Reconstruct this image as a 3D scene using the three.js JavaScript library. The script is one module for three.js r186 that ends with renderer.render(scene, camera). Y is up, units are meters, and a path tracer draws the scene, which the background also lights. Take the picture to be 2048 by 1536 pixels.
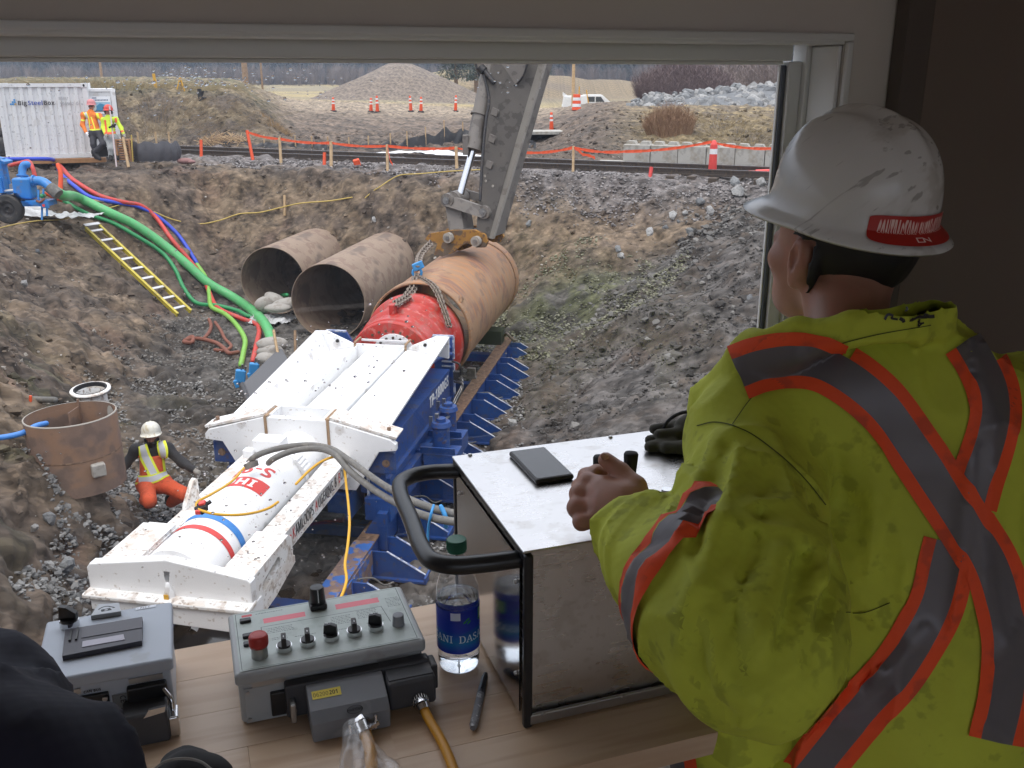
import * as THREE from 'three';
import { mergeGeometries, mergeVertices, toCreasedNormals } from 'three/addons/utils/BufferGeometryUtils.js';
import { RoundedBoxGeometry } from 'three/addons/geometries/RoundedBoxGeometry.js';
import { ConvexGeometry } from 'three/addons/geometries/ConvexGeometry.js';
import { MarchingCubes } from 'three/addons/objects/MarchingCubes.js';
import { FontLoader } from 'three/addons/loaders/FontLoader.js';
import { TextGeometry } from 'three/addons/geometries/TextGeometry.js';

const V3 = THREE.Vector3, rad = THREE.MathUtils.degToRad;
const v = (x, y, z) => new V3(x, y, z);
const clamp = (x, a = 0, b = 1) => Math.min(b, Math.max(a, x)), lerp = (a, b, t) => a + (b - a) * t;
const sst = (a, b, x) => { const t = clamp((x - a) / (b - a)); return t * t * (3 - 2 * t); };
const scene = new THREE.Scene();

// ---------------------------------------------------------------- camera, sky, sun, exposure
const PITCH = rad(18), FOC = 1900;
const camera = new THREE.PerspectiveCamera(2 * Math.atan(768 / FOC) * 180 / Math.PI, 4 / 3, 0.05, 3000);
camera.position.set(0, 0, 0); camera.rotation.set(-PITCH, 0, 0);
const renderer = new THREE.WebGLRenderer({ antialias: true });
renderer.toneMapping = THREE.LinearToneMapping;
renderer.toneMappingExposure = 1.8;
renderer.shadowMap.enabled = true;
{
  // a plain overcast sky: brighter overhead, thin uneven cloud
  const W = 256, H = 128, d = new Float32Array(W * H * 4);
  for (let y = 0; y < H; y++) for (let x = 0; x < W; x++) {
    const el = ((y + 0.5) / H - 0.5) * Math.PI, az = (x + 0.5) / W * Math.PI * 2, s = Math.max(0, Math.sin(el));
    const cl = 1 + 0.07 * Math.sin(az * 3 + Math.sin(el * 5) * 2) * Math.cos(el) + 0.05 * Math.sin(az * 7 + el * 9) * Math.cos(el);
    const L = el < 0 ? 0.16 : (0.84 + 0.72 * s) * cl, i = (y * W + x) * 4;
    d[i] = L * 0.955; d[i + 1] = L * 0.985; d[i + 2] = L * 1.05; d[i + 3] = 1;
  }
  const sky = new THREE.DataTexture(d, W, H, THREE.RGBAFormat, THREE.FloatType);
  sky.mapping = THREE.EquirectangularReflectionMapping; sky.magFilter = sky.minFilter = THREE.LinearFilter; sky.needsUpdate = true;
  scene.background = sky; scene.environment = sky;
}
const sun = new THREE.DirectionalLight(0xfff4e6, 0.9);
sun.position.set(-18, 60, 10); sun.target.position.set(-2, -5, -16);
sun.castShadow = true; sun.shadow.radius = 40; sun.shadow.mapSize.set(2048, 2048);
Object.assign(sun.shadow.camera, { left: -45, right: 45, top: 45, bottom: -45, near: 1, far: 160 });
scene.add(sun, sun.target);

// ---------------------------------------------------------------- helpers
let _s = 12345;
const seed = (n) => { _s = n; };
const rnd = () => { _s = (_s + 0x6d2b79f5) | 0; let t = Math.imul(_s ^ (_s >>> 15), 1 | _s); t = (t + Math.imul(t ^ (t >>> 7), 61 | t)) ^ t; return ((t ^ (t >>> 14)) >>> 0) / 4294967296; };
const rr = (a, b) => a + (b - a) * rnd();
const hash = (x, y, z) => { let h = Math.imul(x, 374761393) ^ Math.imul(y, 668265263) ^ Math.imul(z, 2147483647 ^ 0x5bd1e995); h = Math.imul(h ^ (h >>> 13), 1274126177); return ((h ^ (h >>> 16)) >>> 0) / 4294967296; };
function noise(x, y, z = 0, p = 0) {              // value noise, optional lattice period p
  const xi = Math.floor(x), yi = Math.floor(y), zi = Math.floor(z), fx = x - xi, fy = y - yi, fz = z - zi;
  const u = fx * fx * (3 - 2 * fx), w = fy * fy * (3 - 2 * fy), q = fz * fz * (3 - 2 * fz);
  const m = (a) => p ? ((a % p) + p) % p : a, H = (a, b, c) => hash(m(xi + a), m(yi + b), zi + c);
  const L = (c) => lerp(lerp(H(0, 0, c), H(1, 0, c), u), lerp(H(0, 1, c), H(1, 1, c), u), w);
  return z === 0 ? L(0) : lerp(L(0), L(1), q);
}
const fbm = (x, y, z = 0, o = 4, p = 0) => { let a = 0.5, s = 0, n = 0; for (let i = 0; i < o; i++) { s += a * noise(x, y, z, p); n += a; a *= 0.5; x *= 2; y *= 2; z = z ? z * 2 + 7.3 : 0; p *= 2; } return s / n; };

// frames: the trailer is turned 19 degrees to the left of the lens, the boring rig 10.2 degrees to the right
const RY = rad(19), MY = rad(-10.2);
const frame = (ry) => { const c = Math.cos(ry), s = Math.sin(ry); return (r, y, f) => v(r * c - f * s, y, -r * s - f * c); };
const room = frame(RY), mach = frame(MY);
const ray = (px, py) => { const a = (px - 1024) / FOC, b = (768 - py) / FOC; return v(a, b * Math.cos(PITCH) - Math.sin(PITCH), -(Math.cos(PITCH) + b * Math.sin(PITCH))); };
const onH = (px, py, h) => { const r = ray(px, py); return r.multiplyScalar(h / r.y); };   // the place at height h that a picture point shows
const onD = (px, py, d) => ray(px, py).multiplyScalar(d);                                    // the place at depth d

const used = {};
const numbered = (n) => { const k = used[n] = (used[n] ?? -1) + 1; return k ? n + '_' + String(k).padStart(3, '0') : n; };
function tag(o, label, category, group, kind) {
  if (label) o.userData.label = label;
  if (category) o.userData.category = category;
  if (group) o.userData.group = group;
  if (kind) o.userData.kind = kind;
  return o;
}
function thing(name, label, category, pos = [0, 0, 0], ry = 0, group) {
  const o = new THREE.Group(); o.name = numbered(name); scene.add(o);
  if (pos.isVector3) o.position.copy(pos); else o.position.set(...pos);
  o.rotation.y = ry;
  return tag(o, label, category, group);
}
function boxUV(g) {                                 // uv in metres, by the way each face points
  const p = g.attributes.position, u = new Float32Array(p.count * 2), a = v(), b = v(), c = v();
  for (let i = 0; i < p.count; i += 3) {
    a.fromBufferAttribute(p, i); b.fromBufferAttribute(p, i + 1); c.fromBufferAttribute(p, i + 2);
    const n = b.clone().sub(a).cross(c.clone().sub(a)), x = Math.abs(n.x), y = Math.abs(n.y), z = Math.abs(n.z);
    [a, b, c].forEach((q, k) => {
      u[(i + k) * 2] = x > y && x > z ? q.z : q.x; u[(i + k) * 2 + 1] = y >= x && y >= z ? q.z : q.y;
    });
  }
  return g.setAttribute('uv', new THREE.BufferAttribute(u, 2));
}
const _m = new THREE.Matrix4(), _q = new THREE.Quaternion(), _e = new THREE.Euler();
const mat4 = (x, y, z, rx = 0, ry = 0, rz = 0, s = 1) => new THREE.Matrix4().compose(v(x, y, z), new THREE.Quaternion().setFromEuler(new THREE.Euler(rx, ry, rz)), Array.isArray(s) ? v(...s) : v(s, s, s));
class B {                                           // collects shapes that belong to one part
  constructor() { this.l = []; }
  add(g, m) { g = g.index ? g.toNonIndexed() : g; if (m) g.applyMatrix4(m); for (const k of Object.keys(g.attributes)) if (!['position', 'normal', 'uv'].includes(k)) g.deleteAttribute(k); if (!g.attributes.uv) g.setAttribute('uv', new THREE.BufferAttribute(new Float32Array(g.attributes.position.count * 2), 2)); this.l.push(g); return this; }
  box(w, h, d, x = 0, y = 0, z = 0, rx = 0, ry = 0, rz = 0) { return this.add(new THREE.BoxGeometry(w, h, d), mat4(x, y, z, rx, ry, rz)); }
  rbox(w, h, d, r, x = 0, y = 0, z = 0, rx = 0, ry = 0, rz = 0, seg = 2) { return this.add(new RoundedBoxGeometry(w, h, d, seg, r), mat4(x, y, z, rx, ry, rz)); }
  cyl(a, b, r1, r2 = r1, n = 16, open = false) {    // from a to b
    a = a.isVector3 ? a : v(...a); b = b.isVector3 ? b : v(...b);
    const d = b.clone().sub(a), h = d.length(), q = new THREE.Quaternion().setFromUnitVectors(v(0, 1, 0), d.normalize());
    return this.add(new THREE.CylinderGeometry(r2, r1, h, n, 1, open), new THREE.Matrix4().compose(a.clone().add(b).multiplyScalar(0.5), q, v(1, 1, 1)));
  }
  tube(pts, r, n = 8, seg = 0, closed = false, tens = 0.5) {
    const c = new THREE.CatmullRomCurve3(pts.map((p) => p.isVector3 ? p : v(...p)), closed, 'centripetal', tens);
    this.add(new THREE.TubeGeometry(c, seg || pts.length * 6, r, n, closed));
    if (!closed) for (const t of [0, 1]) this.add(new THREE.SphereGeometry(r * 0.99, n, 4), new THREE.Matrix4().setPosition(c.getPoint(t)));
    return this;
  }
  sph(r, x, y, z, sx = 1, sy = 1, sz = 1, n = 12) { return this.add(new THREE.SphereGeometry(r, n, Math.max(6, n * 0.66 | 0)), mat4(x, y, z, 0, 0, 0, [sx, sy, sz])); }
  ext(pts, depth, m, bev = 0, holes = []) {         // a polygon pushed out along +z by depth
    const s = new THREE.Shape(pts.map((p) => new THREE.Vector2(...p)));
    for (const h of holes) s.holes.push(new THREE.Path(h.map((p) => new THREE.Vector2(...p))));
    return this.add(new THREE.ExtrudeGeometry(s, { depth, bevelEnabled: bev > 0, bevelSize: bev, bevelThickness: bev, bevelSegments: 2, bevelOffset: -bev, curveSegments: 10 }), m);
  }
  lathe(pts, m, n = 32) { return this.add(new THREE.LatheGeometry(pts.map((p) => new THREE.Vector2(...p)), n), m); }
  poly(...q) {                                      // a flat triangle or quad
    const g = new THREE.BufferGeometry(), idx = q.length === 4 ? [0, 1, 2, 0, 2, 3] : [0, 1, 2], a = [];
    for (const i of idx) a.push(...(q[i].isVector3 ? q[i].toArray() : q[i]));
    g.setAttribute('position', new THREE.Float32BufferAttribute(a, 3)); g.computeVertexNormals(); return this.add(g);
  }
  plate(q, t) {                                     // a slab of thickness t under the quad q (points given round the edge)
    q = q.map((p) => p.isVector3 ? p : v(...p));
    const n = q[1].clone().sub(q[0]).cross(q[2].clone().sub(q[0])).normalize().multiplyScalar(-t), w = q.map((p) => p.clone().add(n)), k = q.length;
    for (let i = 1; i < k - 1; i++) { this.poly(q[0], q[i], q[i + 1]); this.poly(w[0], w[i + 1], w[i]); }
    for (let i = 0; i < k; i++) { const j = (i + 1) % k; this.poly(q[i], w[i], w[j], q[j]); }
    return this;
  }
  g(keep) { const g = mergeGeometries(this.l); return keep ? g : boxUV(g); }
  build(name, material, parent, label, keep) { return part(parent, name, this.g(keep), material, label); }
}
function part(parent, name, g, material, label) {
  const o = new THREE.Mesh(g, material); o.name = parent === scene ? numbered(name) : name;
  if (label) o.userData.label = label;
  parent.add(o); return o;
}
const circle = (r, n = 24, x = 0, y = 0) => Array.from({ length: n }, (_, i) => [x + r * Math.cos(i / n * 6.283185), y + r * Math.sin(i / n * 6.283185)]);
const copyOf = (o, name, label) => { const c = o.clone(); c.name = numbered(name); if (label) c.userData.label = label; scene.add(c); return c; };

// ---------------------------------------------------------------- materials
const srgb = (x) => x <= 0.0031308 ? x * 12.92 : 1.055 * Math.pow(x, 1 / 2.4) - 0.055;
function tex(n, fn, colour = true, size = 1) {      // a tile of n x n texels, size metres across
  const d = new Uint8Array(n * n * 4);
  for (let y = 0; y < n; y++) for (let x = 0; x < n; x++) {
    const c = fn(x / n, y / n), i = (y * n + x) * 4;
    for (let k = 0; k < 3; k++) d[i + k] = 255 * clamp(colour ? srgb(clamp(Array.isArray(c) ? c[k] : c)) : (Array.isArray(c) ? c[k] : c));
    d[i + 3] = 255;
  }
  const t = new THREE.DataTexture(d, n, n); t.wrapS = t.wrapT = THREE.RepeatWrapping; t.magFilter = THREE.LinearFilter; t.minFilter = THREE.LinearMipmapLinearFilter; t.generateMipmaps = true;
  if (colour) t.colorSpace = THREE.SRGBColorSpace;
  t.repeat.set(1 / size, 1 / size); t.needsUpdate = true; return t;
}
const sized = (t, s, s2 = s) => { const c = t.clone(); c.repeat.set(1 / s, 1 / s2); c.needsUpdate = true; return c; };
const BUMP = { fine: tex(256, (x, y) => fbm(x * 32, y * 32, 0, 4, 32), false), rough: tex(256, (x, y) => fbm(x * 8, y * 8, 0, 6, 8), false), cloth: tex(256, (x, y) => 0.5 + 0.2 * Math.sin(x * 402.1) * Math.sin(y * 402.1) + 0.5 * (fbm(x * 6, y * 6, 0, 4, 6) - 0.5), false) };
const mixc = (a, b, t) => [lerp(a[0], b[0], t), lerp(a[1], b[1], t), lerp(a[2], b[2], t)];
// base colour with tone drift and layers of marks [colour, frequency, threshold, softness, opacity, stretch]
function dirty(base, drift, marks, n = 256, f = 5, ph = 0) {
  return (x, y) => {
    let t = fbm(x * f, y * f + ph, 0, 4, f) - 0.5, c = base.map((b) => b * (1 + 2 * drift * t));
    for (const [col, fr, th, so, op, st = 1] of marks) c = mixc(c, col, op * sst(th - so, th + so, fbm(x * fr * st + 3, y * fr + ph + 5, 0, 5, 0 * fr || fr)));
    return c;
  };
}
const M = {};
const std = (name, o) => { M[name] = new THREE.MeshStandardMaterial({ name, ...o }); return M[name]; };
const phy = (name, o) => { M[name] = new THREE.MeshPhysicalMaterial({ name, ...o }); return M[name]; };
const lin = (r, g, b) => new THREE.Color().setRGB(r, g, b);
const mapped = (name, size, base, drift, marks, rough, o = {}, n = 256) => std(name, { map: tex(n, dirty(base, drift, marks, n), true, size), roughness: rough, ...o });
const MUD = [0.19, 0.13, 0.085];
mapped('whitePaint', 1.3, [0.78, 0.78, 0.78], 0.04, [[MUD, 7, 0.74, 0.05, 0.3], [[0.3, 0.22, 0.15], 30, 0.76, 0.04, 0.45]], 0.42, {}, 512);
mapped('whiteMuddy', 0.9, [0.74, 0.73, 0.71], 0.05, [[[0.5, 0.4, 0.31], 5, 0.54, 0.14, 0.5], [[0.36, 0.26, 0.19], 11, 0.62, 0.06, 0.45], [MUD, 22, 0.7, 0.03, 0.6]], 0.55, {}, 512);
mapped('bluePaint', 1.2, [0.019, 0.06, 0.215], 0.2, [[[0.1, 0.1, 0.11], 6, 0.62, 0.05, 0.4], [[0.1, 0.06, 0.04], 22, 0.72, 0.03, 0.6], [[0.02, 0.085, 0.28], 4, 0.56, 0.1, 0.5]], 0.45, { bumpMap: BUMP.fine, bumpScale: 0.001 }, 512);
mapped('edgePaint', 0.5, [0.45, 0.47, 0.52], 0.15, [[[0.05, 0.1, 0.28], 8, 0.5, 0.05, 0.75]], 0.5);
mapped('railTop', 0.6, [0.17, 0.1, 0.062], 0.3, [[[0.26, 0.17, 0.11], 5, 0.55, 0.08, 0.7], [[0.05, 0.03, 0.025], 14, 0.62, 0.04, 0.6]], 0.75, { bumpMap: BUMP.rough, bumpScale: 0.002 });
mapped('railBlue', 0.8, [0.035, 0.12, 0.38], 0.2, [[[0.2, 0.12, 0.075], 5, 0.52, 0.04, 0.9], [[0.32, 0.22, 0.14], 9, 0.62, 0.05, 0.6]], 0.5, {}, 512);
mapped('redPaint', 0.9, [0.42, 0.03, 0.022], 0.12, [[[0.25, 0.12, 0.1], 6, 0.6, 0.08, 0.45, 2], [[0.6, 0.25, 0.22], 14, 0.68, 0.05, 0.4]], 0.36);
mapped('blackSteel', 0.5, [0.025, 0.024, 0.026], 0.3, [[[0.12, 0.09, 0.07], 9, 0.64, 0.06, 0.5]], 0.5);
mapped('armPaint', 1.6, [0.165, 0.148, 0.132], 0.14, [[[0.19, 0.165, 0.14], 4, 0.56, 0.1, 0.5], [[0.06, 0.05, 0.045], 12, 0.64, 0.04, 0.5]], 0.6, { bumpMap: BUMP.rough, bumpScale: 0.002 }, 512);
mapped('armEdge', 1.2, [0.33, 0.3, 0.26], 0.1, [[[0.18, 0.15, 0.12], 8, 0.62, 0.06, 0.5]], 0.6);
mapped('yellowPaint', 0.7, [0.42, 0.2, 0.03], 0.15, [[[0.12, 0.09, 0.065], 5, 0.52, 0.06, 0.9], [[0.17, 0.08, 0.04], 13, 0.6, 0.05, 0.7]], 0.55, {}, 512);
mapped('bluePump', 0.8, [0.03, 0.2, 0.52], 0.1, [[[0.2, 0.17, 0.14], 8, 0.66, 0.05, 0.4]], 0.4);
mapped('rubber', 0.4, [0.03, 0.029, 0.029], 0.3, [[[0.13, 0.11, 0.09], 6, 0.58, 0.1, 0.4]], 0.85);
mapped('greyHose', 0.4, [0.12, 0.115, 0.105], 0.2, [[[0.22, 0.2, 0.17], 7, 0.58, 0.1, 0.5]], 0.7);
mapped('concrete', 1.1, [0.4, 0.385, 0.35], 0.12, [[[0.24, 0.2, 0.14], 4, 0.58, 0.1, 0.55], [[0.2, 0.2, 0.18], 10, 0.64, 0.05, 0.4]], 0.9, { bumpMap: BUMP.rough, bumpScale: 0.004 });
mapped('rawWood', 0.5, [0.5, 0.35, 0.2], 0.15, [[[0.32, 0.2, 0.1], 4, 0.56, 0.06, 0.6, 6]], 0.8);
mapped('oldWood', 0.6, [0.3, 0.2, 0.12], 0.25, [[[0.16, 0.1, 0.06], 4, 0.56, 0.08, 0.6, 6]], 0.85);
mapped('railSteel', 0.5, [0.075, 0.06, 0.05], 0.25, [[[0.13, 0.09, 0.06], 8, 0.58, 0.1, 0.6]], 0.55, { metalness: 0.3 });
std('railShine', { color: lin(0.42, 0.43, 0.46), roughness: 0.28, metalness: 0.9 });
mapped('tie', 0.7, [0.09, 0.07, 0.055], 0.3, [], 0.95);
std('orange', { color: lin(0.75, 0.085, 0.02), roughness: 0.6 });
std('orangeTape', { color: lin(0.78, 0.1, 0.03), roughness: 0.5, side: THREE.DoubleSide });
std('pinkRed', { color: lin(0.7, 0.07, 0.06), roughness: 0.5 });
std('white', { color: lin(0.72, 0.72, 0.72), roughness: 0.5 });
std('black', { color: lin(0.012, 0.012, 0.013), roughness: 0.35 });
std('blackMatte', { color: lin(0.014, 0.013, 0.014), roughness: 0.8 });
std('darkGrey', { color: lin(0.05, 0.05, 0.055), roughness: 0.5 });
mapped('siltCloth', 0.8, [0.028, 0.028, 0.031], 0.25, [[[0.1, 0.09, 0.08], 5, 0.6, 0.12, 0.4]], 0.6, { side: THREE.DoubleSide });
mapped('blackPlastic', 0.3, [0.05, 0.05, 0.055], 0.15, [[[0.14, 0.12, 0.1], 6, 0.62, 0.08, 0.4]], 0.55);
std('chrome', { color: lin(0.62, 0.62, 0.63), roughness: 0.16, metalness: 1 });
std('steelDull', { color: lin(0.42, 0.41, 0.4), roughness: 0.38, metalness: 1 });
mapped('chain', 0.15, [0.2, 0.16, 0.13], 0.3, [[[0.33, 0.28, 0.23], 5, 0.58, 0.1, 0.6]], 0.6, { metalness: 0.3 });
std('hookBlue', { color: lin(0.04, 0.25, 0.55), roughness: 0.45 });
mapped('hoseGreen', 0.6, [0.09, 0.4, 0.14], 0.12, [[[0.2, 0.25, 0.16], 8, 0.66, 0.08, 0.4]], 0.45);
mapped('hoseDeep', 0.5, [0.015, 0.24, 0.075], 0.12, [], 0.45);
mapped('hoseLime', 0.5, [0.2, 0.44, 0.07], 0.12, [], 0.45);
mapped('hoseRed', 0.5, [0.52, 0.045, 0.035], 0.15, [[[0.25, 0.12, 0.1], 8, 0.62, 0.06, 0.5]], 0.5);
mapped('hoseMaroon', 0.5, [0.24, 0.05, 0.045], 0.15, [[[0.35, 0.1, 0.08], 8, 0.6, 0.08, 0.5]], 0.5);
mapped('hoseBlue', 0.5, [0.02, 0.06, 0.5], 0.12, [], 0.42);
std('hoseSky', { color: lin(0.06, 0.22, 0.6), roughness: 0.4 });
std('cordYellow', { color: lin(0.62, 0.33, 0.015), roughness: 0.5 });
std('cordPale', { color: lin(0.5, 0.36, 0.09), roughness: 0.6 });
mapped('ladderYellow', 0.6, [0.5, 0.4, 0.035], 0.08, [[MUD, 7, 0.62, 0.06, 0.5]], 0.45);
std('alu', { color: lin(0.55, 0.54, 0.54), roughness: 0.42, metalness: 0.7 });
mapped('sandbag', 0.4, [0.33, 0.31, 0.28], 0.12, [[[0.18, 0.15, 0.12], 5, 0.56, 0.1, 0.5]], 0.9, { bumpMap: BUMP.cloth, bumpScale: 0.004 });
mapped('rope', 0.3, [0.2, 0.075, 0.05], 0.25, [], 0.9);
mapped('plasticSheet', 1, [0.5, 0.5, 0.5], 0.2, [[[0.25, 0.24, 0.24], 5, 0.55, 0.1, 0.6]], 0.4, { side: THREE.DoubleSide });

// ---------------------------------------------------------------- the ground: pit, rail bed, banks, fields and hill
const FLOOR = [[-1.2, -7.2], [-0.9, -11.5], [-0.55, -16.2], [-0.15, -21.3], [-0.6, -24.6], [-2.6, -25.6], [-5.2, -26.4], [-7.6, -26.6], [-8.4, -25], [-7.8, -20], [-6.9, -16.8], [-4.9, -12.6], [-3.9, -9.4], [-3.4, -7.4]];
const RIM = [[1.2, -3.6], [4.4, -8], [5.6, -14], [6.6, -20.5], [7.6, -26.2], [3.6, -26.7], [0, -27.2], [-3.6, -28], [-6.6, -29.2], [-9.2, -29.3], [-12.2, -26.6], [-13.2, -24], [-12.8, -20], [-10.4, -15.6], [-9, -11.4], [-6.8, -7.2], [-4.4, -3.8]];
function polyDist(P, x, z) {                        // distance to a polygon, negative inside
  let d = 1e9, s = 1;
  for (let i = 0, j = P.length - 1; i < P.length; j = i++) {
    const ex = P[j][0] - P[i][0], ez = P[j][1] - P[i][1], wx = x - P[i][0], wz = z - P[i][1], t = clamp((wx * ex + wz * ez) / (ex * ex + ez * ez));
    d = Math.min(d, (wx - ex * t) ** 2 + (wz - ez * t) ** 2);
    const a = z >= P[i][1], b = z < P[j][1], c = ex * wz > ez * wx;
    if ((a && b && c) || (!a && !b && !c)) s = -s;
  }
  return s * Math.sqrt(d);
}
const TA = v(-9.4, 0, -32.8), TD = v(16.4, 0, 7.1).normalize(), TN = v(TD.z, 0, -TD.x);   // near rail line and the way across the track
const acrossTrack = (x, z) => (x - TA.x) * TN.x + (z - TA.z) * TN.z;
const RAILBED = -2.62;
function outer(x, z) {
  const D = Math.max(0.1, -z), c = z < -1 ? 1024 + 1998 * x / D : 0, q = acrossTrack(x, z);
  let h = -2.72 - 0.65 * sst(28.6, 24.5, D) * sst(13, 17, D) * sst(-8.6, -10.6, x);
  if (q > -3 && q < 5 && D > 8) h = lerp(h, RAILBED, sst(-1.9, -0.7, q) * sst(3.4, 2.1, q));
  if (q > 3.2 && z < -14) {
    const far = sst(60, 95, D), base = lerp(-2.78, -2.65, far);
    h = base;
    const mL = 1 - sst(455, 600, c), mR = sst(1060, 1230, c), mM = (1 - mL) * (1 - mR);
    const left = lerp(-2.8, -0.72, sst(39, 45, D + 1.2 * (fbm(c * 0.02, 3) - 0.5))) - 0.9 * sst(52, 80, D);
    const mid = lerp(-2.8, -2.06, sst(39.5, 55, D)) - 0.1 * sst(60, 90, D);
    const right = lerp(-2.74, -1.45, sst(29.5, 47, D)) - 0.9 * sst(56, 72, D);
    h = lerp(left * mL + mid * mM + right * mR, -2.65, sst(78, 110, D));
    const cone = (c0, d0, r, a, flat) => { const X = (c0 - 1024) / 1998 * d0, dd = Math.hypot(x - X, (D - d0) * 0.8) / r; return Math.max(0, Math.min(a * flat, a * (1 - dd))); };
    h += cone(800, 100, 9.5, 4.1, 0.88) + cone(940, 150, 20, 4.2, 0.8) + cone(1195, 160, 16, 2.6, 0.75) + cone(300, 62, 20, 0.9, 0.7);
    h -= 0.9 * Math.exp(-(((x - 7) / 9) ** 2 + ((D - 88) / 12) ** 2)); h += Math.max(0, D - 330) * 0.24 * (1 + 0.2 * (fbm(x * 0.01, 7) - 0.5));
  }
  return h;
}
let pitT = 0;                                       // 0 on the pit floor, 1 outside the pit, for the last place asked
function ground(x, z) {
  const g = outer(x, z);
  pitT = 1;
  if (x < -16 || x > 10 || z > -3 || z < -32) return g + (z < -8 ? detail(x, z, g) : 0);
  const dF = Math.max(0, polyDist(FLOOR, x, z)), dR = Math.max(0, -polyDist(RIM, x, z));
  const wob = 0.35 * (fbm(x * 0.7, z * 0.7) - 0.5);
  const t = pitT = clamp(dF / (dF + dR + 1e-6) + (dF > 0 && dR > 0 ? wob * 0.7 * Math.min(1, dF, dR) : 0));
  const f = -6.02 - 0.12 * sst(-2.6, -3.4, x) * sst(-11.4, -9.8, z);
  return lerp(f, g, lerp(t, sst(0, 1, t), 0.35)) + 0.6 * Math.exp(-((x + 5.55) ** 2 + (z + 11.0) ** 2) / 0.45) + 0.5 * Math.exp(-((x + 5.75) ** 2 + (z + 10.3) ** 2) / 0.35) + detail(x, z, g);
}
function detail(x, z, g) {
  const D = -z, q = acrossTrack(x, z), bed = (q > -1.2 && q < 2.8) ? 0.12 : 1, sl = pitT * (1 - pitT) * 4, slope = 0.35 + 0.3 * sl;
  if (D > 75) return 0.5 * (fbm(x * 0.12, z * 0.12, 0, 3) - 0.5);
  const a = fbm(x * 0.9 + 11, z * 0.9, 0, 3) - 0.5, b = fbm(x * 3.1, z * 3.1 + 5, 0, 3) - 0.5, c = noise(x * 11, z * 11) - 0.5;
  const far = q > 3.2 ? 1.3 : 1;
  return bed * (slope * (0.5 * a + 0.3 * b * Math.abs(b) * 2.4 + 0.12 * b) + 0.035 * (1 - 0.8 * sl) * c + far * 0.06 * b);
}
const gAt = (px, py, dmin = 4, dmax = 700) => {     // where a line of sight meets the ground
  const r = ray(px, py); let lo = dmin, t = dmin;
  for (; t < dmax; t += 0.1 + t * 0.004) { if (r.y * t < ground(r.x * t, r.z * t)) break; lo = t; }
  for (let i = 0, hi = t; i < 18; i++) { const m = (lo + hi) / 2; if (r.y * m < ground(r.x * m, r.z * m)) hi = m; else lo = m; }
  const p = r.multiplyScalar(lo); p.y = ground(p.x, p.z); return p;
};
const gXZ = (x, z, lift = 0) => v(x, ground(x, z) + lift, z);

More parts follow.
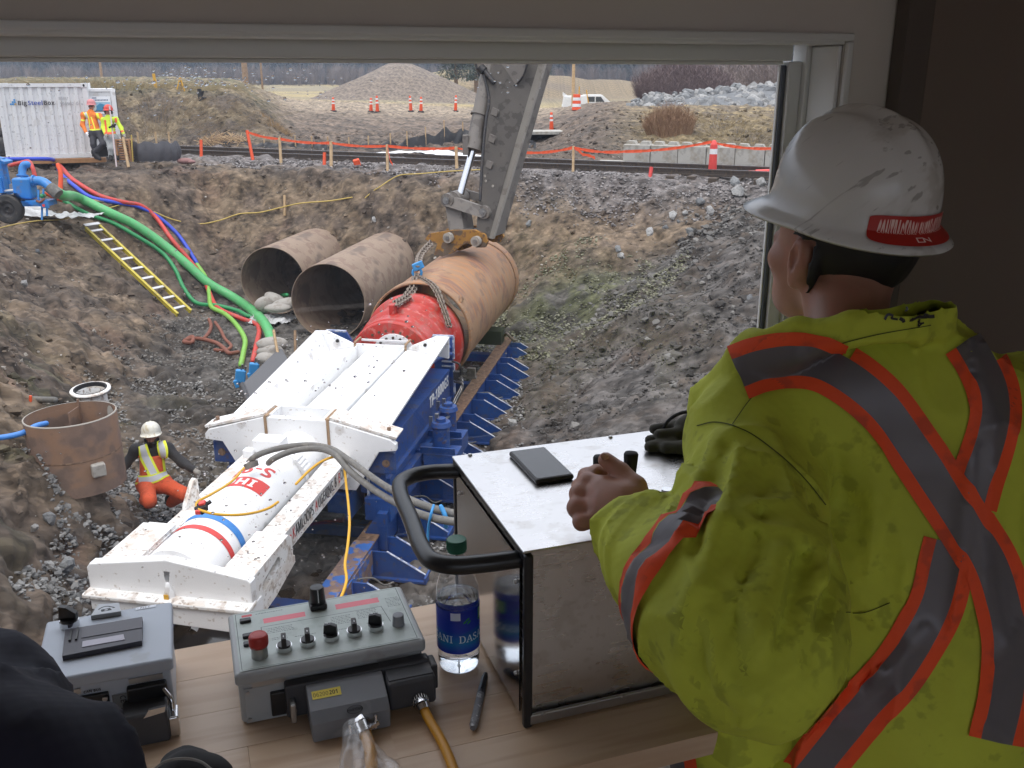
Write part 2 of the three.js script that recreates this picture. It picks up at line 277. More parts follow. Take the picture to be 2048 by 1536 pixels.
const SOIL = [0.15, 0.112, 0.084], CLAY = [0.25, 0.182, 0.118], DARK = [0.085, 0.066, 0.052], GREYG = [0.125, 0.115, 0.108], WET = [0.052, 0.046, 0.041], GRASS = [0.3, 0.235, 0.125], OLIVE = [0.12, 0.125, 0.052], BALL = [0.24, 0.22, 0.215], SAND = [0.27, 0.215, 0.155], FIELD = [0.36, 0.28, 0.125], FOREST = [0.05, 0.06, 0.05], REDD = [0.2, 0.105, 0.07];
function soilColour(x, z, h) {
  const D = -z, q = acrossTrack(x, z), c = 1024 + 1998 * x / Math.max(1, D);
  const y = h + 20, near = D < 45;
  const n1 = near ? fbm(x * 0.35 + 40, z * 0.35, y * 0.35, 4) : fbm(x * 0.35 + 40, z * 0.35, 0, 3), n2 = near ? fbm(x * 1.7, z * 1.7 + 9, y * 1.7, 3) : fbm(x * 1.7, z * 1.7 + 9, 0, 3), n3 = near ? noise(x * 5, z * 5, y * 5) : noise(x * 7, z * 7), n4 = near ? fbm(x * 0.9 + 3, z * 0.9 + 70, y * 0.9, 3) : 0.4;
  let k = mixc(SOIL, DARK, sst(0.42, 0.62, n2) * 0.85);
  if (q < 3.2 && D < 40) {
    k = mixc(k, CLAY, sst(0.5, 0.62, n1) * 0.55 * sst(0.35, 0.6, n4 + 0.12));
    k = mixc(k, REDD, 0.25 * sst(0.6, 0.7, n4));
    const face = sst(0.2, 0.5, pitT) * sst(1, 0.86, pitT) * sst(-22, -25, z);
    k = mixc(k, CLAY, face * 0.75 * sst(0.4, 0.62, n2 + 0.05 + 0.17 * sst(-3, 2, x)));
    const right = sst(-0.5, 0.5, x + 0.3 * (n1 - 0.5)) * sst(-0.5, 0.5, z + 23 + 0.2 * x + (n1 - 0.5) * 1.6);
    k = mixc(k, mixc(GREYG, DARK, sst(0.4, 0.65, n2)), right * 0.92);
    const olive = sst(2.6, 0.6, Math.hypot((x - 1.3) * 0.9, z + 22)) * 0.75;
    k = mixc(k, mixc(OLIVE, GREYG, sst(0.4, 0.6, n2)), olive);
    const fl = sst(0.16, 0.02, pitT);
    k = mixc(k, mixc([0.13, 0.12, 0.11], WET, sst(0.4, 0.6, n1)), fl * 0.85);
    k = mixc(k, [0.19, 0.145, 0.11], fl * sst(0.52, 0.6, n4) * 0.7);
    k = mixc(k, OLIVE, 0.35 * sst(0.55, 0.68, n2) * sst(-4, -6.5, x) * sst(-20, -14, z));
  }
  const bed = sst(-2.4, -1.1, q + (n2 - 0.5)) * sst(3.4, 2.5, q) * sst(8, 12, D);
  k = mixc(k, mixc(BALL, [0.12, 0.105, 0.1], sst(0.4, 0.7, n3)), bed * 0.9);
  if (q > 3) {
    const mL = 1 - sst(455, 600, c), mR = sst(1060, 1230, c);
    k = mixc(k, mixc([0.2, 0.155, 0.095], [0.1, 0.078, 0.06], sst(0.4, 0.6, n2)), mL * sst(38, 41, D));
    k = mixc(k, OLIVE, mL * sst(43, 45, D) * 0.5 * sst(0.3, 0.6, n2));
    k = mixc(k, SAND, (1 - mL) * (1 - mR) * sst(48, 57, D) * 0.9);
    k = mixc(k, mixc([0.25, 0.19, 0.1], [0.15, 0.115, 0.075], sst(0.35, 0.6, n2)), mR * sst(33, 36, D) * sst(1180, 1300, c + 160 * (n2 - 0.5)) * 0.95);
    const m2 = sst(95, 130, D);
    k = mixc(k, mixc(FIELD, [0.24, 0.2, 0.12], sst(0.4, 0.6, fbm(x * 0.06, z * 0.1))), sst(62, 76, D) * 0.9);
    k = mixc(k, [0.165, 0.13, 0.102], sst(13, 9, Math.hypot(x + 11.2, (D - 100) * 0.8)) * 0.95);
    k = mixc(k, [0.15, 0.11, 0.08], m2 * sst(860, 960, c) * 0.7);
    k = mixc(k, FOREST, sst(290, 330, D) * 0.9);
  }
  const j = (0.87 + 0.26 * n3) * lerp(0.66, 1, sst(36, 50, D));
  return [k[0] * j, k[1] * j, k[2] * j];
}
{
  const rows = [0.01, 1, 2.5], push = (a, b, n) => { for (let i = 1; i <= n; i++) rows.push(a * Math.pow(b / a, i / n)); };
  push(2.5, 8, 30); push(8, 33, 430); push(33, 72, 190); push(72, 1600, 110);
  const az = []; const A = 36;
  for (let i = 0; i < 36; i++) az.push(-180 + i * (180 - A) / 36);
  for (let i = 0; i < 620; i++) az.push(-A + i * 2 * A / 620);
  for (let i = 0; i <= 36; i++) az.push(A + i * (180 - A) / 36);
  const nr = rows.length, na = az.length, pos = new Float32Array(nr * na * 3), col = new Float32Array(nr * na * 3), uv = new Float32Array(nr * na * 2), idx = new Uint32Array((nr - 1) * (na - 1) * 6);
  for (let i = 0, k = 0; i < nr; i++) for (let j = 0; j < na; j++, k++) {
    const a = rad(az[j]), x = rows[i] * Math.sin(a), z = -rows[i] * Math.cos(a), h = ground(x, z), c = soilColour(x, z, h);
    pos.set([x, h, z], k * 3); col.set(c, k * 3); uv.set([x - h * 0.3, z - h * 0.75], k * 2);
  }
  let m = 0;
  for (let i = 0; i < nr - 1; i++) for (let j = 0; j < na - 1; j++) { const a = i * na + j, b = a + na; idx.set([a, b, a + 1, a + 1, b, b + 1], m); m += 6; }
  const g = new THREE.BufferGeometry();
  g.setAttribute('position', new THREE.BufferAttribute(pos, 3)); g.setAttribute('color', new THREE.BufferAttribute(col, 3)); g.setAttribute('uv', new THREE.BufferAttribute(uv, 2)); g.setIndex(new THREE.BufferAttribute(idx, 1));
  g.computeVertexNormals();
  const nn = g.attributes.normal;                    // rough the steep faces in the direction they face
  for (let k = 0; k < nr * na; k++) {
    const x = pos[k * 3], y = pos[k * 3 + 1], z = pos[k * 3 + 2], st = sst(0.97, 0.75, nn.getY(k)) * (z < -5 && z > -46 ? 1 : 0);
    if (st < 0.02) continue;
    const a = fbm(x * 4, z * 4 + 90, y * 5 + 60, 2) - 0.5, d = st * (x > 0.2 ? 0.45 : 0.9) * (0.42 * (fbm(x * 1.1, z * 1.1 + 50, y * 1.3 + 40, 3) - 0.5) + 0.24 * a + 0.4 * Math.max(0, a - 0.1) + (z > -24 ? 0.09 * (fbm(x * 11, z * 11, y * 11 + 30, 2) - 0.5) : 0));
    pos[k * 3] += nn.getX(k) * d; pos[k * 3 + 1] += nn.getY(k) * d; pos[k * 3 + 2] += nn.getZ(k) * d;
  }
  g.computeVertexNormals();
  const grain = tex(1024, (x, y) => { const a = fbm(x * 12, y * 12, 0, 4, 12), b = fbm(x * 26 + 5, y * 26, 0, 2, 26); return clamp(0.5 + 0.9 * (a - 0.5) + 0.22 * sst(0.66, 0.74, b) - 0.16 * sst(0.36, 0.28, b)); }, true, 2.3);
  const gb = tex(512, (x, y) => fbm(x * 12, y * 12, 0, 4, 12), false, 1.3);
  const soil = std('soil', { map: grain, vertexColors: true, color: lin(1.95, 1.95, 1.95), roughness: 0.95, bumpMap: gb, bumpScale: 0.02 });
  tag(part(scene, 'ground', g, soil), 'bare brown earth of the pit, banks and fields', null, null, 'structure');
}
// stones: kinds of one shape family, scattered in their thousands
function rockGeo(n, sx = 1, sy = 0.75, sz = 1, det = 0) {
  seed(n * 77 + 5);
  const pts = []; for (let i = 0; i < 15 + det; i++) { const a = rr(0, 6.283), y = rr(-1, 1), r = Math.sqrt(1 - y * y), k = rr(0.8, 1.1); pts.push(v(Math.cos(a) * r * sx * k, y * sy * k, Math.sin(a) * r * sz * k)); }
  return new ConvexGeometry(pts);
}
const STONE = [1, 2, 3, 4].map((n) => rockGeo(n, 1, 0.68, rr(0.7, 1)));
std('stone', { color: lin(1, 1, 1), roughness: 0.92 });
function scatter(name, label, n, place, shape) {
  const im = new THREE.InstancedMesh(STONE[shape], M.stone, n), c = new THREE.Color(); let k = 0;
  for (let i = 0; i < n * 3 && k < n; i++) {
    const p = place(); if (!p) continue;
    const [x, z, s, col, sink = 0.25] = p, y = ground(x, z);
    im.setMatrixAt(k, new THREE.Matrix4().compose(v(x, y + s * (0.5 - sink) * 0.7, z), new THREE.Quaternion().setFromEuler(new THREE.Euler(rr(-0.5, 0.5), rr(0, 6.3), rr(-0.5, 0.5))), v(s, s * rr(0.7, 1.1), s)));
    im.setColorAt(k++, c.setRGB(...col));
  }
  im.count = k; im.name = numbered(name); im.castShadow = im.receiveShadow = true;
  scene.add(tag(im, label, null, null, 'stuff')); return im;
}
let toneK = 0.6;
const tone = (a, b) => { const t = rnd(), j = rr(0.7, 1.25) * toneK; return mixc(a, b, t).map((q) => q * j); };
const inView = (x, z) => Math.abs(x / -z) < 0.62;
seed(31); toneK = 0.6;
scatter('slope_gravel', 'dark grey broken rock covering the right side of the pit', 15000, () => {
  const z = rr(-25.5, -8.5), x = rr(-0.4, 7.8), h = ground(x, z); if (pitT < 0.03 || pitT > 0.99 || z < -22.8 - 0.2 * x + rr(-0.4, 0.4) || (x < 1.6 && z < -20)) return;
  const s = 0.014 + 0.038 * Math.pow(rnd(), 4) + (rnd() < 0.012 ? rr(0.03, 0.09) : 0); return [x, z, s, rnd() < 0.1 ? tone([0.2, 0.19, 0.18], [0.3, 0.285, 0.26]) : tone([0.075, 0.067, 0.06], [0.14, 0.126, 0.113])];
}, 0);
scatter('slope_rubble', 'paler broken rock in a band up the right side of the pit', 1900, () => {
  const t = Math.pow(rnd(), 0.9), w = rr(-1, 1) * rr(0, 1); const x = lerp(0.8, 6.7, t) + w * 0.7 + (rnd() < 0.25 ? rr(0, 2) : 0), z = lerp(-20.4, -24.8, t) + w * 1.6 + (rnd() < 0.3 ? rr(0, 4) : 0); if (z > -9) return;
  return [x, z, 0.024 + 0.1 * Math.pow(rnd(), 3), tone([0.13, 0.122, 0.115], [0.29, 0.275, 0.255])];
}, 1);
toneK = 0.75;
scatter('olive_pebbles', 'greenish grey pebbles beside the rusty pipe', 7000, () => {
  const a = rr(0, 6.3), r = 2.9 * Math.sqrt(rnd()), x = 1.2 + r * Math.cos(a), z = -21.8 + r * Math.sin(a); return [x, z, rr(0.018, 0.045), tone([0.15, 0.15, 0.085], [0.31, 0.3, 0.22])];
}, 2);
scatter('floor_gravel', 'grey crushed gravel on the pit floor', 15000, () => {
  const side = rnd() < 0.6, z = side ? rr(-22, -8.2) : rr(-19, -8.6), x = side ? rr(-2.4, 0.2) : rr(-7.6, -3.6); const h = ground(x, z); if (pitT > (side ? 0.2 : 0.28)) return;
  return [x, z, 0.014 + 0.032 * Math.pow(rnd(), 2), tone([0.15, 0.145, 0.14], [0.37, 0.36, 0.345])];
}, 3);
scatter('pit_gravel', 'dark gravel in front of the two open pipes', 9000, () => {
  const z = rr(-25.5, -15), x = rr(-9, -3.4), h = ground(x, z); if (pitT > 0.22) return; return [x, z, 0.012 + 0.03 * Math.pow(rnd(), 2), tone([0.09, 0.085, 0.08], [0.3, 0.28, 0.25])];
}, 0);
scatter('track_ballast', 'grey ballast along the railway', 16000, () => {
  const t = rr(-7, 24), q = rnd() < 0.6 ? rr(-2.1, -0.1) : rr(0, 2.6), p = TA.clone().addScaledVector(TD, t).addScaledVector(TN, q); if (!inView(p.x, p.z)) return; return [p.x, p.z, rr(0.025, 0.05), tone([0.16, 0.145, 0.14], [0.4, 0.37, 0.36])];
}, 2);
scatter('bank_stones', 'small pale stones in the brown earth of the banks', 16000, () => {
  const z = -8 - 34 * Math.pow(rnd(), 0.7), x = rr(-0.58, 0.5) * -z; if (x > -0.4 && z > -24) return; const h = ground(x, z); if (pitT < 0.12) return;
  return [x, z, 0.013 + 0.05 * Math.pow(rnd(), 5), rnd() < 0.45 ? tone(SOIL, [0.24, 0.19, 0.14]) : tone([0.26, 0.23, 0.2], [0.42, 0.38, 0.33])];
}, 1);
scatter('bank_clods', 'lumps of dark earth on the banks', 5000, () => {
  const z = -8.5 - 37 * Math.pow(rnd(), 0.8), x = rr(-0.58, 0.5) * -z; if (x > -0.4 && z > -23) return; const h = ground(x, z); if (pitT < 0.1) return; const c = soilColour(x, z, h), j = rr(0.7, 1.15);
  return [x, z, 0.03 + 0.1 * Math.pow(rnd(), 3), c.map((q) => q * j), 0.45];
}, 3);
scatter('crushed_rock', 'grey crushed rock between the kneeling worker and the bench', 9000, () => {
  const z = rr(-13.4, -8.2), x = rr(-6.4, -2.9); ground(x, z); if (pitT > 0.5 - 0.25 * noise(x * 0.9, z * 0.9)) return; return [x, z, 0.016 + 0.045 * Math.pow(rnd(), 2.4), tone([0.13, 0.13, 0.128], [0.33, 0.325, 0.315])];
}, 0);

// ---------------------------------------------------------------- the boring rig in the pit
const font = await new FontLoader().loadAsync('fonts/droid/droid_sans_bold.typeface.json');
const fontR = await new FontLoader().loadAsync('fonts/droid/droid_sans_regular.typeface.json');
const text = (t, size, depth = 0.003, f = font) => { const g = new TextGeometry(t, { font: f, size, depth, curveSegments: 4 }); g.computeBoundingBox(); return g; };
const AX = -4.6;
{ // white piling hammer lying in its carriage
  const t = thing('piling_hammer', 'long white hydraulic hammer lying in the middle of the pit, open wings behind', 'hydraulic hammer', mach(AX, -4.64, 7.3), MY);
  t.rotation.order = 'YXZ'; t.rotation.x = 0.026;
  const Z = (s) => -s;
  const b = new B();                                 // end plate with a notch
  b.ext([[-0.835, -0.06], [-0.835, 0.17], [-0.8, 0.215], [0, 0.33], [0.8, 0.2], [0.835, 0.165], [0.835, -0.06]], 0.09, mat4(0, 0, -0.05), 0.012, [[[-0.045, 0.13], [0, 0.03], [0.045, 0.22], [-0.045, 0.22]].reverse()]);
  b.build('end_plate', M.whitePaint, t);
  new B().box(0.12, 0.2, 0.04, 0, 0.14, -0.09).build('notch_back', M.steelDull, t);
  new B().rbox(1.7, 0.055, 0.2, 0.02, 0, -0.075, 0.08).build('ledge', M.whiteMuddy, t);
  new B().ext([[-0.78, -0.11], [0.82, -0.11], [0.82, -0.3], [0.75, -0.33], [-0.6, -0.27], [-0.78, -0.22]], 0.32, mat4(0, 0, -0.18), 0.01).build('lower_plate', M.whitePaint, t);
  new B().lathe([[0.001, 0.1], [0.022, 0.09], [0.03, 0.05], [0.055, 0], [0.055, -0.06]], mat4(0, 0.0, 0.06), 12).build('lug', M.whitePaint, t);
  new B().box(0.045, 0.06, 0.012, 0.005, -0.03, 0.125).build('yellow_tag', M.cordYellow, t);
  for (const s of [-1, 1]) {                         // side blocks with a rounded slot
    const q = new B(), sl = []; for (let i = 0; i < 16; i++) { const a = i / 16 * 6.283, cx = Math.cos(a) > 0 ? 0.16 : -0.16; sl.push([0.45 + cx + 0.065 * Math.cos(a), -0.03 + 0.065 * Math.sin(a) + cx * 0.2]); }
    q.ext([[0.02, -0.22], [0.02, 0.16], [0.9, 0.16], [0.98, 0.1], [0.98, -0.12], [1.02, -0.14], [1.02, -0.22], [0.5, -0.32], [0.1, -0.34]], 0.05, new THREE.Matrix4().makeRotationY(Math.PI / 2).setPosition(s > 0 ? 0.75 : -0.8, 0, 0), 0.006, [sl.reverse()]);
    q.box(0.3, 0.05, 0.86, s * 0.6, 0.13, -0.5).box(0.03, 0.3, 0.9, s * 0.45, -0.03, -0.5).box(0.3, 0.3, 0.04, s * 0.6, -0.05, -0.94).box(0.26, 0.02, 0.9, s * 0.6, -0.2, -0.5);
    q.build('side_block', M.whiteMuddy, t);
    new B().box(0.2, 0.26, 2.42, s * 0.54, -0.1, -2.15).box(0.26, 0.018, 2.4, s * 0.54, 0.036, -2.15).build('side_beam', M.whiteMuddy, t);
  }
  for (const s of [-1, 1]) t.children.filter((c) => c.name === 'side_block').forEach((c) => { c.userData.s = s; delete c.userData.s; });
  const cyl = (r, s0, s1, name, m = M.whitePaint) => new B().add(new THREE.CylinderGeometry(r, r, s1 - s0, 48, 1), mat4(0, 0, -(s0 + s1) / 2, Math.PI / 2)).build(name, m, t);
  cyl(0.37, 0.06, 2.45, 'hammer_body'); cyl(0.34, 2.45, 3.25, 'neck'); cyl(0.39, 2.42, 2.5, 'flange'); cyl(0.3, 0.04, 0.3, 'end_cap');
  const boltG = new B().cyl([0, 0, 0], [0, 0, -0.04], 0.016, 0.016, 6).g(); for (let i = 0; i < 26; i++) { const a = i / 26 * 6.283; part(t, 'flange_bolt', boltG, M.steelDull).position.set(Math.cos(a) * 0.365, Math.sin(a) * 0.365, -2.5); }
  const arc = (s0, s1, a0, a1, r, m, name, p = t) => { const g = new THREE.CylinderGeometry(r, r, s1 - s0, 40, 1, true, a0, a1 - a0); return part(p, name, boxUV(g.toNonIndexed().applyMatrix4(mat4(0, 0, -(s0 + s1) / 2, Math.PI / 2))), m); };
  std('bandBlue', { color: lin(0.03, 0.19, 0.52), roughness: 0.4, side: THREE.DoubleSide }); std('bandRed', { color: lin(0.58, 0.04, 0.035), roughness: 0.4, side: THREE.DoubleSide });
  arc(0.73, 0.83, Math.PI - 1.5, Math.PI + 1.5, 0.374, M.bandBlue, 'blue_band'); arc(0.5, 0.58, Math.PI - 1.5, Math.PI + 1.5, 0.374, M.bandRed, 'red_band');
  // lettering wrapped on the cylinder, tops of the letters toward the near end
  const wrap = (g, s, a0, r, name, m) => { const p = g.attributes.position; for (let i = 0; i < p.count; i++) { const a = a0 - p.getX(i) / r, R = r + p.getZ(i); p.setXYZ(i, Math.sin(a) * R, Math.cos(a) * R, -s + p.getY(i)); } g.computeVertexNormals(); return part(t, name, g, m); };
  wrap(text('S-90', 0.2, 0.003), 2.02, 0.62, 0.371, 'lettering', M.bandRed);
  { const c = []; for (let i = 0; i <= 24; i++) c.push(i); const g = new THREE.CylinderGeometry(0.373, 0.373, 0.24, 24, 1, true, Math.PI - 0.78, 1.22); part(t, 'red_badge', g.applyMatrix4(mat4(0, 0, -1.6, Math.PI / 2)), M.bandRed); }
  wrap(text('IHC', 0.15, 0.003), 1.675, 0.42, 0.374, 'badge_lettering', M.white);
  { // black and red lettering on the outer face of the right beam
    const words = [['K', 'r'], ['AMLOOPS ', 'b'], ['A', 'r'], ['UGERING ', 'b'], ['& ', 'b'], ['B', 'r'], ['ORING', 'b']]; let x = 0; const red = new B(), blk = new B();
    for (const [w, c] of words) { const g = text(w, 0.125, 0.002, fontR), wd = g.boundingBox.max.x, m = new THREE.Matrix4().makeRotationY(Math.PI / 2).setPosition(0.643, -0.155, -1.14 - x); (c === 'r' ? red : blk).add(g, m); const last = w.trimEnd(); x += wd + 0.02 + (w.length - last.length) * 0.06; }
    red.sph(0.035, 0.644, -0.1, -1.05, 0.08, 1, 1.3, 8);
    const sc = 1.86 / x; for (const bb of [red, blk]) for (const g of bb.l) { g.translate(0, 0, 1.14); g.scale(1, 1, sc); g.translate(0, 0, -1.36); }
    blk.build('lettering', M.black, t); red.build('red_lettering', M.bandRed, t);
  }
  new B().ext([[0, 0], [0.34, 0], [0.3, 0.1], [0.1, 0.3], [0.04, 0.31], [0, 0.27]].map(([a, c]) => [a, c]), 0.04, new THREE.Matrix4().makeRotationY(-Math.PI / 2).setPosition(-0.62, 0.0, -1.75), 0.004, [circle(0.035, 10, 0.07, 0.24).reverse()]).build('lifting_lug', M.whiteMuddy, t);
  new B().rbox(0.36, 0.16, 0.22, 0.012, -0.12, 0.38, -2.62).rbox(0.12, 0.1, 0.12, 0.01, -0.34, 0.3, -2.5).build('hose_block', M.whitePaint, t);
  { const sbl = new B(); for (let i = 0; i < 4; i++) sbl.cyl([0.28 + 0.03 * i, 0.28 - 0.04 * i, -2.38], [0.28 + 0.03 * i, 0.28 - 0.04 * i, -2.56], 0.03, 0.03, 10); sbl.build('valve_row', M.white, t); }
  // cross beam
  const S = 3.15, prof = [[-1.25, 0.22], [-1.2, 0.28], [-0.42, 0.5], [0.42, 0.5], [1.2, 0.3], [1.27, 0.24], [1.27, 0.16], [1.05, 0.13], [0.72, -0.42], [-0.72, -0.42], [-1.02, 0.13], [-1.25, 0.15]];
  new B().ext(prof, 0.08, mat4(0, 0, -S - 0.08), 0.006).build('cross_beam', M.whitePaint, t);
  new B().plate([[-1.25, 0.29, -S - 0.02], [-0.42, 0.508, -S - 0.02], [-0.42, 0.508, -S - 0.36], [-1.25, 0.29, -S - 0.3]].reverse(), 0.03).build('beam_cap', M.whiteMuddy, t); new B().plate([[0.42, 0.508, -S - 0.02], [1.27, 0.3, -S - 0.02], [1.27, 0.3, -S - 0.32], [0.42, 0.508, -S - 0.36]].reverse(), 0.03).build('beam_cap', M.whiteMuddy, t);
  new B().box(0.78, 0.5, 0.03, 0, 0.27, -S - 0.36).box(0.03, 0.55, 0.3, -0.36, 0.25, -S - 0.2).box(0.03, 0.55, 0.3, 0.36, 0.25, -S - 0.2).build('yoke', M.whitePaint, t);
  for (const s of [-1, 1]) { new B().box(0.035, 0.34, 0.03, s * 0.41, 0.34, -S + 0.004).box(0.05, 0.012, 0.36, s * 0.4, 0.517, -S - 0.17).build('packing_strip', M.oldWood, t);
    new B().cyl([s * 1.14, 0.32, -S - 0.16], [s * 1.14, 0.345, -S - 0.16], 0.07, 0.06, 12).cyl([s * 1.14, 0.34, -S - 0.16], [s * 1.14, 0.4, -S - 0.16], 0.025, 0.025, 6).build('pin', M.railTop, t); }
  // far half: tube sunk between two decks with flared sides
  cyl(0.39, 3.2, 6.6, 'tube'); cyl(0.4, 5.55, 5.6, 'tube_ring');
  const F0 = 3.47, F1 = 6.62, L = (s) => (x0, y0, x1, y1) => [[s * x0, y0, -F0], [s * x1, y1, -F0]];
  for (const s of [-1, 1]) {
    const q = (p) => s > 0 ? p : p.reverse();
    new B().plate(q([[s * 0.4, 0.4, -F0], [s * 0.4, 0.08, -F0], [s * 0.4, 0.08, -F1], [s * 0.4, 0.4, -F1]]), 0.02).build('inner_wall', M.whitePaint, t);
    new B().plate(q([[s * 0.42, 0.36, -F0], [s * 0.42, 0.36, -F1], [s * 0.86, 0.28, -F1], [s * 0.9, 0.27, -F0]]).reverse(), 0.02).build('deck', M.whitePaint, t);
    new B().plate(q([[s * 0.9, 0.27, -F0], [s * 0.86, 0.28, -F1], [s * 0.98, 0.58, -F1], [s * 0.99, 0.31, -F0]]).reverse(), 0.02).plate(q([[s * 0.99, 0.312, -F0], [s * 0.98, 0.582, -F1], [s * 1.1, 0.58, -F1], [s * 1.08, 0.31, -F0]]).reverse(), 0.03).build('side_wing', M.whitePaint, t);
    new B().plate(q([[s * 0.42, 0.365, -F1 + 0.02], [s * 1.09, 0.24, -F1 + 0.02], [s * 1.1, 0.585, -F1 + 0.02], [s * 0.9, 0.595, -F1 + 0.02], [s * 0.5, 0.42, -F1 + 0.02]]), 0.05).build('end_gusset', M.whitePaint, t);
    new B().cyl([s * 0.72, 0.45, -F1 + 0.05], [s * 0.72, 0.45, -F1 + 0.012], 0.026, 0.026, 12).build('gusset_hole', M.blackMatte, t);
    new B().box(0.03, 0.34, 0.03, s * 0.415, 0.26, -F1 + 0.08).box(0.03, 0.02, 0.3, s * 0.415, 0.452, -F1 - 0.06).build('packing_strip', M.oldWood, t);
  }
  new B().box(0.8, 0.3, 0.03, 0, 0.28, -F1 + 0.06).box(0.8, 0.03, 0.03, 0, 0.415, -F1 - 0.2).build('far_yoke', M.whitePaint, t);
  new B().cyl([0.1, 0.14, -F1 - 0.35], [0.1, 0.14, -F1 - 0.3], 0.36, 0.36, 28).build('coupling_flange', M.whitePaint, t);
  const cb = new B().cyl([0, 0, -0.01], [0, 0, 0.02], 0.022, 0.022, 8).g(); for (let i = 0; i < 16; i++) { const a = i / 16 * 6.283; part(t, 'coupling_bolt', cb, M.blackSteel).position.set(0.1 + 0.3 * Math.cos(a), 0.14 + 0.3 * Math.sin(a), -F1 - 0.3); }
}
{ // blue carriage that carries the hammer
  const t = thing('jacking_carriage', 'worn blue steel carriage under the white hammer, with jacks and hoses at its side', 'machine', mach(AX, -5.55, 10.6), MY), y0 = 5.55;
  for (const s of [-1, 1]) {
    new B().box(0.34, 0.6, 3.4, s * 0.89, y0 - 4.78, -1.73).box(0.36, 0.04, 3.4, s * 0.89, y0 - 4.46, -1.73).box(0.05, 0.05, 3.3, s * 1.085, y0 - 4.9, -1.7).box(0.12, 0.05, 3.3, s * 1.1, y0 - 5.08, -1.7).build('side_girder', M.bluePaint, t);
    new B().rbox(0.4, 0.3, 0.06, 0.02, s * 1.02, y0 - 4.62, 0.02).build('end_lug', M.bluePaint, t);
    new B().cyl([s * 1.1, y0 - 4.62, 0.05], [s * 1.1, y0 - 4.62, 0.062], 0.05, 0.05, 14).build('lug_pin', M.railTop, t);
    new B().box(0.03, 0.6, 0.03, s * 0.84, y0 - 4.82, 0.01).build('end_edge', M.edgePaint, t);
    new B().box(0.34, 0.3, 2.6, s * 0.98, y0 - 5.25, -1.2).ext([[0, 0], [0.3, 0.5], [0.42, 0.5], [0.42, 0]], 0.1, mat4(s * 0.9 - 0.2, y0 - 5.75, 0.1)).build('bed_skid', M.bluePaint, t);
  }
  new B().box(2.2, 0.12, 3.2, 0, y0 - 5.16, -1.9).box(0.3, 0.34, 0.6, 0.5, y0 - 5.2, -0.1).box(0.3, 0.34, 0.4, -0.5, y0 - 5.2, -0.1).build('bed', M.bluePaint, t);
  new B().box(1.5, 0.3, 0.1, 0, y0 - 5.4, -0.4).cyl([-0.5, y0 - 5.3, 0.3], [0.6, y0 - 5.3, 0.3], 0.06, 0.06, 12).build('cross_member', M.blackSteel, t);
  for (const s of [-1, 1]) {                         // tall end plate, one wing each side
    new B().ext([[0.5, 0.15], [1.06, 0.15], [1.06, 1.56], [0.72, 1.56], [0.5, 1.2]].map(([a, c]) => [a, c]), 0.05, s > 0 ? mat4(0, 0, -3.74) : new THREE.Matrix4().makeRotationY(Math.PI).setPosition(0, 0, -3.69), 0.004).build('end_plate', M.bluePaint, t);
    new B().box(0.025, 0.36, 0.06, s * 1.07, 1.38, -3.715).box(0.025, 0.52, 0.06, s * 1.07, 0.86, -3.715).box(0.025, 0.36, 0.06, s * 1.07, 0.36, -3.715).box(0.34, 0.025, 0.06, s * 0.9, 1.572, -3.715).box(0.2, 0.025, 0.03, s * 0.98, 1.16, -3.68).box(0.2, 0.025, 0.03, s * 0.98, 1.08, -3.68).build('plate_edge', M.edgePaint, t);
    new B().cyl([s * 0.6, 1.32, -3.3], [s * 1.02, 1.4, -3.66], 0.055).cyl([s * 0.7, 1.22, -3.2], [s * 1.04, 1.3, -3.66], 0.04).build('brace', M.bluePaint, t);
  }
  const gtxt = text('TP-1800GS', 0.17, 0.003); new B().add(gtxt, new THREE.Matrix4().makeRotationY(Math.PI / 2).setPosition(1.062, y0 - 4.68, -2.2)).build('lettering', M.white, t);
  for (const [x, z] of [[1.4, -1.55], [1.34, -2.2]]) {   // two upright jacks on brackets
    const j = new B().cyl([x, y0 - 5.05, z], [x, y0 - 4.68, z], 0.12, 0.12, 20).cyl([x, y0 - 4.68, z], [x, y0 - 4.62, z], 0.15, 0.13, 20).cyl([x, y0 - 4.62, z], [x, y0 - 4.57, z], 0.07, 0.07, 12).build('jack', M.bluePaint, t);
    new B().box(0.46, 0.24, 0.4, x + 0.02, y0 - 5.17, z).plate([[x - 0.25, y0 - 5.03, z + 0.22], [x + 0.25, y0 - 5.03, z + 0.22], [x + 0.25, y0 - 4.93, z + 0.24], [x - 0.25, y0 - 4.93, z + 0.24]], 0.02).box(0.3, 0.16, 0.3, x - 0.3, y0 - 5.1, z).build('jack_bracket', M.bluePaint, t);
    new B().box(0.05, 0.1, 0.05, x - 0.06, y0 - 4.56, z).box(0.05, 0.14, 0.04, x - 0.14, y0 - 4.62, z + 0.02).build('jack_fitting', M.steelDull, t);
  }
  for (let i = 0; i < 5; i++) new B().tube([[1.2 - i * 0.02, 1.0 - i * 0.03, -3.5], [1.32 + i * 0.02, 0.98, -3.25 + i * 0.08], [1.22 + i * 0.02, 0.72, -3.0 + i * 0.06], [1.34, 0.72, -2.6], [1.36 + i * 0.02, 0.9, -2.3 + (i % 2) * 0.65]], 0.014, 6, 26).build('hydraulic_line', i % 2 ? M.steelDull : M.rubber, t);
  new B().tube([[1.1, 1.22, -3.5], [1.24, 1.2, -3.4], [1.24, 1.02, -3.45]], 0.018, 6).box(0.1, 0.14, 0.1, 1.18, 1.0, -3.46).build('valve', M.blackSteel, t);
}
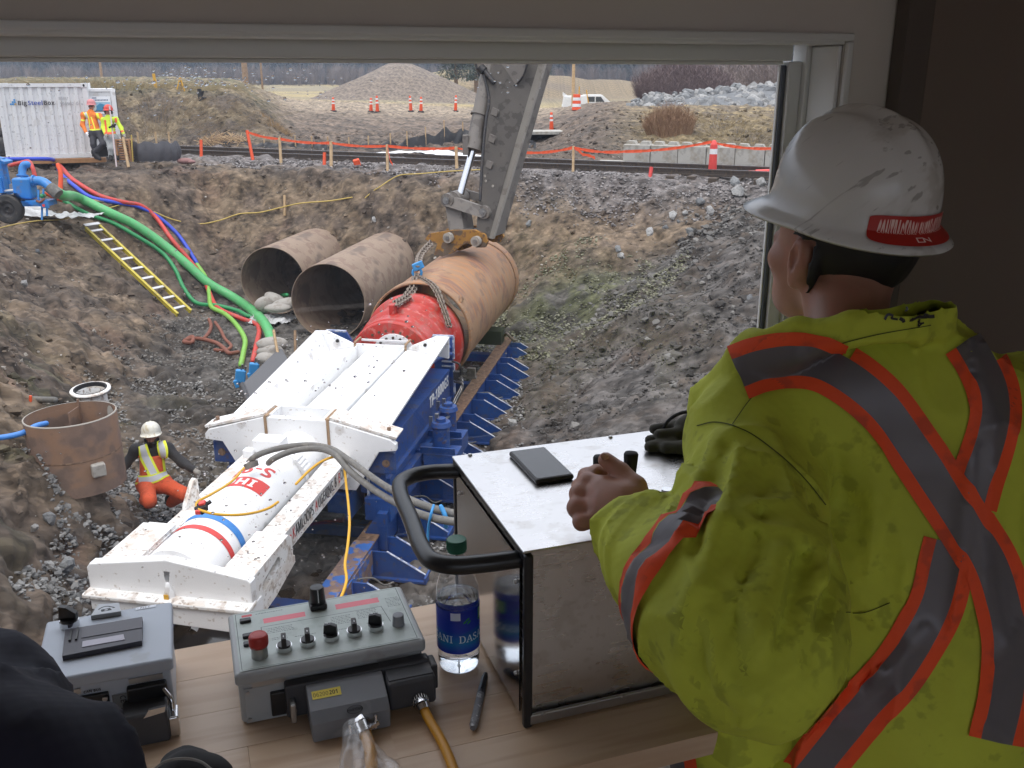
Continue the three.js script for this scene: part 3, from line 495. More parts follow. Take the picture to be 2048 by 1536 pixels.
{ // track under the rig
  const t = thing('launch_track', 'blue launch track with rust topped rails and winged feet under the rig', 'track', mach(AX, -5.95, 8.4), MY), H = 0.4;
  for (const s of [-1, 1]) {
    const X = s * 0.9;
    new B().box(0.24, 0.025, 11.6, X, H, -5.9).build('rail_top', M.railTop, t);
    new B().box(0.03, 0.34, 11.6, X - 0.08, H - 0.18, -5.9).box(0.03, 0.34, 11.6, X + 0.08, H - 0.18, -5.9).build('rail_web', M.bluePaint, t);
    new B().box(0.26, 0.03, 2.3, X + s * 0.01, H + 0.026, -0.6).box(0.03, 0.32, 2.1, X + s * 0.14, H - 0.16, -0.55).build('rail_cover', M.railBlue, t);
    const rack = new B(); for (let i = 0; i < 40; i++) rack.box(0.04, 0.03, 0.05, X - s * 0.14, H + 0.02, -2.6 - i * 0.1); rack.build('rack_teeth', M.railTop, t).userData.kind = 'stuff';
    for (let k = 0; k < 10; k++) {
      const z = -0.7 - k * 1.17, foot = [[0, 0.02], [0.7, 0.02], [0.7, 0.09], [0.58, 0.16], [0.22, 0.36], [0, 0.36]];
      for (const dz of [-0.2, 0.2]) {
        const m = s > 0 ? mat4(X + 0.1, 0, z + dz) : new THREE.Matrix4().makeRotationY(Math.PI).setPosition(X - 0.1, 0, z + dz);
        new B().ext(foot, 0.025, m, 0).build('foot_gusset', M.bluePaint, t);
        const e = new B(), P = (x, y, o = 0) => [s * (x + 0.9 + 0.1), y, z + dz + 0.0125 * s + o];
        e.plate([P(0.22, 0.366, 0.016), P(0.22, 0.366, -0.016), P(0.58, 0.166, -0.016), P(0.58, 0.166, 0.016)], 0.006).plate([P(0.58, 0.166, 0.016), P(0.58, 0.166, -0.016), P(0.704, 0.09, -0.016), P(0.704, 0.09, 0.016)], 0.006); e.build('gusset_edge', M.edgePaint, t);
      }
      new B().box(0.74, 0.03, 0.56, X + s * 0.46, 0.01, z).box(0.025, 0.07, 0.56, X + s * 0.815, 0.045, z).build('foot_plate', M.bluePaint, t);
      if (k % 2 === 0) new B().tube([[X + s * 0.12, 0.32, z - 0.3], [X + s * 0.3, 0.28, z - 0.45], [X + s * 0.42, 0.16, z - 0.52], [X + s * 0.5, 0.15, z - 0.62]], 0.012, 6).build('cable', M.greyHose, t);
    }
  }
  for (let k = 0; k < 6; k++) new B().box(1.6, 0.16, 0.2, 0, 0.1, -0.6 - k * 2.1).build('cross_tie', M.bluePaint, t);
  new B().box(0.5, 0.3, 0.4, 0.62, H + 0.16, -11.2).build('end_block', std('darkGreen', { color: lin(0.03, 0.04, 0.025), roughness: 0.6 }), t);
  new B().rbox(0.16, 0.2, 0.1, 0.01, 0.75, H + 0.12, -8.6).box(0.3, 0.03, 0.12, 0.7, H + 0.03, -8.6).build('pipe_stop', M.armPaint, t);
  new B().tube([[0.9, H + 0.15, -11.3], [0.98, H + 0.25, -11.1], [1.08, H + 0.1, -11.2], [1.1, H, -11.5]], 0.03, 6).build('shackle', M.chain, t);
}
{ // red pushing head
  const t = thing('pushing_head', 'red round bolted steel head pressed against the rusty pipe', 'pipe pusher', mach(-4.57, -4.5, 14.25), MY);
  const R = new THREE.Matrix4().makeRotationX(-Math.PI / 2);
  new B().lathe([[0.001, 0], [0.7, 0], [0.725, 0.02], [0.725, 0.11], [0.7, 0.125], [0.7, 0.15], [0.74, 0.17], [0.745, 0.52], [0.71, 0.54], [0.71, 0.6], [0.79, 0.63], [0.8, 0.72], [0.775, 0.75], [0.785, 1.22], [0.87, 1.26], [0.885, 1.34], [0.885, 1.44], [0.86, 1.46], [0.83, 1.75], [0.001, 1.75]], R, 64).build('drum', M.redPaint, t);
  const bt = new B().cyl([0, 0, 0], [0, 0, 0.02], 0.022, 0.022, 8).g(); for (let i = 0; i < 30; i++) { const a = i / 30 * 6.283; part(t, 'bolt', bt, M.railTop).position.set(0.58 * Math.cos(a), 0.58 * Math.sin(a), 0); }
  new B().rbox(0.09, 0.2, 0.2, 0.02, -0.1, 0.8, -0.55).build('lifting_lug', M.redPaint, t);
}
const rust = std('rustPipe', { roughness: 0.72, bumpMap: BUMP.rough, bumpScale: 0.003, side: THREE.DoubleSide, map: tex(512, (x, y) => {
  let c = mixc([0.29, 0.15, 0.08], [0.35, 0.22, 0.135], fbm(x * 6, y * 12, 0, 4, 6)), s = fbm(x * 3, y * 48 + 3, 0, 4, 3), p = fbm(x * 4 + 9, y * 4, 0, 4, 4), q = fbm(x * 5 + 2, y * 30, 0, 4, 5);
  c = mixc(c, [0.2, 0.1, 0.075], 0.7 * sst(0.52, 0.66, p)); c = mixc(c, [0.42, 0.3, 0.22], 0.55 * sst(0.54, 0.7, s)); c = mixc(c, [0.48, 0.2, 0.06], 0.6 * sst(0.56, 0.7, q)); return mixc(c, [0.15, 0.1, 0.08], 0.5 * sst(0.6, 0.72, fbm(x * 9, y * 9 + 4, 0, 4, 9)));
}, true, 1) });
const muddyPipe = std('muddyPipe', { roughness: 0.85, bumpMap: BUMP.rough, bumpScale: 0.003, side: THREE.DoubleSide, map: tex(512, (x, y) => {
  let c = mixc([0.235, 0.17, 0.125], [0.3, 0.225, 0.165], fbm(x * 8, y * 8, 0, 4, 8)); c = mixc(c, [0.13, 0.098, 0.08], 0.8 * sst(0.47, 0.58, fbm(x * 3, y * 3 + 7, 0, 4, 3))); return mixc(c, [0.17, 0.105, 0.08], 0.5 * sst(0.55, 0.65, fbm(x * 12, y * 12, 0, 4, 12)));
}, true, 1) });
function pipe(name, label, pos, ry, r, len, m, wall = 0.022) {
  const t = thing(name, label, 'steel pipe', pos, ry), R = new THREE.Matrix4().makeRotationX(-Math.PI / 2);
  const g = new THREE.LatheGeometry([[r - wall, len], [r - wall, 0], [r - wall * 0.8, -0.004], [r - wall * 0.2, -0.004], [r, 0], [r, len]].map((p) => new THREE.Vector2(...p)), 72).applyMatrix4(R);
  const u = g.attributes.uv, p = g.attributes.position; for (let i = 0; i < u.count; i++) u.setXY(i, u.getX(i) * r * 6.2832 / 2.2, p.getZ(i) / 2.2 + (p.getX(i) ** 2 + p.getY(i) ** 2 < (r - wall / 2) ** 2 ? 0.37 : 0));
  part(t, 'pipe_wall', g, m); return t;
}
{
  const t = pipe('rusty_casing', 'rust orange steel pipe behind the red pushing head, under the excavator arm', mach(-4.55, -4.42, 15.95), MY, 0.92, 5.0, M.rustPipe);
  const ring = (z, r0, r1, l) => part(t, 'end_band', boxUV(new THREE.LatheGeometry([[r0, 0], [r1, 0], [r1, l], [r0, l]].map((p) => new THREE.Vector2(...p)), 72).applyMatrix4(new THREE.Matrix4().makeRotationX(-Math.PI / 2).setPosition(0, 0, z)).toNonIndexed()), M.rustPipe);
  ring(0.02, 0.921, 0.945, 0.28); ring(-4.62, 0.921, 0.95, 0.34);
  new B().ext([[0, 0], [0.26, 0], [0.13, 0.1], [0.05, 0.11]], 0.03, new THREE.Matrix4().makeRotationY(Math.PI / 2).setPosition(-0.35, 0.85, -0.9)).ext([[0, 0], [0.2, 0], [0.04, 0.09]], 0.04, new THREE.Matrix4().makeRotationY(Math.PI / 2).setPosition(0.72, 0.6, -0.1)).build('lug', M.rustPipe, t);
  pipe('steel_pipe', 'brown mud stained open steel pipe, the one left of all pipes, sandbags in its mouth', mach(-10.5, -5.13, 23.0), MY, 0.9, 4.2, M.muddyPipe);
  pipe('steel_pipe', 'brown mud stained open steel pipe between the sandbagged pipe and the rusty one', mach(-8.27, -5.16, 21.1), MY, 0.93, 5.4, M.muddyPipe);
}
{ // excavator arm reaching in from above the frame
  const d = 19.3, e = v(0.3, 0, -0.62), P = (x, y, dd = d) => onD(x, y, dd);
  const base = P(962, 478), t = thing('excavator_arm', 'grey brown excavator arm hanging down above the rusty pipe, with a yellow coupler', 'excavator', base);
  const L = (x, y, o = 0, dd = d) => P(x, y, dd).sub(base).addScaledVector(e, o);
  const slab = (px, o0, o1, name, m) => { const b = new B(), A = px.map(([x, y]) => L(x, y, o0)), C = px.map(([x, y]) => L(x, y, o1)), k = px.length; const tri = THREE.ShapeUtils.triangulateShape(px.map((q) => new THREE.Vector2(q[0], -q[1])), []); for (const [i, j, l] of tri) { b.poly(A[i], A[l], A[j]); b.poly(A[i], A[j], A[l]); b.poly(C[i], C[j], C[l]); } for (let i = 0; i < k; i++) b.poly(A[i], A[(i + 1) % k], C[(i + 1) % k], C[i]); return b.build(name, m, t); };
  const stick = [[986, 60], [1098, 60], [1057, 198], [1010, 362], [979, 476], [955, 470], [953, 452], [958, 397], [966, 290], [972, 220], [984, 126]];
  slab(stick, 0, 1, 'stick', M.armPaint);
  slab([[1098, 60], [1111, 60], [1068, 204], [1018, 372], [986, 478], [979, 476], [1010, 362], [1057, 198]], -0.03, 0.12, 'stick_edge', M.armEdge);
  { const c = new THREE.TorusGeometry(0.58, 0.02, 8, 60), n = e.clone().normalize(); const q = new THREE.Quaternion().setFromUnitVectors(v(0, 0, -1), n); const b = new B(); b.add(c, new THREE.Matrix4().compose(L(1003, 120, -0.03), q, v(1, 1, 1))); b.build('pivot_ring', M.blackSteel, t);
    const b2 = new B(); b2.cyl(L(1003, 120, 0.02), L(1003, 120, -0.025), 0.56, 0.56, 40); b2.build('pivot_cover', M.armPaint, t); }
  for (const [x, y] of [[991, 224], [986, 277], [980, 329]]) new B().cyl(L(x, y, 0), L(x, y, -0.08), 0.1, 0.1, 4).build('hose_clamp', M.armPaint, t);
  for (const [x, y] of [[970, 352], [972, 362], [986, 372]]) new B().cyl(L(x, y, 0), L(x, y, -0.02), 0.03, 0.03, 6).build('bolt', M.armEdge, t);
  new B().cyl(L(972, 120, 0.3), L(938, 292, 0.3), 0.155, 0.155, 20).build('ram_barrel', M.armPaint, t);
  new B().cyl(L(941, 280, 0.3), L(936, 302, 0.3), 0.2, 0.2, 18).build('ram_collar', M.armPaint, t); new B().cyl(L(950, 228, 0.3), L(949, 232, 0.3), 0.19, 0.19, 18).rbox(0.12, 0.4, 0.12, 0.02, ...L(928, 290, 0.1).toArray()).build('ram_collar', M.armPaint, t);
  new B().cyl(L(936, 302, 0.3), L(911, 390, 0.3), 0.075, 0.075, 18).build('ram_rod', M.chrome, t);
  new B().cyl(L(964, 136, 0), L(992, 166, -0.1), 0.05, 0.05, 10).cyl(L(960, 134, 0), L(968, 142, 0), 0.09, 0.09, 10).tube([L(968, 150, 0), L(978, 200, 0), L(972, 240, 0), L(966, 300, 0), L(960, 400, 0)], 0.03, 6).build('ram_hose', M.blackSteel, t);
  const link = (a, c, r, o0, o1, name) => { const b = new B().cyl(L(...a, o0), L(...a, o1), r * 1.15, r * 1.15, 20).cyl(L(...c, o0), L(...c, o1), r * 1.15, r * 1.15, 20); const dx = c[0] - a[0], dy = c[1] - a[1], ll = Math.hypot(dx, dy), ex = -dy / ll * r * 92, ey = dx / ll * r * 92; const m = (o) => [[a[0] + ex, a[1] + ey], [a[0] - ex, a[1] - ey], [c[0] - ex, c[1] - ey], [c[0] + ex, c[1] + ey]].map(([x, y]) => L(x, y, o)); const A = m(o0), C = m(o1); b.poly(...A); b.poly(...C); for (let i = 0; i < 4; i++) b.poly(A[i], A[(i + 1) % 4], C[(i + 1) % 4], C[i]); b.build(name, M.armPaint, t); };
  link([897, 400], [970, 424], 0.12, -0.12, 0.02, 'link_arm'); link([900, 394], [968, 412], 0.09, 0.9, 1.0, 'link_arm');
  link([900, 402], [911, 476], 0.16, 0.12, 0.75, 'h_link');
  for (const [x, y, r] of [[897, 400, 0.07], [970, 424, 0.08]]) new B().cyl(L(x, y, -0.1), L(x, y, -0.17), r, r, 16).cyl(L(x, y, -0.16), L(x, y, -0.2), r * 0.45, r * 0.45, 6).build('link_pin', M.steelDull, t);
  const coup = [[853, 478], [862, 466], [902, 460], [952, 459], [972, 468], [978, 482], [972, 494], [956, 494], [938, 485], [926, 490], [908, 505], [888, 512], [872, 508], [878, 486]];
  slab(coup, -0.1, 0.02, 'coupler_plate', M.yellowPaint); slab(coup, 0.95, 1.05, 'coupler_plate', M.yellowPaint);
  slab([[856, 472], [900, 462], [940, 466], [930, 482], [880, 486]], 0.04, 0.94, 'coupler_body', M.blackSteel);
  for (const [x, y] of [[902, 474], [957, 481]]) new B().cyl(L(x, y, -0.08), L(x, y, -0.22), 0.105, 0.105, 20).build('coupler_boss', M.armEdge, t), new B().cyl(L(x, y, -0.2), L(x, y, -0.26), 0.05, 0.05, 6).build('coupler_pin', M.steelDull, t);
}
{ // lifting chain
  const top = onD(862, 486, 18.9), hook = onD(836, 532, 17.2), lug = mach(-4.67, -3.62, 14.8), right = onD(896, 652, 16.2), mid = onD(866, 575, 16.6);
  const t = thing('lifting_chain', 'steel lifting chain with a blue hook hanging from the excavator arm to the red head', 'chain', hook);
  const links = (pts, name, r = 0.045, n = 0) => { const c = new THREE.CatmullRomCurve3(pts), len = c.getLength(), k = n || Math.round(len / (r * 1.5)), b = new B(); for (let i = 0; i < k; i++) { const p = c.getPointAt((i + 0.5) / k).sub(hook), d = c.getTangentAt((i + 0.5) / k), q = new THREE.Quaternion().setFromUnitVectors(v(1, 0, 0), d); b.add(new THREE.TorusGeometry(r, r * 0.34, 5, 10), new THREE.Matrix4().compose(p, q, v(1.35, 1, 1)).multiply(new THREE.Matrix4().makeRotationX(i % 2 ? 1.57 : 0.4))); } b.build(name, M.chain, t); };
  links([top, top.clone().lerp(hook, 0.5).add(v(-0.08, -0.02, 0)), hook], 'hook_chain', 0.06);
  const h2 = hook.clone().add(v(-0.04, -0.18, 0));
  links([h2, h2.clone().lerp(lug, 0.5).add(v(0.02, -0.1, 0)), lug], 'chain_leg', 0.05); links([h2.clone().add(v(0.06, 0, 0.03)), h2.clone().lerp(lug, 0.5).add(v(0.1, -0.08, 0)), lug.clone().add(v(0.05, 0, 0))], 'chain_leg', 0.05);
  links([h2, mid, onD(886, 620, 16.3), right], 'chain_leg', 0.04); links([h2.clone().add(v(0.03, 0, 0)), mid.clone().add(v(0.06, 0, 0)), onD(890, 618, 16.3), right.clone().add(v(0.04, 0, 0))], 'chain_leg', 0.04);
  new B().rbox(0.2, 0.14, 0.08, 0.02, 0, 0, 0, 0, 0, 0.4).add(new THREE.TorusGeometry(0.08, 0.025, 6, 14), mat4(-0.02, -0.12, 0)).build('hook', M.hookBlue, t);
}

// ---------------------------------------------------------------- the trailer room with the big window
const rl = (p) => { const c = Math.cos(RY), s = Math.sin(RY); return [p.x * c - p.z * s, p.y, -p.x * s - p.z * c]; };   // back to room coordinates
function rthing(name, label, cat, r, y, f, group) { const t = thing(name, label, cat, room(r, y, f), RY, group); return [t, (R, Y, F) => [R - r, Y - y, f - F]]; }
const canvasTex = (w, h, draw) => { const c = document.createElement('canvas'); c.width = w; c.height = h; const g = c.getContext('2d'); draw(g, w, h); const t = new THREE.CanvasTexture(c); t.colorSpace = THREE.SRGBColorSpace; t.magFilter = THREE.LinearFilter; return t; };
function sheet(parent, name, q, m, label) {         // a printed face on the quad q (from lower left, anticlockwise)
  const g = new THREE.BufferGeometry(), P = q.map((p) => p.isVector3 ? p.toArray() : p);
  g.setAttribute('position', new THREE.Float32BufferAttribute([...P[0], ...P[1], ...P[2], ...P[0], ...P[2], ...P[3]], 3)); g.setAttribute('uv', new THREE.Float32BufferAttribute([0, 0, 1, 0, 1, 1, 0, 0, 1, 1, 0, 1], 2)); g.computeVertexNormals();
  return part(parent, name, g, m, label);
}
mapped('wallPaint', 1.2, [0.62, 0.57, 0.52], 0.03, [], 0.8, { bumpMap: BUMP.fine, bumpScale: 0.0006 });
mapped('darkPanel', 1.2, [0.17, 0.13, 0.105], 0.06, [], 0.7);
std('vinyl', { color: lin(0.68, 0.68, 0.66), roughness: 0.38 });
std('seal', { color: lin(0.1, 0.11, 0.13), roughness: 0.5 });
mapped('floorBoard', 1, [0.52, 0.44, 0.37], 0.2, [], 0.7);
{
  const R4 = (x, y, f) => new THREE.Matrix4().makeRotationY(RY).setPosition(room(x, y, f));
  const st = (name, b) => tag(b.build(numbered(name), M.wallPaint, scene), null, null, null, 'structure');
  const hole = [[-1.62, -0.99], [-1.62, 0.06], [1.034, 0.06], [1.034, -0.99]];
  st('wall', new B().ext([[-1.95, -1.75], [2.35, -1.75], [2.35, 0.62], [-1.95, 0.62]], 0.13, R4(0, 0, 1.49), 0, [hole]));
  st('wall', new B().ext([[-1.95, -1.75], [2.35, -1.75], [2.35, 0.62], [-1.95, 0.62]], 0.1, R4(0, 0, -1.9), 0, [[[-1.75, -1.15], [-1.75, 0.5], [1.3, 0.5], [1.3, -1.15]]]));
  st('wall', new B().box(0.1, 2.37, 3.2, 0, 0, 0).add(new THREE.BoxGeometry(0.001, 0.001, 0.001)) && new B().add(new THREE.BoxGeometry(0.1, 2.37, 3.16), R4(-1.9, -0.565, -0.22)));
  st('wall', new B().add(new THREE.BoxGeometry(0.1, 2.37, 3.16), R4(2.3, -0.565, -0.22)));
  st('ceiling', new B().add(new THREE.BoxGeometry(4.3, 0.1, 3.4), R4(0.2, 0.67, -0.2)));
  const fl = new B().add(new THREE.BoxGeometry(4.3, 0.1, 3.4), R4(0.2, -1.8, -0.2)); tag(fl.build('floor', M.floorBoard, scene), null, null, null, 'structure');
}
{ // dark panel right of the window, with its edge trim
  const [t, L] = rthing('wall_panel', 'dark brown wall panel in the right corner beside the window', 'panel', 1.62, -0.6, 1.345);
  new B().box(0.92, 2.2, 0.022, 0.03, 0.05, 0).build('panel_board', M.darkPanel, t);
  new B().box(0.05, 2.2, 0.03, -0.47, 0.05, 0.004).build('edge_trim', std('darkTrim', { color: lin(0.1, 0.08, 0.068), roughness: 0.5 }), t);
  new B().box(0.012, 2.2, 0.034, -0.44, 0.05, 0.003).build('edge_bead', M.darkPanel, t);
}
{ // window frame and pane
  const [t, L] = rthing('window', 'wide window with white frame and rain drops on its pane, looking onto the pit', 'window', 0, -0.9, 1.46);
  const bx = (name, r0, r1, y0, y1, f0, f1, m = M.vinyl) => new B().rbox(r1 - r0, y1 - y0, f1 - f0, 0.003, (r0 + r1) / 2, (y0 + y1) / 2 + 0.9, 1.46 - (f0 + f1) / 2).build(name, m, t);
  bx('head', -1.6, 0.985, 0.023, 0.058, 1.425, 1.478); bx('head_bead', -1.6, 0.985, 0.017, 0.0235, 1.45, 1.474); bx('head_stop', -1.6, 1.032, 0.047, 0.0595, 1.355, 1.42);
  bx('casing', -1.7, 1.046, 0.052, 0.064, 1.35, 1.3595); bx('casing', 1.034, 1.046, -1.02, 0.0515, 1.35, 1.3595);
  bx('jamb', 0.993, 1.0185, -0.98, 0.0225, 1.445, 1.476); bx('jamb', 1.0185, 1.033, -0.98, 0.0585, 1.435, 1.476); bx('jamb_lining', 1.026, 1.033, -0.98, 0.046, 1.362, 1.4345); bx('jamb', -1.62, -1.58, -0.98, 0.058, 1.36, 1.476); bx('sill', -1.6, 1.03, -0.988, -0.94, 1.43, 1.478);
  bx('seal', 0.984, 0.993, -0.94, 0.0168, 1.452, 1.468, M.seal); bx('seal_bead', 0.9815, 0.9845, -0.94, 0.0165, 1.4565, 1.463, M.vinyl);
  new B().box(0.006, 0.018, 0.004, 1.012, 0.885, 0.012).build('scuff_mark', M.darkGrey, t);
  const glass = phy('glass', { color: lin(1, 1, 1), roughness: 0, transmission: 1, thickness: 0, ior: 1.5 });
  const pg = new THREE.PlaneGeometry(2.6, 0.99); pg.translate(-0.31, 0.455, 0);
  part(t, 'glass_pane', pg, glass);
  const drop = phy('dropWater', { color: lin(1, 1, 1), roughness: 0.02, transmission: 1, thickness: 0.005, ior: 1.333 });
  seed(5); const db = new B();
  const addDrop = (px, py, s) => { const r = ray(px, py), q = rl(r), k = 1.4635 / q[2], P = rl(r.multiplyScalar(k)); const rad0 = s / FOC * 1.5 * 0.5; const g = new THREE.SphereGeometry(1, 10, 5, 0, 6.2832, 0, Math.PI / 2); g.rotateX(-Math.PI / 2); db.add(g, new THREE.Matrix4().compose(v(P[0], P[1] + 0.9, -0.0012), new THREE.Quaternion(), v(rad0 * rr(0.9, 1.3), rad0 * rr(0.75, 1), rad0 * 0.45))); };
  const cl = [[360, 150, 70, 22, 60], [470, 160, 120, 22, 70], [620, 175, 90, 30, 26], [120, 160, 110, 20, 16], [700, 720, 130, 70, 36], [600, 1000, 110, 70, 26], [560, 800, 120, 60, 26], [1000, 160, 60, 30, 14], [780, 620, 60, 40, 16], [430, 1080, 160, 80, 30], [300, 200, 160, 60, 18], [640, 1120, 110, 60, 24], [430, 950, 100, 90, 20]];
  for (const [x, y, sx, sy, n] of cl) for (let i = 0; i < n; i++) { const a = rr(0, 6.283), q = Math.sqrt(-Math.log(rnd() + 1e-3)) * 0.8, X = x + sx * q * Math.cos(a), Y = y + sy * q * Math.sin(a); if (Y > 130 && X > 0 && X < 1540 && Y < 1180) addDrop(X, Y, 2.4 + 4.2 * Math.pow(rnd(), 2)); }
  for (let i = 0; i < 60; i++) addDrop(rr(20, 1500), rr(130, 1150), rr(2, 4));
  tag(db.build('raindrops', drop, t, null, true), null, null, null, 'stuff');
}
// ---------------------------------------------------------------- the bench and what stands on it
const BT = -0.87;
{
  const [t] = rthing('workbench', 'pale wooden workbench of glued boards under the window', 'table', 0.2, -1.75, 1.18);
  const woods = [0, 1, 2, 3].map((k) => std('bench' + k, { roughness: 0.34, map: tex(256, (x, y) => { const g = fbm(x * 3 + k * 5, y * 40 + k * 3, 0, 4, 0), f = fbm(x * 2 + k, y * 6, 0, 3, 0); let c = mixc([[0.52, 0.37, 0.25], [0.55, 0.4, 0.28], [0.5, 0.345, 0.225], [0.54, 0.385, 0.26]][k], [0.36, 0.22, 0.125], 0.45 * sst(0.4, 0.75, g)); return mixc(c, [0.42, 0.27, 0.16], 0.35 * sst(0.4, 0.7, f)); }, true, 0.55) }));
  seed(9); const D0 = 0.955, D1 = 1.412, rows = 5, w = (D1 - D0) / rows;
  for (let i = 0; i < rows; i++) { let x = -1.35 - rr(0, 0.4); while (x < 1.6) { const l = rr(0.35, 0.8); const b = new B().rbox(l - 0.0002, 0.036, w - 0.0002, 0.0005, x + l / 2 - 0.2, 1.75 + BT - 0.018, 1.18 - (D0 + (i + 0.5) * w)); b.build('board', woods[rnd() * 4 | 0], t); x += l; } }
  for (const [x, z] of [[-1.2, 0.15], [1.3, 0.15], [-1.2, -0.15], [1.3, -0.15]]) new B().box(0.07, 0.84, 0.07, x, 0.42, z).build('leg', M.oldWood, t);
}
mapped('boxGrey', 0.4, [0.36, 0.37, 0.37], 0.05, [[[0.2, 0.18, 0.16], 7, 0.63, 0.06, 0.35]], 0.42);
mapped('boxBlue', 0.4, [0.43, 0.47, 0.53], 0.03, [[[0.25, 0.23, 0.2], 9, 0.68, 0.05, 0.3]], 0.38);
mapped('hoodGrey', 0.3, [0.2, 0.205, 0.22], 0.06, [[[0.35, 0.34, 0.33], 8, 0.64, 0.06, 0.4]], 0.48);
const onLid = (y) => (px, py) => rl(onH(px, py, y));
{ // grey operating box with switches
  const y0 = BT, [t, L] = rthing('control_box', 'grey operating box with red stop button, rotary switches and two red display strips', 'control box', 0.138, y0, 1.262);
  new B().rbox(0.262, 0.072, 0.15, 0.006, 0, 0.036, 0, 0, 0, 0, 3).build('case', M.boxGrey, t);
  new B().rbox(0.27, 0.02, 0.166, 0.006, 0, 0.0765, 0.001, 0, 0, 0, 3).build('lid', M.boxGrey, t);
  const yl = y0 + 0.0868, H = onLid(yl), C = (px, py, dy = 0) => { const q = H(px, py); return L(q[0], yl + dy, q[2]); };
  const pan = canvasTex(1024, 640, (g, w, h) => {
    g.fillStyle = '#a9b2ad'; g.fillRect(0, 0, w, h);
    for (let i = 0; i < 260; i++) { seed(i * 3 + 1); const a = rnd(); g.fillStyle = `rgba(${90 + 90 * a | 0},${95 + 90 * a | 0},${85 + 90 * a | 0},0.10)`; g.beginPath(); g.arc(rnd() * w, rnd() * h, 3 + rnd() * 26, 0, 7); g.fill(); }
    g.strokeStyle = '#23282a'; g.lineWidth = 3; g.strokeRect(12, 12, w - 24, h - 24); g.beginPath(); g.moveTo(150, 400); g.lineTo(150, 205); g.lineTo(880, 205); g.lineTo(900, 400); g.stroke();
    g.fillStyle = '#d8606c'; g.fillRect(170, 110, 250, 58); g.fillRect(610, 90, 270, 62);
    g.fillStyle = '#c23a3f'; g.fillRect(48, 30, 60, 26); g.fillStyle = '#3d4444';
    const rows = (x, y, n, l) => { for (let i = 0; i < n; i++) { let X = x; while (X < x + l) { const a = 3 + rnd() * 13; g.fillRect(X, y + i * 17, a, 5); X += a + 4; } } };
    rows(130, 40, 1, 160); rows(180, 235, 4, 150); rows(560, 235, 6, 110); rows(720, 215, 6, 120); rows(920, 120, 7, 80); rows(200, 350, 2, 90); rows(330, 375, 1, 120); rows(520, 385, 1, 160); rows(760, 370, 1, 100);
  });
  std('panelFace', { map: pan, roughness: 0.36 });
  { const x0 = -0.127, x1 = 0.127, z0 = -0.077, z1 = 0.078, y = 0.0875; sheet(t, 'panel_face', [[x0, y, z1], [x1, y, z1], [x1, y, z0], [x0, y, z0]], M.panelFace); }
  const knob = (px, py, turn, label) => {
    const [x, y, z] = C(px, py); const b = new B().cyl([x, y, z], [x, y + 0.0085, z], 0.0115, 0.0112, 28).build('knob_collar', M.chrome, t);
    const k = new B().cyl([0, 0.0085, 0], [0, 0.0105, 0], 0.0098, 0.0095, 24).ext([[-0.011, 0], [0.0095, 0], [0.0085, 0.0135], [0, 0.0165], [-0.0095, 0.0145]], 0.0056, new THREE.Matrix4().makeTranslation(0, 0.0095, -0.0028), 0.0008); const g = k.g(); g.rotateY(turn); g.translate(x, y, z); part(t, 'rotary_knob', g, M.black);
    const q = new B().box(0.004, 0.0006, 0.001, -0.006, 0.0263, 0).g(); q.rotateY(turn); q.translate(x, y, z); part(t, 'knob_mark', q, M.white);
  };
  knob(569, 1300, 1.5); knob(616, 1289, 1.5); knob(663, 1278, -0.4); knob(709, 1269, 1.5); knob(752, 1258, -0.4);
  { const [x, y, z] = C(520, 1313); new B().cyl([x, y, z], [x, y + 0.019, z], 0.0118, 0.0112, 24).build('stop_collar', M.steelDull, t); new B().lathe([[0, 0.037], [0.0072, 0.0368], [0.008, 0.0358], [0.0088, 0.0368], [0.0118, 0.0355], [0.0136, 0.032], [0.0136, 0.0215], [0.0128, 0.0182], [0, 0.018]], mat4(x, y, z)).build('stop_button', std('stopRed', { color: lin(0.4, 0.028, 0.022), roughness: 0.4 }), t); }
  { const [x, y, z] = C(797, 1250); new B().lathe([[0, 0.018], [0.0075, 0.018], [0.0082, 0.017], [0.0092, 0.001], [0.009, 0], [0, 0]], mat4(x, y, z), 24).build('grey_knob', M.hoodGrey, t); }
  { const [x, y, z] = C(636, 1214); new B().rbox(0.026, 0.01, 0.026, 0.003, x, y + 0.005, z).lathe([[0, 0.036], [0.0095, 0.0355], [0.0105, 0.034], [0.0125, 0.01], [0, 0.01]], mat4(x, y, z), 24).box(0.0022, 0.022, 0.003, x, y + 0.024, z + 0.0115, -0.08).build('big_knob', M.black, t); new B().box(0.0012, 0.02, 0.0008, x, y + 0.025, z + 0.0134, -0.08).build('knob_mark', M.white, t); }
  for (const [px, py] of [[491, 1244], [497, 1274], [499, 1290]]) { const [x, y, z] = C(px, py); new B().rbox(0.0165, 0.005, 0.0105, 0.002, x, y + 0.0025, z).build('push_button', M.black, t); }
  const zf = 0.0765;                                    // front face and its plugs
  for (const x of [-0.09, 0.085]) new B().box(0.046, 0.008, 0.002, x, 0.062, zf).build('lid_latch', M.steelDull, t);
  new B().rbox(0.074, 0.056, 0.003, 0.001, -0.088, 0.03, zf).build('blank_plate', M.boxGrey, t);
  for (const [x, y] of [[-0.12, 0.052], [-0.057, 0.052], [-0.12, 0.008], [-0.057, 0.04]]) new B().cyl([x, y, zf + 0.001], [x, y, zf + 0.004], 0.003, 0.003, 10).build('screw', M.steelDull, t);
  new B().rbox(0.04, 0.038, 0.01, 0.002, -0.07, 0.028, zf + 0.003).cyl([-0.063, 0.02, zf], [-0.063, 0.02, zf + 0.012], 0.005, 0.005, 10).build('socket_cover', M.black, t);
  new B().rbox(0.15, 0.052, 0.018, 0.003, 0.005, 0.034, zf + 0.008).build('plug_flange', M.blackPlastic, t);
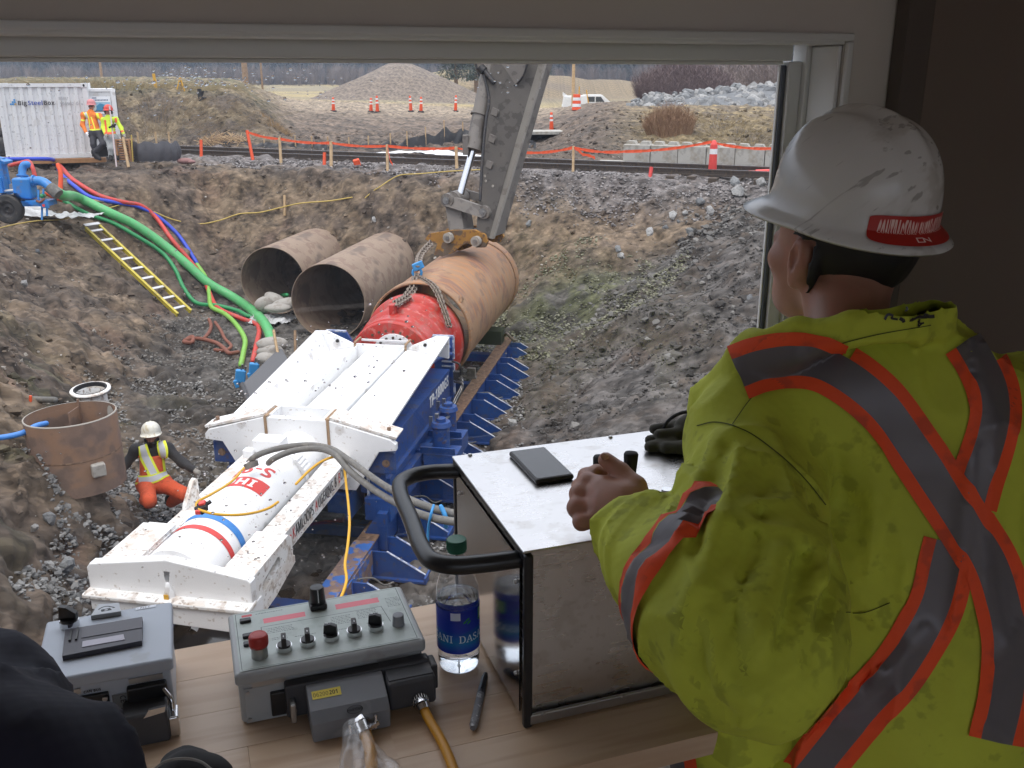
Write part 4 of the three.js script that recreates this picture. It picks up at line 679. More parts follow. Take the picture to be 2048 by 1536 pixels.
  { const h = new B().ext([[0, 0.002], [0, 0.057], [0.012, 0.056], [0.046, 0.043], [0.058, 0.03], [0.058, 0.002]], 0.104, new THREE.Matrix4().makeRotationY(-Math.PI / 2).setPosition(0.064, 0, zf + 0.014), 0.002);
    h.build('plug_hood', M.hoodGrey, t);
    sheet(t, 'yellow_label', [[-0.036, 0.0497, zf + 0.044], [0.004, 0.0497, zf + 0.044], [0.004, 0.0544, zf + 0.0315], [-0.036, 0.0544, zf + 0.0315]], std('yellowLabel', { roughness: 0.5, map: canvasTex(256, 72, (g, w, h2) => { g.fillStyle = '#d9c34a'; g.fillRect(0, 0, w, h2); g.fillStyle = '#8f7d2a'; g.font = 'bold 50px sans-serif'; g.fillText('06200', 8, 54); g.fillStyle = '#2b2610'; g.fillText('201', 150, 54); }) }));
    const oval = new B(), om = new THREE.Matrix4().compose(v(0.018, 0.0372, zf + 0.0662), new THREE.Quaternion().setFromEuler(new THREE.Euler(-0.75, 0, 0)), v(1, 1, 1)); oval.add(new THREE.TorusGeometry(0.0105, 0.0006, 5, 30), om.clone().multiply(mat4(0, 0, 0, 0, 0, 0, [1, 0.5, 1]))); const ht = text('HARTING', 0.0034, 0.0006); ht.translate(-ht.boundingBox.max.x / 2, -0.0017, -0.0003); oval.add(ht, om); oval.build('emblem', M.darkGrey, t); }
  for (const s of [-0.062, 0.078]) new B().cyl([s, 0.03, zf + 0.02], [s, 0.03, zf + 0.034], 0.0045, 0.0045, 10).rbox(0.008, 0.03, 0.03, 0.002, s, 0.026, zf + 0.02).build('lever_pin', M.steelDull, t);
  { const [x, y, z] = [0.022, 0.02, zf + 0.062]; new B().cyl([x, y, z], [x + 0.002, y - 0.003, z + 0.014], 0.0135, 0.0135, 6).cyl([x + 0.002, y - 0.003, z + 0.014], [x + 0.004, y - 0.007, z + 0.03], 0.0115, 0.0105, 18).box(0.02, 0.005, 0.005, x + 0.016, y - 0.002, z + 0.022, 0, 0, 0.4).cyl([x + 0.02, y - 0.006, z + 0.022], [x + 0.022, y + 0.012, z + 0.018], 0.0024, 0.0024, 8).cyl([x - 0.014, y - 0.006, z + 0.022], [x - 0.015, y + 0.006, z + 0.02], 0.0024, 0.0024, 8).build('cable_gland', M.chrome, t); }
  new B().rbox(0.074, 0.05, 0.02, 0.004, 0.1, 0.036, zf + 0.008).rbox(0.07, 0.046, 0.044, 0.006, 0.103, 0.032, zf + 0.03).box(0.064, 0.002, 0.03, 0.103, 0.0555, zf + 0.03).rbox(0.01, 0.04, 0.03, 0.003, 0.14, 0.04, zf + 0.02).build('side_plug', M.blackPlastic, t);
  { const [x, y, z] = [0.112, 0.024, zf + 0.05]; const b = new B().cyl([x, y, z], [x + 0.001, y - 0.004, z + 0.016], 0.0105, 0.011, 20).cyl([x + 0.001, y - 0.004, z + 0.016], [x + 0.002, y - 0.007, z + 0.024], 0.0095, 0.0085, 18); for (let i = 0; i < 18; i++) { const a = i / 18 * 6.283; b.cyl([x + 0.0112 * Math.cos(a), y + 0.0112 * Math.sin(a), z + 0.008], [x + 0.0112 * Math.cos(a), y + 0.0112 * Math.sin(a) - 0.002, z + 0.014], 0.001, 0.001, 4); } b.build('side_gland', M.chrome, t); }
  const q = (x, y, z) => v(x, y, z).applyMatrix4(new THREE.Matrix4().makeRotationY(RY)).add(t.position);
  const cableA = thing('cable', 'thick yellow cable leaving the right hand plug of the operating box', 'cable', q(0.114, 0.016, zf + 0.07));
  const rel = (o) => (x, y, z) => q(x, y, z).sub(o.position).toArray(); let A = rel(cableA);
  std('cableYellow', { color: lin(0.55, 0.25, 0.012), roughness: 0.45 });
  new B().tube([A(0.114, 0.018, zf + 0.068), A(0.117, 0.012, zf + 0.09), A(0.122, 0.008, zf + 0.12), A(0.124, 0.007, zf + 0.18), A(0.122, -0.004, zf + 0.24), A(0.12, -0.12, zf + 0.27)], 0.0068, 14, 40).build('sheath', M.cableYellow, cableA);
  const cableB = thing('cable', 'yellow cable wrapped in clear plastic under the big grey plug', 'cable', q(0.026, 0.01, zf + 0.09)); A = rel(cableB);
  new B().tube([A(0.026, 0.013, zf + 0.09), A(0.028, 0.009, zf + 0.11), A(0.022, 0.009, zf + 0.16), A(0.01, 0.005, zf + 0.24), A(0.0, -0.1, zf + 0.26)], 0.0085, 14, 40).build('sheath', M.cableYellow, cableB);
  phy('filmPlastic', { color: lin(0.97, 0.97, 0.97), roughness: 0.12, transmission: 0.86, thickness: 0, ior: 1.45, side: THREE.DoubleSide });
  const g = new THREE.CylinderGeometry(0.013, 0.04, 0.13, 56, 40, true), p = g.attributes.position;
  for (let i = 0; i < p.count; i++) { const a = Math.atan2(p.getZ(i), p.getX(i)), y = p.getY(i), t0 = 0.5 - y / 0.13, k = 1 + 0.3 * t0 * Math.sin(a * 5 + 3 * t0 + 2 * Math.sin(y * 60)) + 0.16 * Math.sin(a * 11 + y * 120) * t0 + 0.12 * (noise(a * 3, y * 90) - 0.5); p.setX(i, p.getX(i) * k * 1.1); p.setZ(i, p.getZ(i) * k * (1 - 0.45 * t0)); }
  g.computeVertexNormals(); g.rotateX(-1.35); g.rotateY(0.35); const wp = A(0.012, 0.014, zf + 0.15); g.translate(...wp);
  const wrap = thing('plastic_wrap', 'crumpled clear plastic film round the yellow cable at the bench edge', 'plastic film', cableB.position.clone()); wrap.rotation.y = 0; part(wrap, 'film', g.rotateY ? g : g, M.filmPlastic);
}
{ // pale blue grey switch box at the left
  const [t, L] = rthing('switch_box', 'pale blue grey metal box with a black rotary switch and dark plate on its lid', 'control box', -0.163, BT, 1.302);
  new B().rbox(0.162, 0.088, 0.146, 0.004, 0.002, 0.044, 0, 0, 0, 0, 3).build('case', M.boxBlue, t);
  new B().rbox(0.176, 0.02, 0.16, 0.005, 0, 0.0945, 0.001, 0, 0, 0, 3).build('lid', M.boxBlue, t);
  const yl = BT + 0.1046, H = onLid(yl), C = (px, py, dy = 0) => { const q = H(px, py); return L(q[0], yl + dy, q[2]); };
  { const [x, y, z] = C(140, 1252); new B().cyl([x, y, z], [x, y + 0.01, z], 0.0135, 0.0132, 28).build('knob_collar', M.chrome, t); const g = new B().cyl([0, 0.01, 0], [0, 0.0135, 0], 0.0122, 0.0118, 24).ext([[-0.0135, 0], [0.0125, 0], [0.0125, 0.011], [0, 0.02], [-0.0105, 0.0215]], 0.007, mat4(0, 0.012, -0.0035), 0.001).g(); g.rotateY(-0.35); g.translate(x, y, z); part(t, 'rotary_knob', g, M.black); }
  { const q = [[183, 1240], [243, 1231], [239, 1214], [198, 1217]].map(([a, b]) => C(a, b, 0.007)); new B().plate(q, 0.007).build('symbol_plate', M.boxGrey, t); const up = q.map(([x, y, z]) => [x, y + 0.0004, z]); sheet(t, 'symbol', up, std('symbol', { roughness: 0.5, map: canvasTex(128, 128, (g) => { g.fillStyle = '#b9bdc2'; g.fillRect(0, 0, 128, 128); g.strokeStyle = g.fillStyle = '#22252a'; g.lineWidth = 9; g.beginPath(); g.arc(64, 72, 40, Math.PI * 1.05, Math.PI * 1.95); g.stroke(); g.beginPath(); g.moveTo(42, 66); g.lineTo(86, 58); g.lineTo(92, 92); g.lineTo(48, 98); g.fill(); g.fillStyle = '#b9bdc2'; g.beginPath(); g.arc(68, 78, 8, 0, 7); g.fill(); }) })); }
  { const q = [[126, 1322], [285, 1291], [286, 1243], [132, 1269]].map(([a, b]) => C(a, b)); const [a, b, c, d] = q.map((p) => v(...p)); const up = (p, h) => p.clone().add(v(0, h, 0));
    new B().plate([up(a, 0.008), up(b, 0.008), up(c, 0.008), up(d, 0.008)], 0.009).build('dark_plate', std('darkPlate', { color: lin(0.045, 0.042, 0.055), roughness: 0.4 }), t);
    const I = (u, w, h) => a.clone().lerp(b, u).lerp(d.clone().lerp(c, u), w).add(v(0, h, 0));
    new B().plate([I(0.24, 0.18, 0.0088), I(0.78, 0.16, 0.0088), I(0.76, 0.38, 0.0088), I(0.24, 0.4, 0.0088)], 0.0006).build('plate_label', std('paleLabel', { color: lin(0.42, 0.4, 0.46), roughness: 0.4 }), t);
    new B().plate([I(0.22, 0.54, 0.0088), I(1, 0.52, 0.0088), I(1, 0.98, 0.0088), I(0.22, 0.98, 0.0088)], 0.0006).build('plate_flap', std('darkFlap', { color: lin(0.06, 0.056, 0.07), roughness: 0.35 }), t);
    for (const u of [0.06, 0.14]) new B().plate([I(u, 0.5, 0.0105), I(u + 0.03, 0.5, 0.0105), I(u + 0.04, 0.95, 0.0105), I(u + 0.01, 0.95, 0.0105)], 0.0025).build('plate_slide', M.black, t); }
  { const q = [[271, 1221], [312, 1214], [313, 1209], [272, 1216]].map(([a, b]) => C(a, b, 0.0006)); sheet(t, 'name_label', q, std('nameLabel', { roughness: 0.5, map: canvasTex(160, 40, (g) => { g.fillStyle = '#e4e8ee'; g.fillRect(0, 0, 160, 40); g.fillStyle = '#333'; g.font = 'bold 30px sans-serif'; g.fillText('P31-C', 34, 31); }) })); }
  const zf = 0.0735;
  for (const x of [-0.055, 0.05]) new B().box(0.044, 0.008, 0.003, x, 0.076, zf).build('lid_latch', M.steelDull, t);
  new B().rbox(0.042, 0.036, 0.006, 0.002, -0.02, 0.05, zf + 0.002).rbox(0.03, 0.022, 0.01, 0.002, -0.018, 0.045, zf + 0.003).build('socket_cover', M.black, t);
  for (const [x, y] of [[-0.036, 0.061], [-0.004, 0.061], [0.034, 0.064], [0.066, 0.064]]) new B().cyl([x, y, zf + 0.003], [x, y, zf + 0.009], 0.0035, 0.0035, 10).build('screw', M.steelDull, t);
  sheet(t, 'rating_label', [[0.004, 0.008, zf + 0.001], [0.026, 0.008, zf + 0.001], [0.026, 0.06, zf + 0.001], [0.004, 0.06, zf + 0.001]], std('rating', { roughness: 0.4, map: canvasTex(96, 224, (g) => { g.fillStyle = '#6d7070'; g.fillRect(0, 0, 96, 224); g.fillStyle = '#15171a'; g.save(); g.translate(74, 12); g.rotate(Math.PI / 2); g.font = 'bold 44px sans-serif'; g.fillText('CE', 0, 30); g.restore(); g.strokeStyle = '#2b2d2e'; g.strokeRect(6, 6, 84, 212); for (let i = 0; i < 12; i++) g.fillRect(20 + (i % 3) * 20, 90 + i * 10, 8, 5); }) }));
  new B().rbox(0.052, 0.04, 0.012, 0.003, 0.05, 0.05, zf + 0.004).build('plug_flange', M.black, t);
  new B().rbox(0.058, 0.05, 0.04, 0.004, 0.046, 0.024, zf + 0.024).build('plug_hood', M.darkGrey, t);
  new B().ext([[0, 0], [0.028, 0.004], [0.03, 0.012], [0.008, 0.011], [0.004, 0.004]], 0.004, mat4(0.044, 0.046, zf + 0.044)).tube([[0.072, 0.06, zf + 0.01], [0.08, 0.05, zf + 0.02], [0.081, 0.034, zf + 0.024]], 0.003, 6).rbox(0.014, 0.032, 0.03, 0.003, 0.081, 0.018, zf + 0.026).build('locking_lever', M.chrome, t);
  const tl = text('TELEREMOTE', 0.004, 0.0004); new B().add(text('CAN BUS', 0.0038, 0.0004), mat4(-0.03, 0.071, zf + 0.001)).add(text('TO JOBS', 0.0038, 0.0004), mat4(0.036, 0.0712, zf + 0.001)).build('small_print', M.darkGrey, t);
}
std('brushed', { color: lin(0.62, 0.61, 0.6), roughness: 0.3, metalness: 1, roughnessMap: tex(256, (x, y) => { const s = fbm(x * 4, y * 60, 0, 4, 4), q = fbm(x * 6 + 2, y * 6, 0, 4, 6); return 0.6 + 0.16 * (s - 0.5) + 0.3 * (q - 0.5); }, false, 0.22), bumpMap: tex(256, (x, y) => fbm(x * 3, y * 3, 0, 3, 3), false, 0.5), bumpScale: 0.0004 });
M.brushed.map = tex(256, (x, y) => { const q = fbm(x * 9, y * 9, 0, 4, 9), r2 = fbm(x * 30 + 3, y * 30, 0, 3, 30); return mixc([0.64, 0.63, 0.62], [0.42, 0.38, 0.35], 0.3 * sst(0.58, 0.76, q) + 0.25 * sst(0.7, 0.76, r2)); }, true, 0.3); M.brushed.color.setRGB(1, 1, 1); M.brushed.roughness = 0.5;
const CT = -0.595;                                     // console top
{
  const r0 = 0.378, r1 = 0.905, f0 = 1.052, f1 = 1.402, [t, L] = rthing('operator_console', 'brushed steel console with two joysticks and a black tube handle on its left side', 'console', (r0 + r1) / 2, BT, (f0 + f1) / 2);
  const W = r1 - r0, D = f1 - f0, H = CT - BT;
  new B().rbox(W - 0.02, H - 0.03, D - 0.012, 0.004, 0.004, H / 2 - 0.004, -0.001).build('case', M.brushed, t);
  new B().rbox(W, 0.004, D, 0.0018, 0, H - 0.002, 0).rbox(W - 0.012, 0.026, 0.003, 0.0012, 0.005, H - 0.015, D / 2 - 0.0018).build('top_sheet', M.brushed, t);
  new B().rbox(W - 0.01, 0.016, 0.006, 0.002, 0.004, 0.012, D / 2 + 0.001).build('bottom_rail', M.steelDull, t);
  for (const z of [D / 2 - 0.002, -D / 2 + 0.004]) new B().rbox(0.013, H - 0.004, 0.012, 0.004, -W / 2 + 0.0075, H / 2 - 0.003, z).build('corner_edging', M.black, t);
  new B().rbox(0.012, 0.013, D - 0.01, 0.004, -W / 2 + 0.0075, H - 0.011, 0).build('top_edging', M.black, t);
  new B().box(0.0025, H - 0.034, D - 0.04, -W / 2 + 0.0035, H / 2 - 0.006, -0.002).build('side_sheet', std('sideSteel', { color: lin(0.6, 0.585, 0.57), roughness: 0.16, metalness: 1 }), t);
  for (const [x, y, z] of [[-W / 2 + 0.001, H - 0.06, D / 2 - 0.03], [-W / 2 + 0.001, 0.07, D / 2 - 0.03], [-W / 2 + 0.001, H - 0.05, -D / 2 + 0.04]]) new B().cyl([x, y, z], [x - 0.003, y, z], 0.0035, 0.003, 10).build('screw', M.steelDull, t);
  for (const x of [-W / 2 + 0.03, -0.11, 0.02]) new B().cyl([x, 0.018, D / 2 + 0.003], [x, 0.018, D / 2 + 0.0065], 0.0035, 0.003, 10).build('screw', M.steelDull, t);
  for (const [px, py] of [[940, 911], [1221, 875]]) { const q = rl(onH(px, py, CT)), p = L(q[0], CT, q[2]); new B().cyl(p, [p[0], p[1] + 0.003, p[2]], 0.0042, 0.003, 12).build('screw', M.steelDull, t); }
  { const q = rl(onH(1333, 985, CT)), p = L(q[0], CT, q[2]); new B().cyl(p, [p[0], p[1] + 0.006, p[2]], 0.009, 0.008, 16).build('boss', M.chrome, t); }
  const hp = [[0.386, 1.392], [0.342, 1.402], [0.312, 1.398], [0.287, 1.378], [0.277, 1.34], [0.271, 1.24], [0.265, 1.15], [0.27, 1.11], [0.292, 1.09], [0.328, 1.082], [0.384, 1.078]].map(([r, f], i) => L(r, CT - 0.024, f));
  new B().tube(hp, 0.0125, 16, 90).build('tube_handle', std('handleBlack', { color: lin(0.014, 0.014, 0.015), roughness: 0.32 }), t);
  for (const [px, py] of [[1197, 986], [1258, 978]]) {
    const q = rl(onH(px, py, CT)), p = L(q[0], CT, q[2]);
    new B().lathe([[0.02, 0], [0.018, 0.006], [0.011, 0.014], [0.006, 0.018], [0.0045, 0.02], [0.0045, 0.022], [0.0092, 0.024], [0.0108, 0.05], [0.011, 0.055], [0.0092, 0.058], [0, 0.059]], mat4(...p, -0.08, 0, -0.06), 24).build('joystick', M.blackMatte, t);
  }
}
{ // telephone in a dark case
  const P = [[1070, 970], [1022, 912]].map(([a, b]) => rl(onH(a, b, CT))), [t, L] = rthing('smartphone', 'black smartphone in a dark case lying on the steel console', 'phone', 0.4985, CT, 1.308); t.rotation.y += 0.01;
  new B().rbox(0.064, 0.0095, 0.126, 0.0045, 0, 0.0048, 0, 0, 0, 0, 3).build('case', std('phoneCase', { color: lin(0.016, 0.012, 0.013), roughness: 0.45 }), t);
  const s = new THREE.Shape(), w = 0.0285, h = 0.0585, r = 0.006; s.moveTo(-w + r, -h); s.lineTo(w - r, -h); s.quadraticCurveTo(w, -h, w, -h + r); s.lineTo(w, h - r); s.quadraticCurveTo(w, h, w - r, h); s.lineTo(-w + r, h); s.quadraticCurveTo(-w, h, -w, h - r); s.lineTo(-w, -h + r); s.quadraticCurveTo(-w, -h, -w + r, -h);
  part(t, 'screen', new THREE.ExtrudeGeometry(s, { depth: 0.0006, bevelEnabled: false }).rotateX(-Math.PI / 2).translate(0, 0.0093, 0), std('screen', { color: lin(0.02, 0.021, 0.024), roughness: 0.06 }));
}
{ // water bottle
  const [t] = rthing('water_bottle', 'clear water bottle with blue label and green cap on the bench', 'bottle', 0.334, BT, 1.222);
  const n = 72, prof = [[0.006, 0.006], [0.024, 0.002], [0.0305, 0.007], [0.0325, 0.018], [0.0325, 0.032], [0.0318, 0.035], [0.0328, 0.038], [0.0325, 0.112], [0.0318, 0.115], [0.0327, 0.12], [0.0322, 0.135], [0.029, 0.152], [0.0225, 0.172], [0.0155, 0.188], [0.0125, 0.196], [0.0125, 0.204]];
  const c = new THREE.SplineCurve(prof.map((p) => new THREE.Vector2(...p))), pts = c.getPoints(70);
  const g = new THREE.LatheGeometry(pts, n), p = g.attributes.position;
  for (let i = 0; i < p.count; i++) { const y = p.getY(i), a = Math.atan2(p.getZ(i), p.getX(i)); if (y < 0.03) { const k = 1 - 0.09 * sst(0.03, 0.004, y) * Math.pow(0.5 + 0.5 * Math.cos(a * 5), 3); p.setX(i, p.getX(i) * k); p.setZ(i, p.getZ(i) * k); if (y < 0.01) p.setY(i, y + 0.006 * Math.pow(0.5 + 0.5 * Math.cos(a * 5), 2)); } }
  g.computeVertexNormals();
  part(t, 'body', g, phy('petPlastic', { color: lin(0.97, 0.985, 1), roughness: 0.03, transmission: 1, thickness: 0, ior: 1.45, side: THREE.DoubleSide }));
  const wp = pts.filter((q) => q.y > 0.006 && q.y < 0.128).map((q) => [q.x - 0.0012, q.y]); new B().lathe([[0.0001, 0.0075], ...wp, [0.0001, wp[wp.length - 1][1]]], null, n).build('water', phy('water', { color: lin(1, 1, 1), roughness: 0, transmission: 1, thickness: 0.03, ior: 1.333, attenuationColor: lin(0.75, 0.86, 0.95), attenuationDistance: 0.3 }), t, null, true);
  const lab = canvasTex(1536, 512, (x, w, h) => { const gr = x.createLinearGradient(0, 0, 0, h); gr.addColorStop(0, '#2436a0'); gr.addColorStop(0.45, '#2a48b4'); gr.addColorStop(0.75, '#1f78b4'); gr.addColorStop(1, '#2a38a4'); x.fillStyle = gr; x.fillRect(0, 0, w, h);
    for (let i = 0; i < 3; i++) { const X = i * 512; x.fillStyle = '#1f6f9a'; x.beginPath(); x.ellipse(X + 250, 330, 200, 90, 0, 0, 7); x.globalAlpha = 0.35; x.fill(); x.globalAlpha = 1; x.fillStyle = '#cfe6ee'; x.font = '118px serif'; x.fillText('DASANI', X + 44, 378); x.fillStyle = '#2f8a4a'; for (const [a, b] of [[120, 130], [150, 105], [165, 140]]) { x.beginPath(); x.ellipse(X + a, b, 26, 12, -0.6, 0, 7); x.fill(); } }
    x.fillStyle = '#3f9a45'; x.fillRect(820, 20, 150, 150); x.fillStyle = '#dff0d0'; for (let i = 0; i < 6; i++) x.fillRect(835, 40 + i * 20, 90 + (i * 37) % 30, 7); x.fillStyle = '#dfe6f4'; x.fillRect(470, 15, 110, 90); });
  const lg = new THREE.CylinderGeometry(0.0334, 0.0334, 0.072, 72, 1, true); lg.rotateY(3.75); lg.translate(0, 0.079, 0); part(t, 'label', lg, phy('bottleLabel', { map: lab, roughness: 0.25, side: THREE.DoubleSide, transmission: 0.35, thickness: 0 }));
  const cap = new B().lathe([[0, 0.219], [0.0135, 0.219], [0.0146, 0.2178], [0.0148, 0.203], [0.0148, 0.2], [0.0128, 0.2]], null, 48); for (let i = 0; i < 48; i++) { const a = i / 48 * 6.283; cap.cyl([0.0147 * Math.cos(a), 0.2035, 0.0147 * Math.sin(a)], [0.0147 * Math.cos(a), 0.2165, 0.0147 * Math.sin(a)], 0.0006, 0.0006, 4); }
  cap.build('cap', std('capGreen', { color: lin(0.008, 0.125, 0.07), roughness: 0.4 }), t);
}
{ // marker pen
  const a = rl(onH(946, 1464, BT)), b = rl(onH(971, 1354, BT)), [t, L] = rthing('marker_pen', 'grey marker pen with a black cap lying beside the console', 'pen', (a[0] + b[0]) / 2, BT, (a[2] + b[2]) / 2), A = v(...L(...a)).add(v(0, 0.0062, 0)), Z = v(...L(...b)).add(v(0, 0.0055, 0)), at = (k) => A.clone().lerp(Z, k);
  new B().cyl(at(0), at(0.06), 0.0042, 0.0058, 16).cyl(at(0.06), at(0.6), 0.0062, 0.006, 18).build('barrel', mapped('penGrey', 0.03, [0.17, 0.17, 0.18], 0.2, [[[0.5, 0.5, 0.5], 6, 0.62, 0.03, 0.7]], 0.4, {}, 128), t);
  new B().cyl(at(0.6), at(0.93), 0.0064, 0.005, 18).cyl(at(0.93), at(1), 0.005, 0.0034, 14).cyl(at(0.66).add(v(0, 0.0066, 0)), at(0.95).add(v(0, 0.0062, 0)), 0.0012, 0.0012, 6).build('cap', M.black, t);
}

// ---------------------------------------------------------------- railway, fences and markers
const trk = (u, q, y = RAILBED) => { const p = TA.clone().addScaledVector(TD, u).addScaledVector(TN, q); p.y = y; return p; };
const TRY = Math.atan2(-TD.z, TD.x);
const uAt = (px, q) => { let lo = -40, hi = 60; for (let i = 0; i < 40; i++) { const m = (lo + hi) / 2, p = trk(m, q), d = -p.z * Math.cos(PITCH) - p.y * Math.sin(PITCH); (1024 + FOC * p.x / d < px) ? lo = m : hi = m; } return lo; };
{
  const t = thing('railway_track', 'railway track crossing behind the pit, two steel rails on ballast', 'railway track', trk(8, 0.72), TRY);
  for (const z of [0.72, -0.72]) {
    new B().box(80, 0.05, 0.13, 0, 0.03, z).box(80, 0.12, 0.025, 0, 0.1, z).box(80, 0.04, 0.066, 0, 0.165, z).build('rail', M.railSteel, t);
    new B().box(80, 0.004, 0.05, 0, 0.187, z).build('rail_head', M.railShine, t);
  }
  seed(4); const tg = new B().box(0.22, 0.14, 2.3).g(); for (let i = 0; i < 56; i++) { const o = part(t, 'sleeper', tg, M.tie); o.position.set(-17.5 + i * 0.6, -0.07 + rr(-0.01, 0.015), 0); o.rotation.y = rr(-0.02, 0.02); }
}
function stick(name, label, cat, b, top, r, m, group) { const t = thing(name, label, cat, b, 0, group), d = top.clone().sub(b); const g = new B().cyl([0, -0.12, 0], d.toArray(), r * 1.1, r, 4).g(); part(t, 'shaft', g, m); return t; }
const stakeAt = (px, py, tx, ty) => { const b = gAt(px, py), d = b.clone().dot(v(0, -Math.sin(PITCH), -Math.cos(PITCH))); return [b, onD(tx, ty, d)]; };
const tops = {};
for (const [k, px, py, tx, ty, label, m, r] of [
  ['A', 507, 322, 494, 261, 'leaning stake painted orange at the left end of the orange tape', 'orange', 0.05], ['B', 562, 327, 559, 275, 'bare wooden stake under the orange tape, second from its left end', 'rawWood', 0.045],
  ['C', 648, 332, 649, 305, 'short orange stake standing alone just left of a taller pale stake', 'orange', 0.05], ['D', 662, 333, 662, 283, 'pale wooden stake carrying the tape beside the short orange stake', 'rawWood', 0.05],
  ['E', 775, 343, 774, 289, 'wooden stake with orange ribbon at the pit edge, middle of the tape', 'rawWood', 0.04], ['F', 914, 341, 912, 293, 'wooden stake with orange top just left of the excavator arm', 'rawWood', 0.045],
  ['G', 1146, 346, 1147, 292, 'thin wooden stake with a fluttering ribbon right of the excavator arm', 'rawWood', 0.035], ['I', 1299, 355, 1303, 334, 'short pink red stake leaning at the edge of the ballast', 'pinkRed', 0.05],
  ['J', 402, 316, 402, 280, 'single orange stake between the black silt cloth and the tape', 'orange', 0.05], ['K', 569, 423, 569, 390, 'pale wooden stake standing low on the far face of the pit', 'rawWood', 0.04]]) {
  const [b, tp] = stakeAt(px, py, tx, ty); tops[k] = tp; stick('stake', label, 'stake', b, tp, r, M[m]);
}
{ // orange and white tube post on the right
  const [b, tp] = stakeAt(1424, 351, 1422, 281); tops.H = tp;
  const h = tp.y - b.y, t = thing('tube_post', 'tall pink orange tube post carrying the tape in front of the concrete blocks', 'post', b);
  new B().lathe([[0, h + 0.03], [0.05, h + 0.02], [0.085, h - 0.08], [0.1, h - 0.1], [0.12, 0], [0, -0.05]], null, 16).build('tube', M.pinkRed, t); new B().lathe([[0.104, h - 0.2], [0.107, h - 0.34]], null, 16).build('white_band', M.white, t);
}
{ // the tape, one ribbon from post to post
  const seq = ['A', 'B', 'D', 'E', 'F'].map((k) => tops[k].clone()), t = thing('barrier_tape', 'orange barrier tape strung between stakes along the far pit edge', 'tape', seq[0]);
  const rib = (P, sag, name) => { const pts = []; for (let i = 0; i < P.length - 1; i++) for (let j = 0; j <= 10; j++) { const a = j / 10, p = P[i].clone().lerp(P[i + 1], a); p.y -= sag * 4 * a * (1 - a) + 0.04; pts.push(p.sub(seq[0])); } const b = new B(); for (let i = 0; i < pts.length - 1; i++) { const w = 0.026 + 0.016 * Math.abs(Math.sin(i * 0.7)), A = pts[i], C = pts[i + 1]; if (A.distanceTo(C) < 1e-4) continue; b.plate([A.clone().add(v(0, -w, 0)), C.clone().add(v(0, -w, 0.01)), C.clone().add(v(0, w, 0)), A.clone().add(v(0, w, 0.01))], 0.004); } b.build(name, M.orangeTape, t); };
  rib(seq, 0.05, 'ribbon');
  const d = 27; rib([tops.F, onD(1045, 302, d + 1), tops.G, onD(1250, 300, 26), tops.H, onD(1545, 294, 26)], 0.06, 'ribbon');
  rib([tops.G, onD(1165, 306, 26.5), onD(1190, 313, 26.4)], -0.02, 'loose_end'); rib([tops.E, onD(780, 318, 27), onD(785, 326, 27)], 0, 'loose_end');
}
const post = (px, py, hpx, label) => {
  const b = gAt(px, py), d = b.clone().dot(v(0, -Math.sin(PITCH), -Math.cos(PITCH))), h = hpx / FOC * d;
  const t = thing('delineator_post', label, 'traffic post', b, 0, 'orange delineator posts along the road');
  new B().lathe([[0, h], [0.045, h], [0.055, h * 0.97], [0.06, h * 0.9], [0.1, 0.06], [0, 0.06]], null, 12).build('tube', M.orange, t);
  new B().lathe([[0.064, h * 0.86], [0.07, h * 0.76]], null, 12).build('reflective_band', M.white, t); new B().lathe([[0.077, h * 0.64], [0.083, h * 0.54]], null, 12).build('reflective_band', M.white, t);
  new B().cyl([0, -0.02, 0], [0, 0.06, 0], 0.2, 0.16, 8).build('base', M.rubber, t); t.rotation.z = rr(-0.05, 0.05); t.rotation.x = -0.02;
};
seed(12);
post(667, 223, 27, 'orange delineator post farthest left, alone on the dirt road'); post(742, 224, 27, 'orange delineator post, left one of the close pair below the big mound'); post(755, 225, 32, 'orange delineator post, right one of the pair below the mound, leaning'); post(822, 223, 30, 'orange delineator post, left one of the second pair right of the mound foot'); post(842, 224, 29, 'orange delineator post, right one of the second pair right of the mound foot'); post(911, 223, 31, 'orange delineator post nearest left of the excavator arm');
post(1103, 263, 37, 'orange delineator post standing on the concrete culvert'); post(1293, 187, 18, 'orange delineator post behind the left end of the rock pile'); post(1346, 184, 10, 'tip of an orange delineator post behind the middle of the rock pile');
{ const b = gAt(1153, 220), d = b.length(), h = 29 / FOC * d, t = thing('traffic_barrel', 'orange traffic barrel with white bands in front of the white pickup', 'traffic barrel', b); const W = h * 0.31; for (let i = 0; i < 5; i++) new B().lathe([[W * (1 - i * 0.05), i * h / 5], [W * (1 - (i + 0.7) * 0.05), (i + 0.94) * h / 5], [W * 0.9 * (1 - i * 0.05), (i + 1) * h / 5], [0, (i + 1) * h / 5]], null, 18).build(i % 2 ? 'white_band' : 'orange_band', i % 2 ? M.white : M.orange, t); }
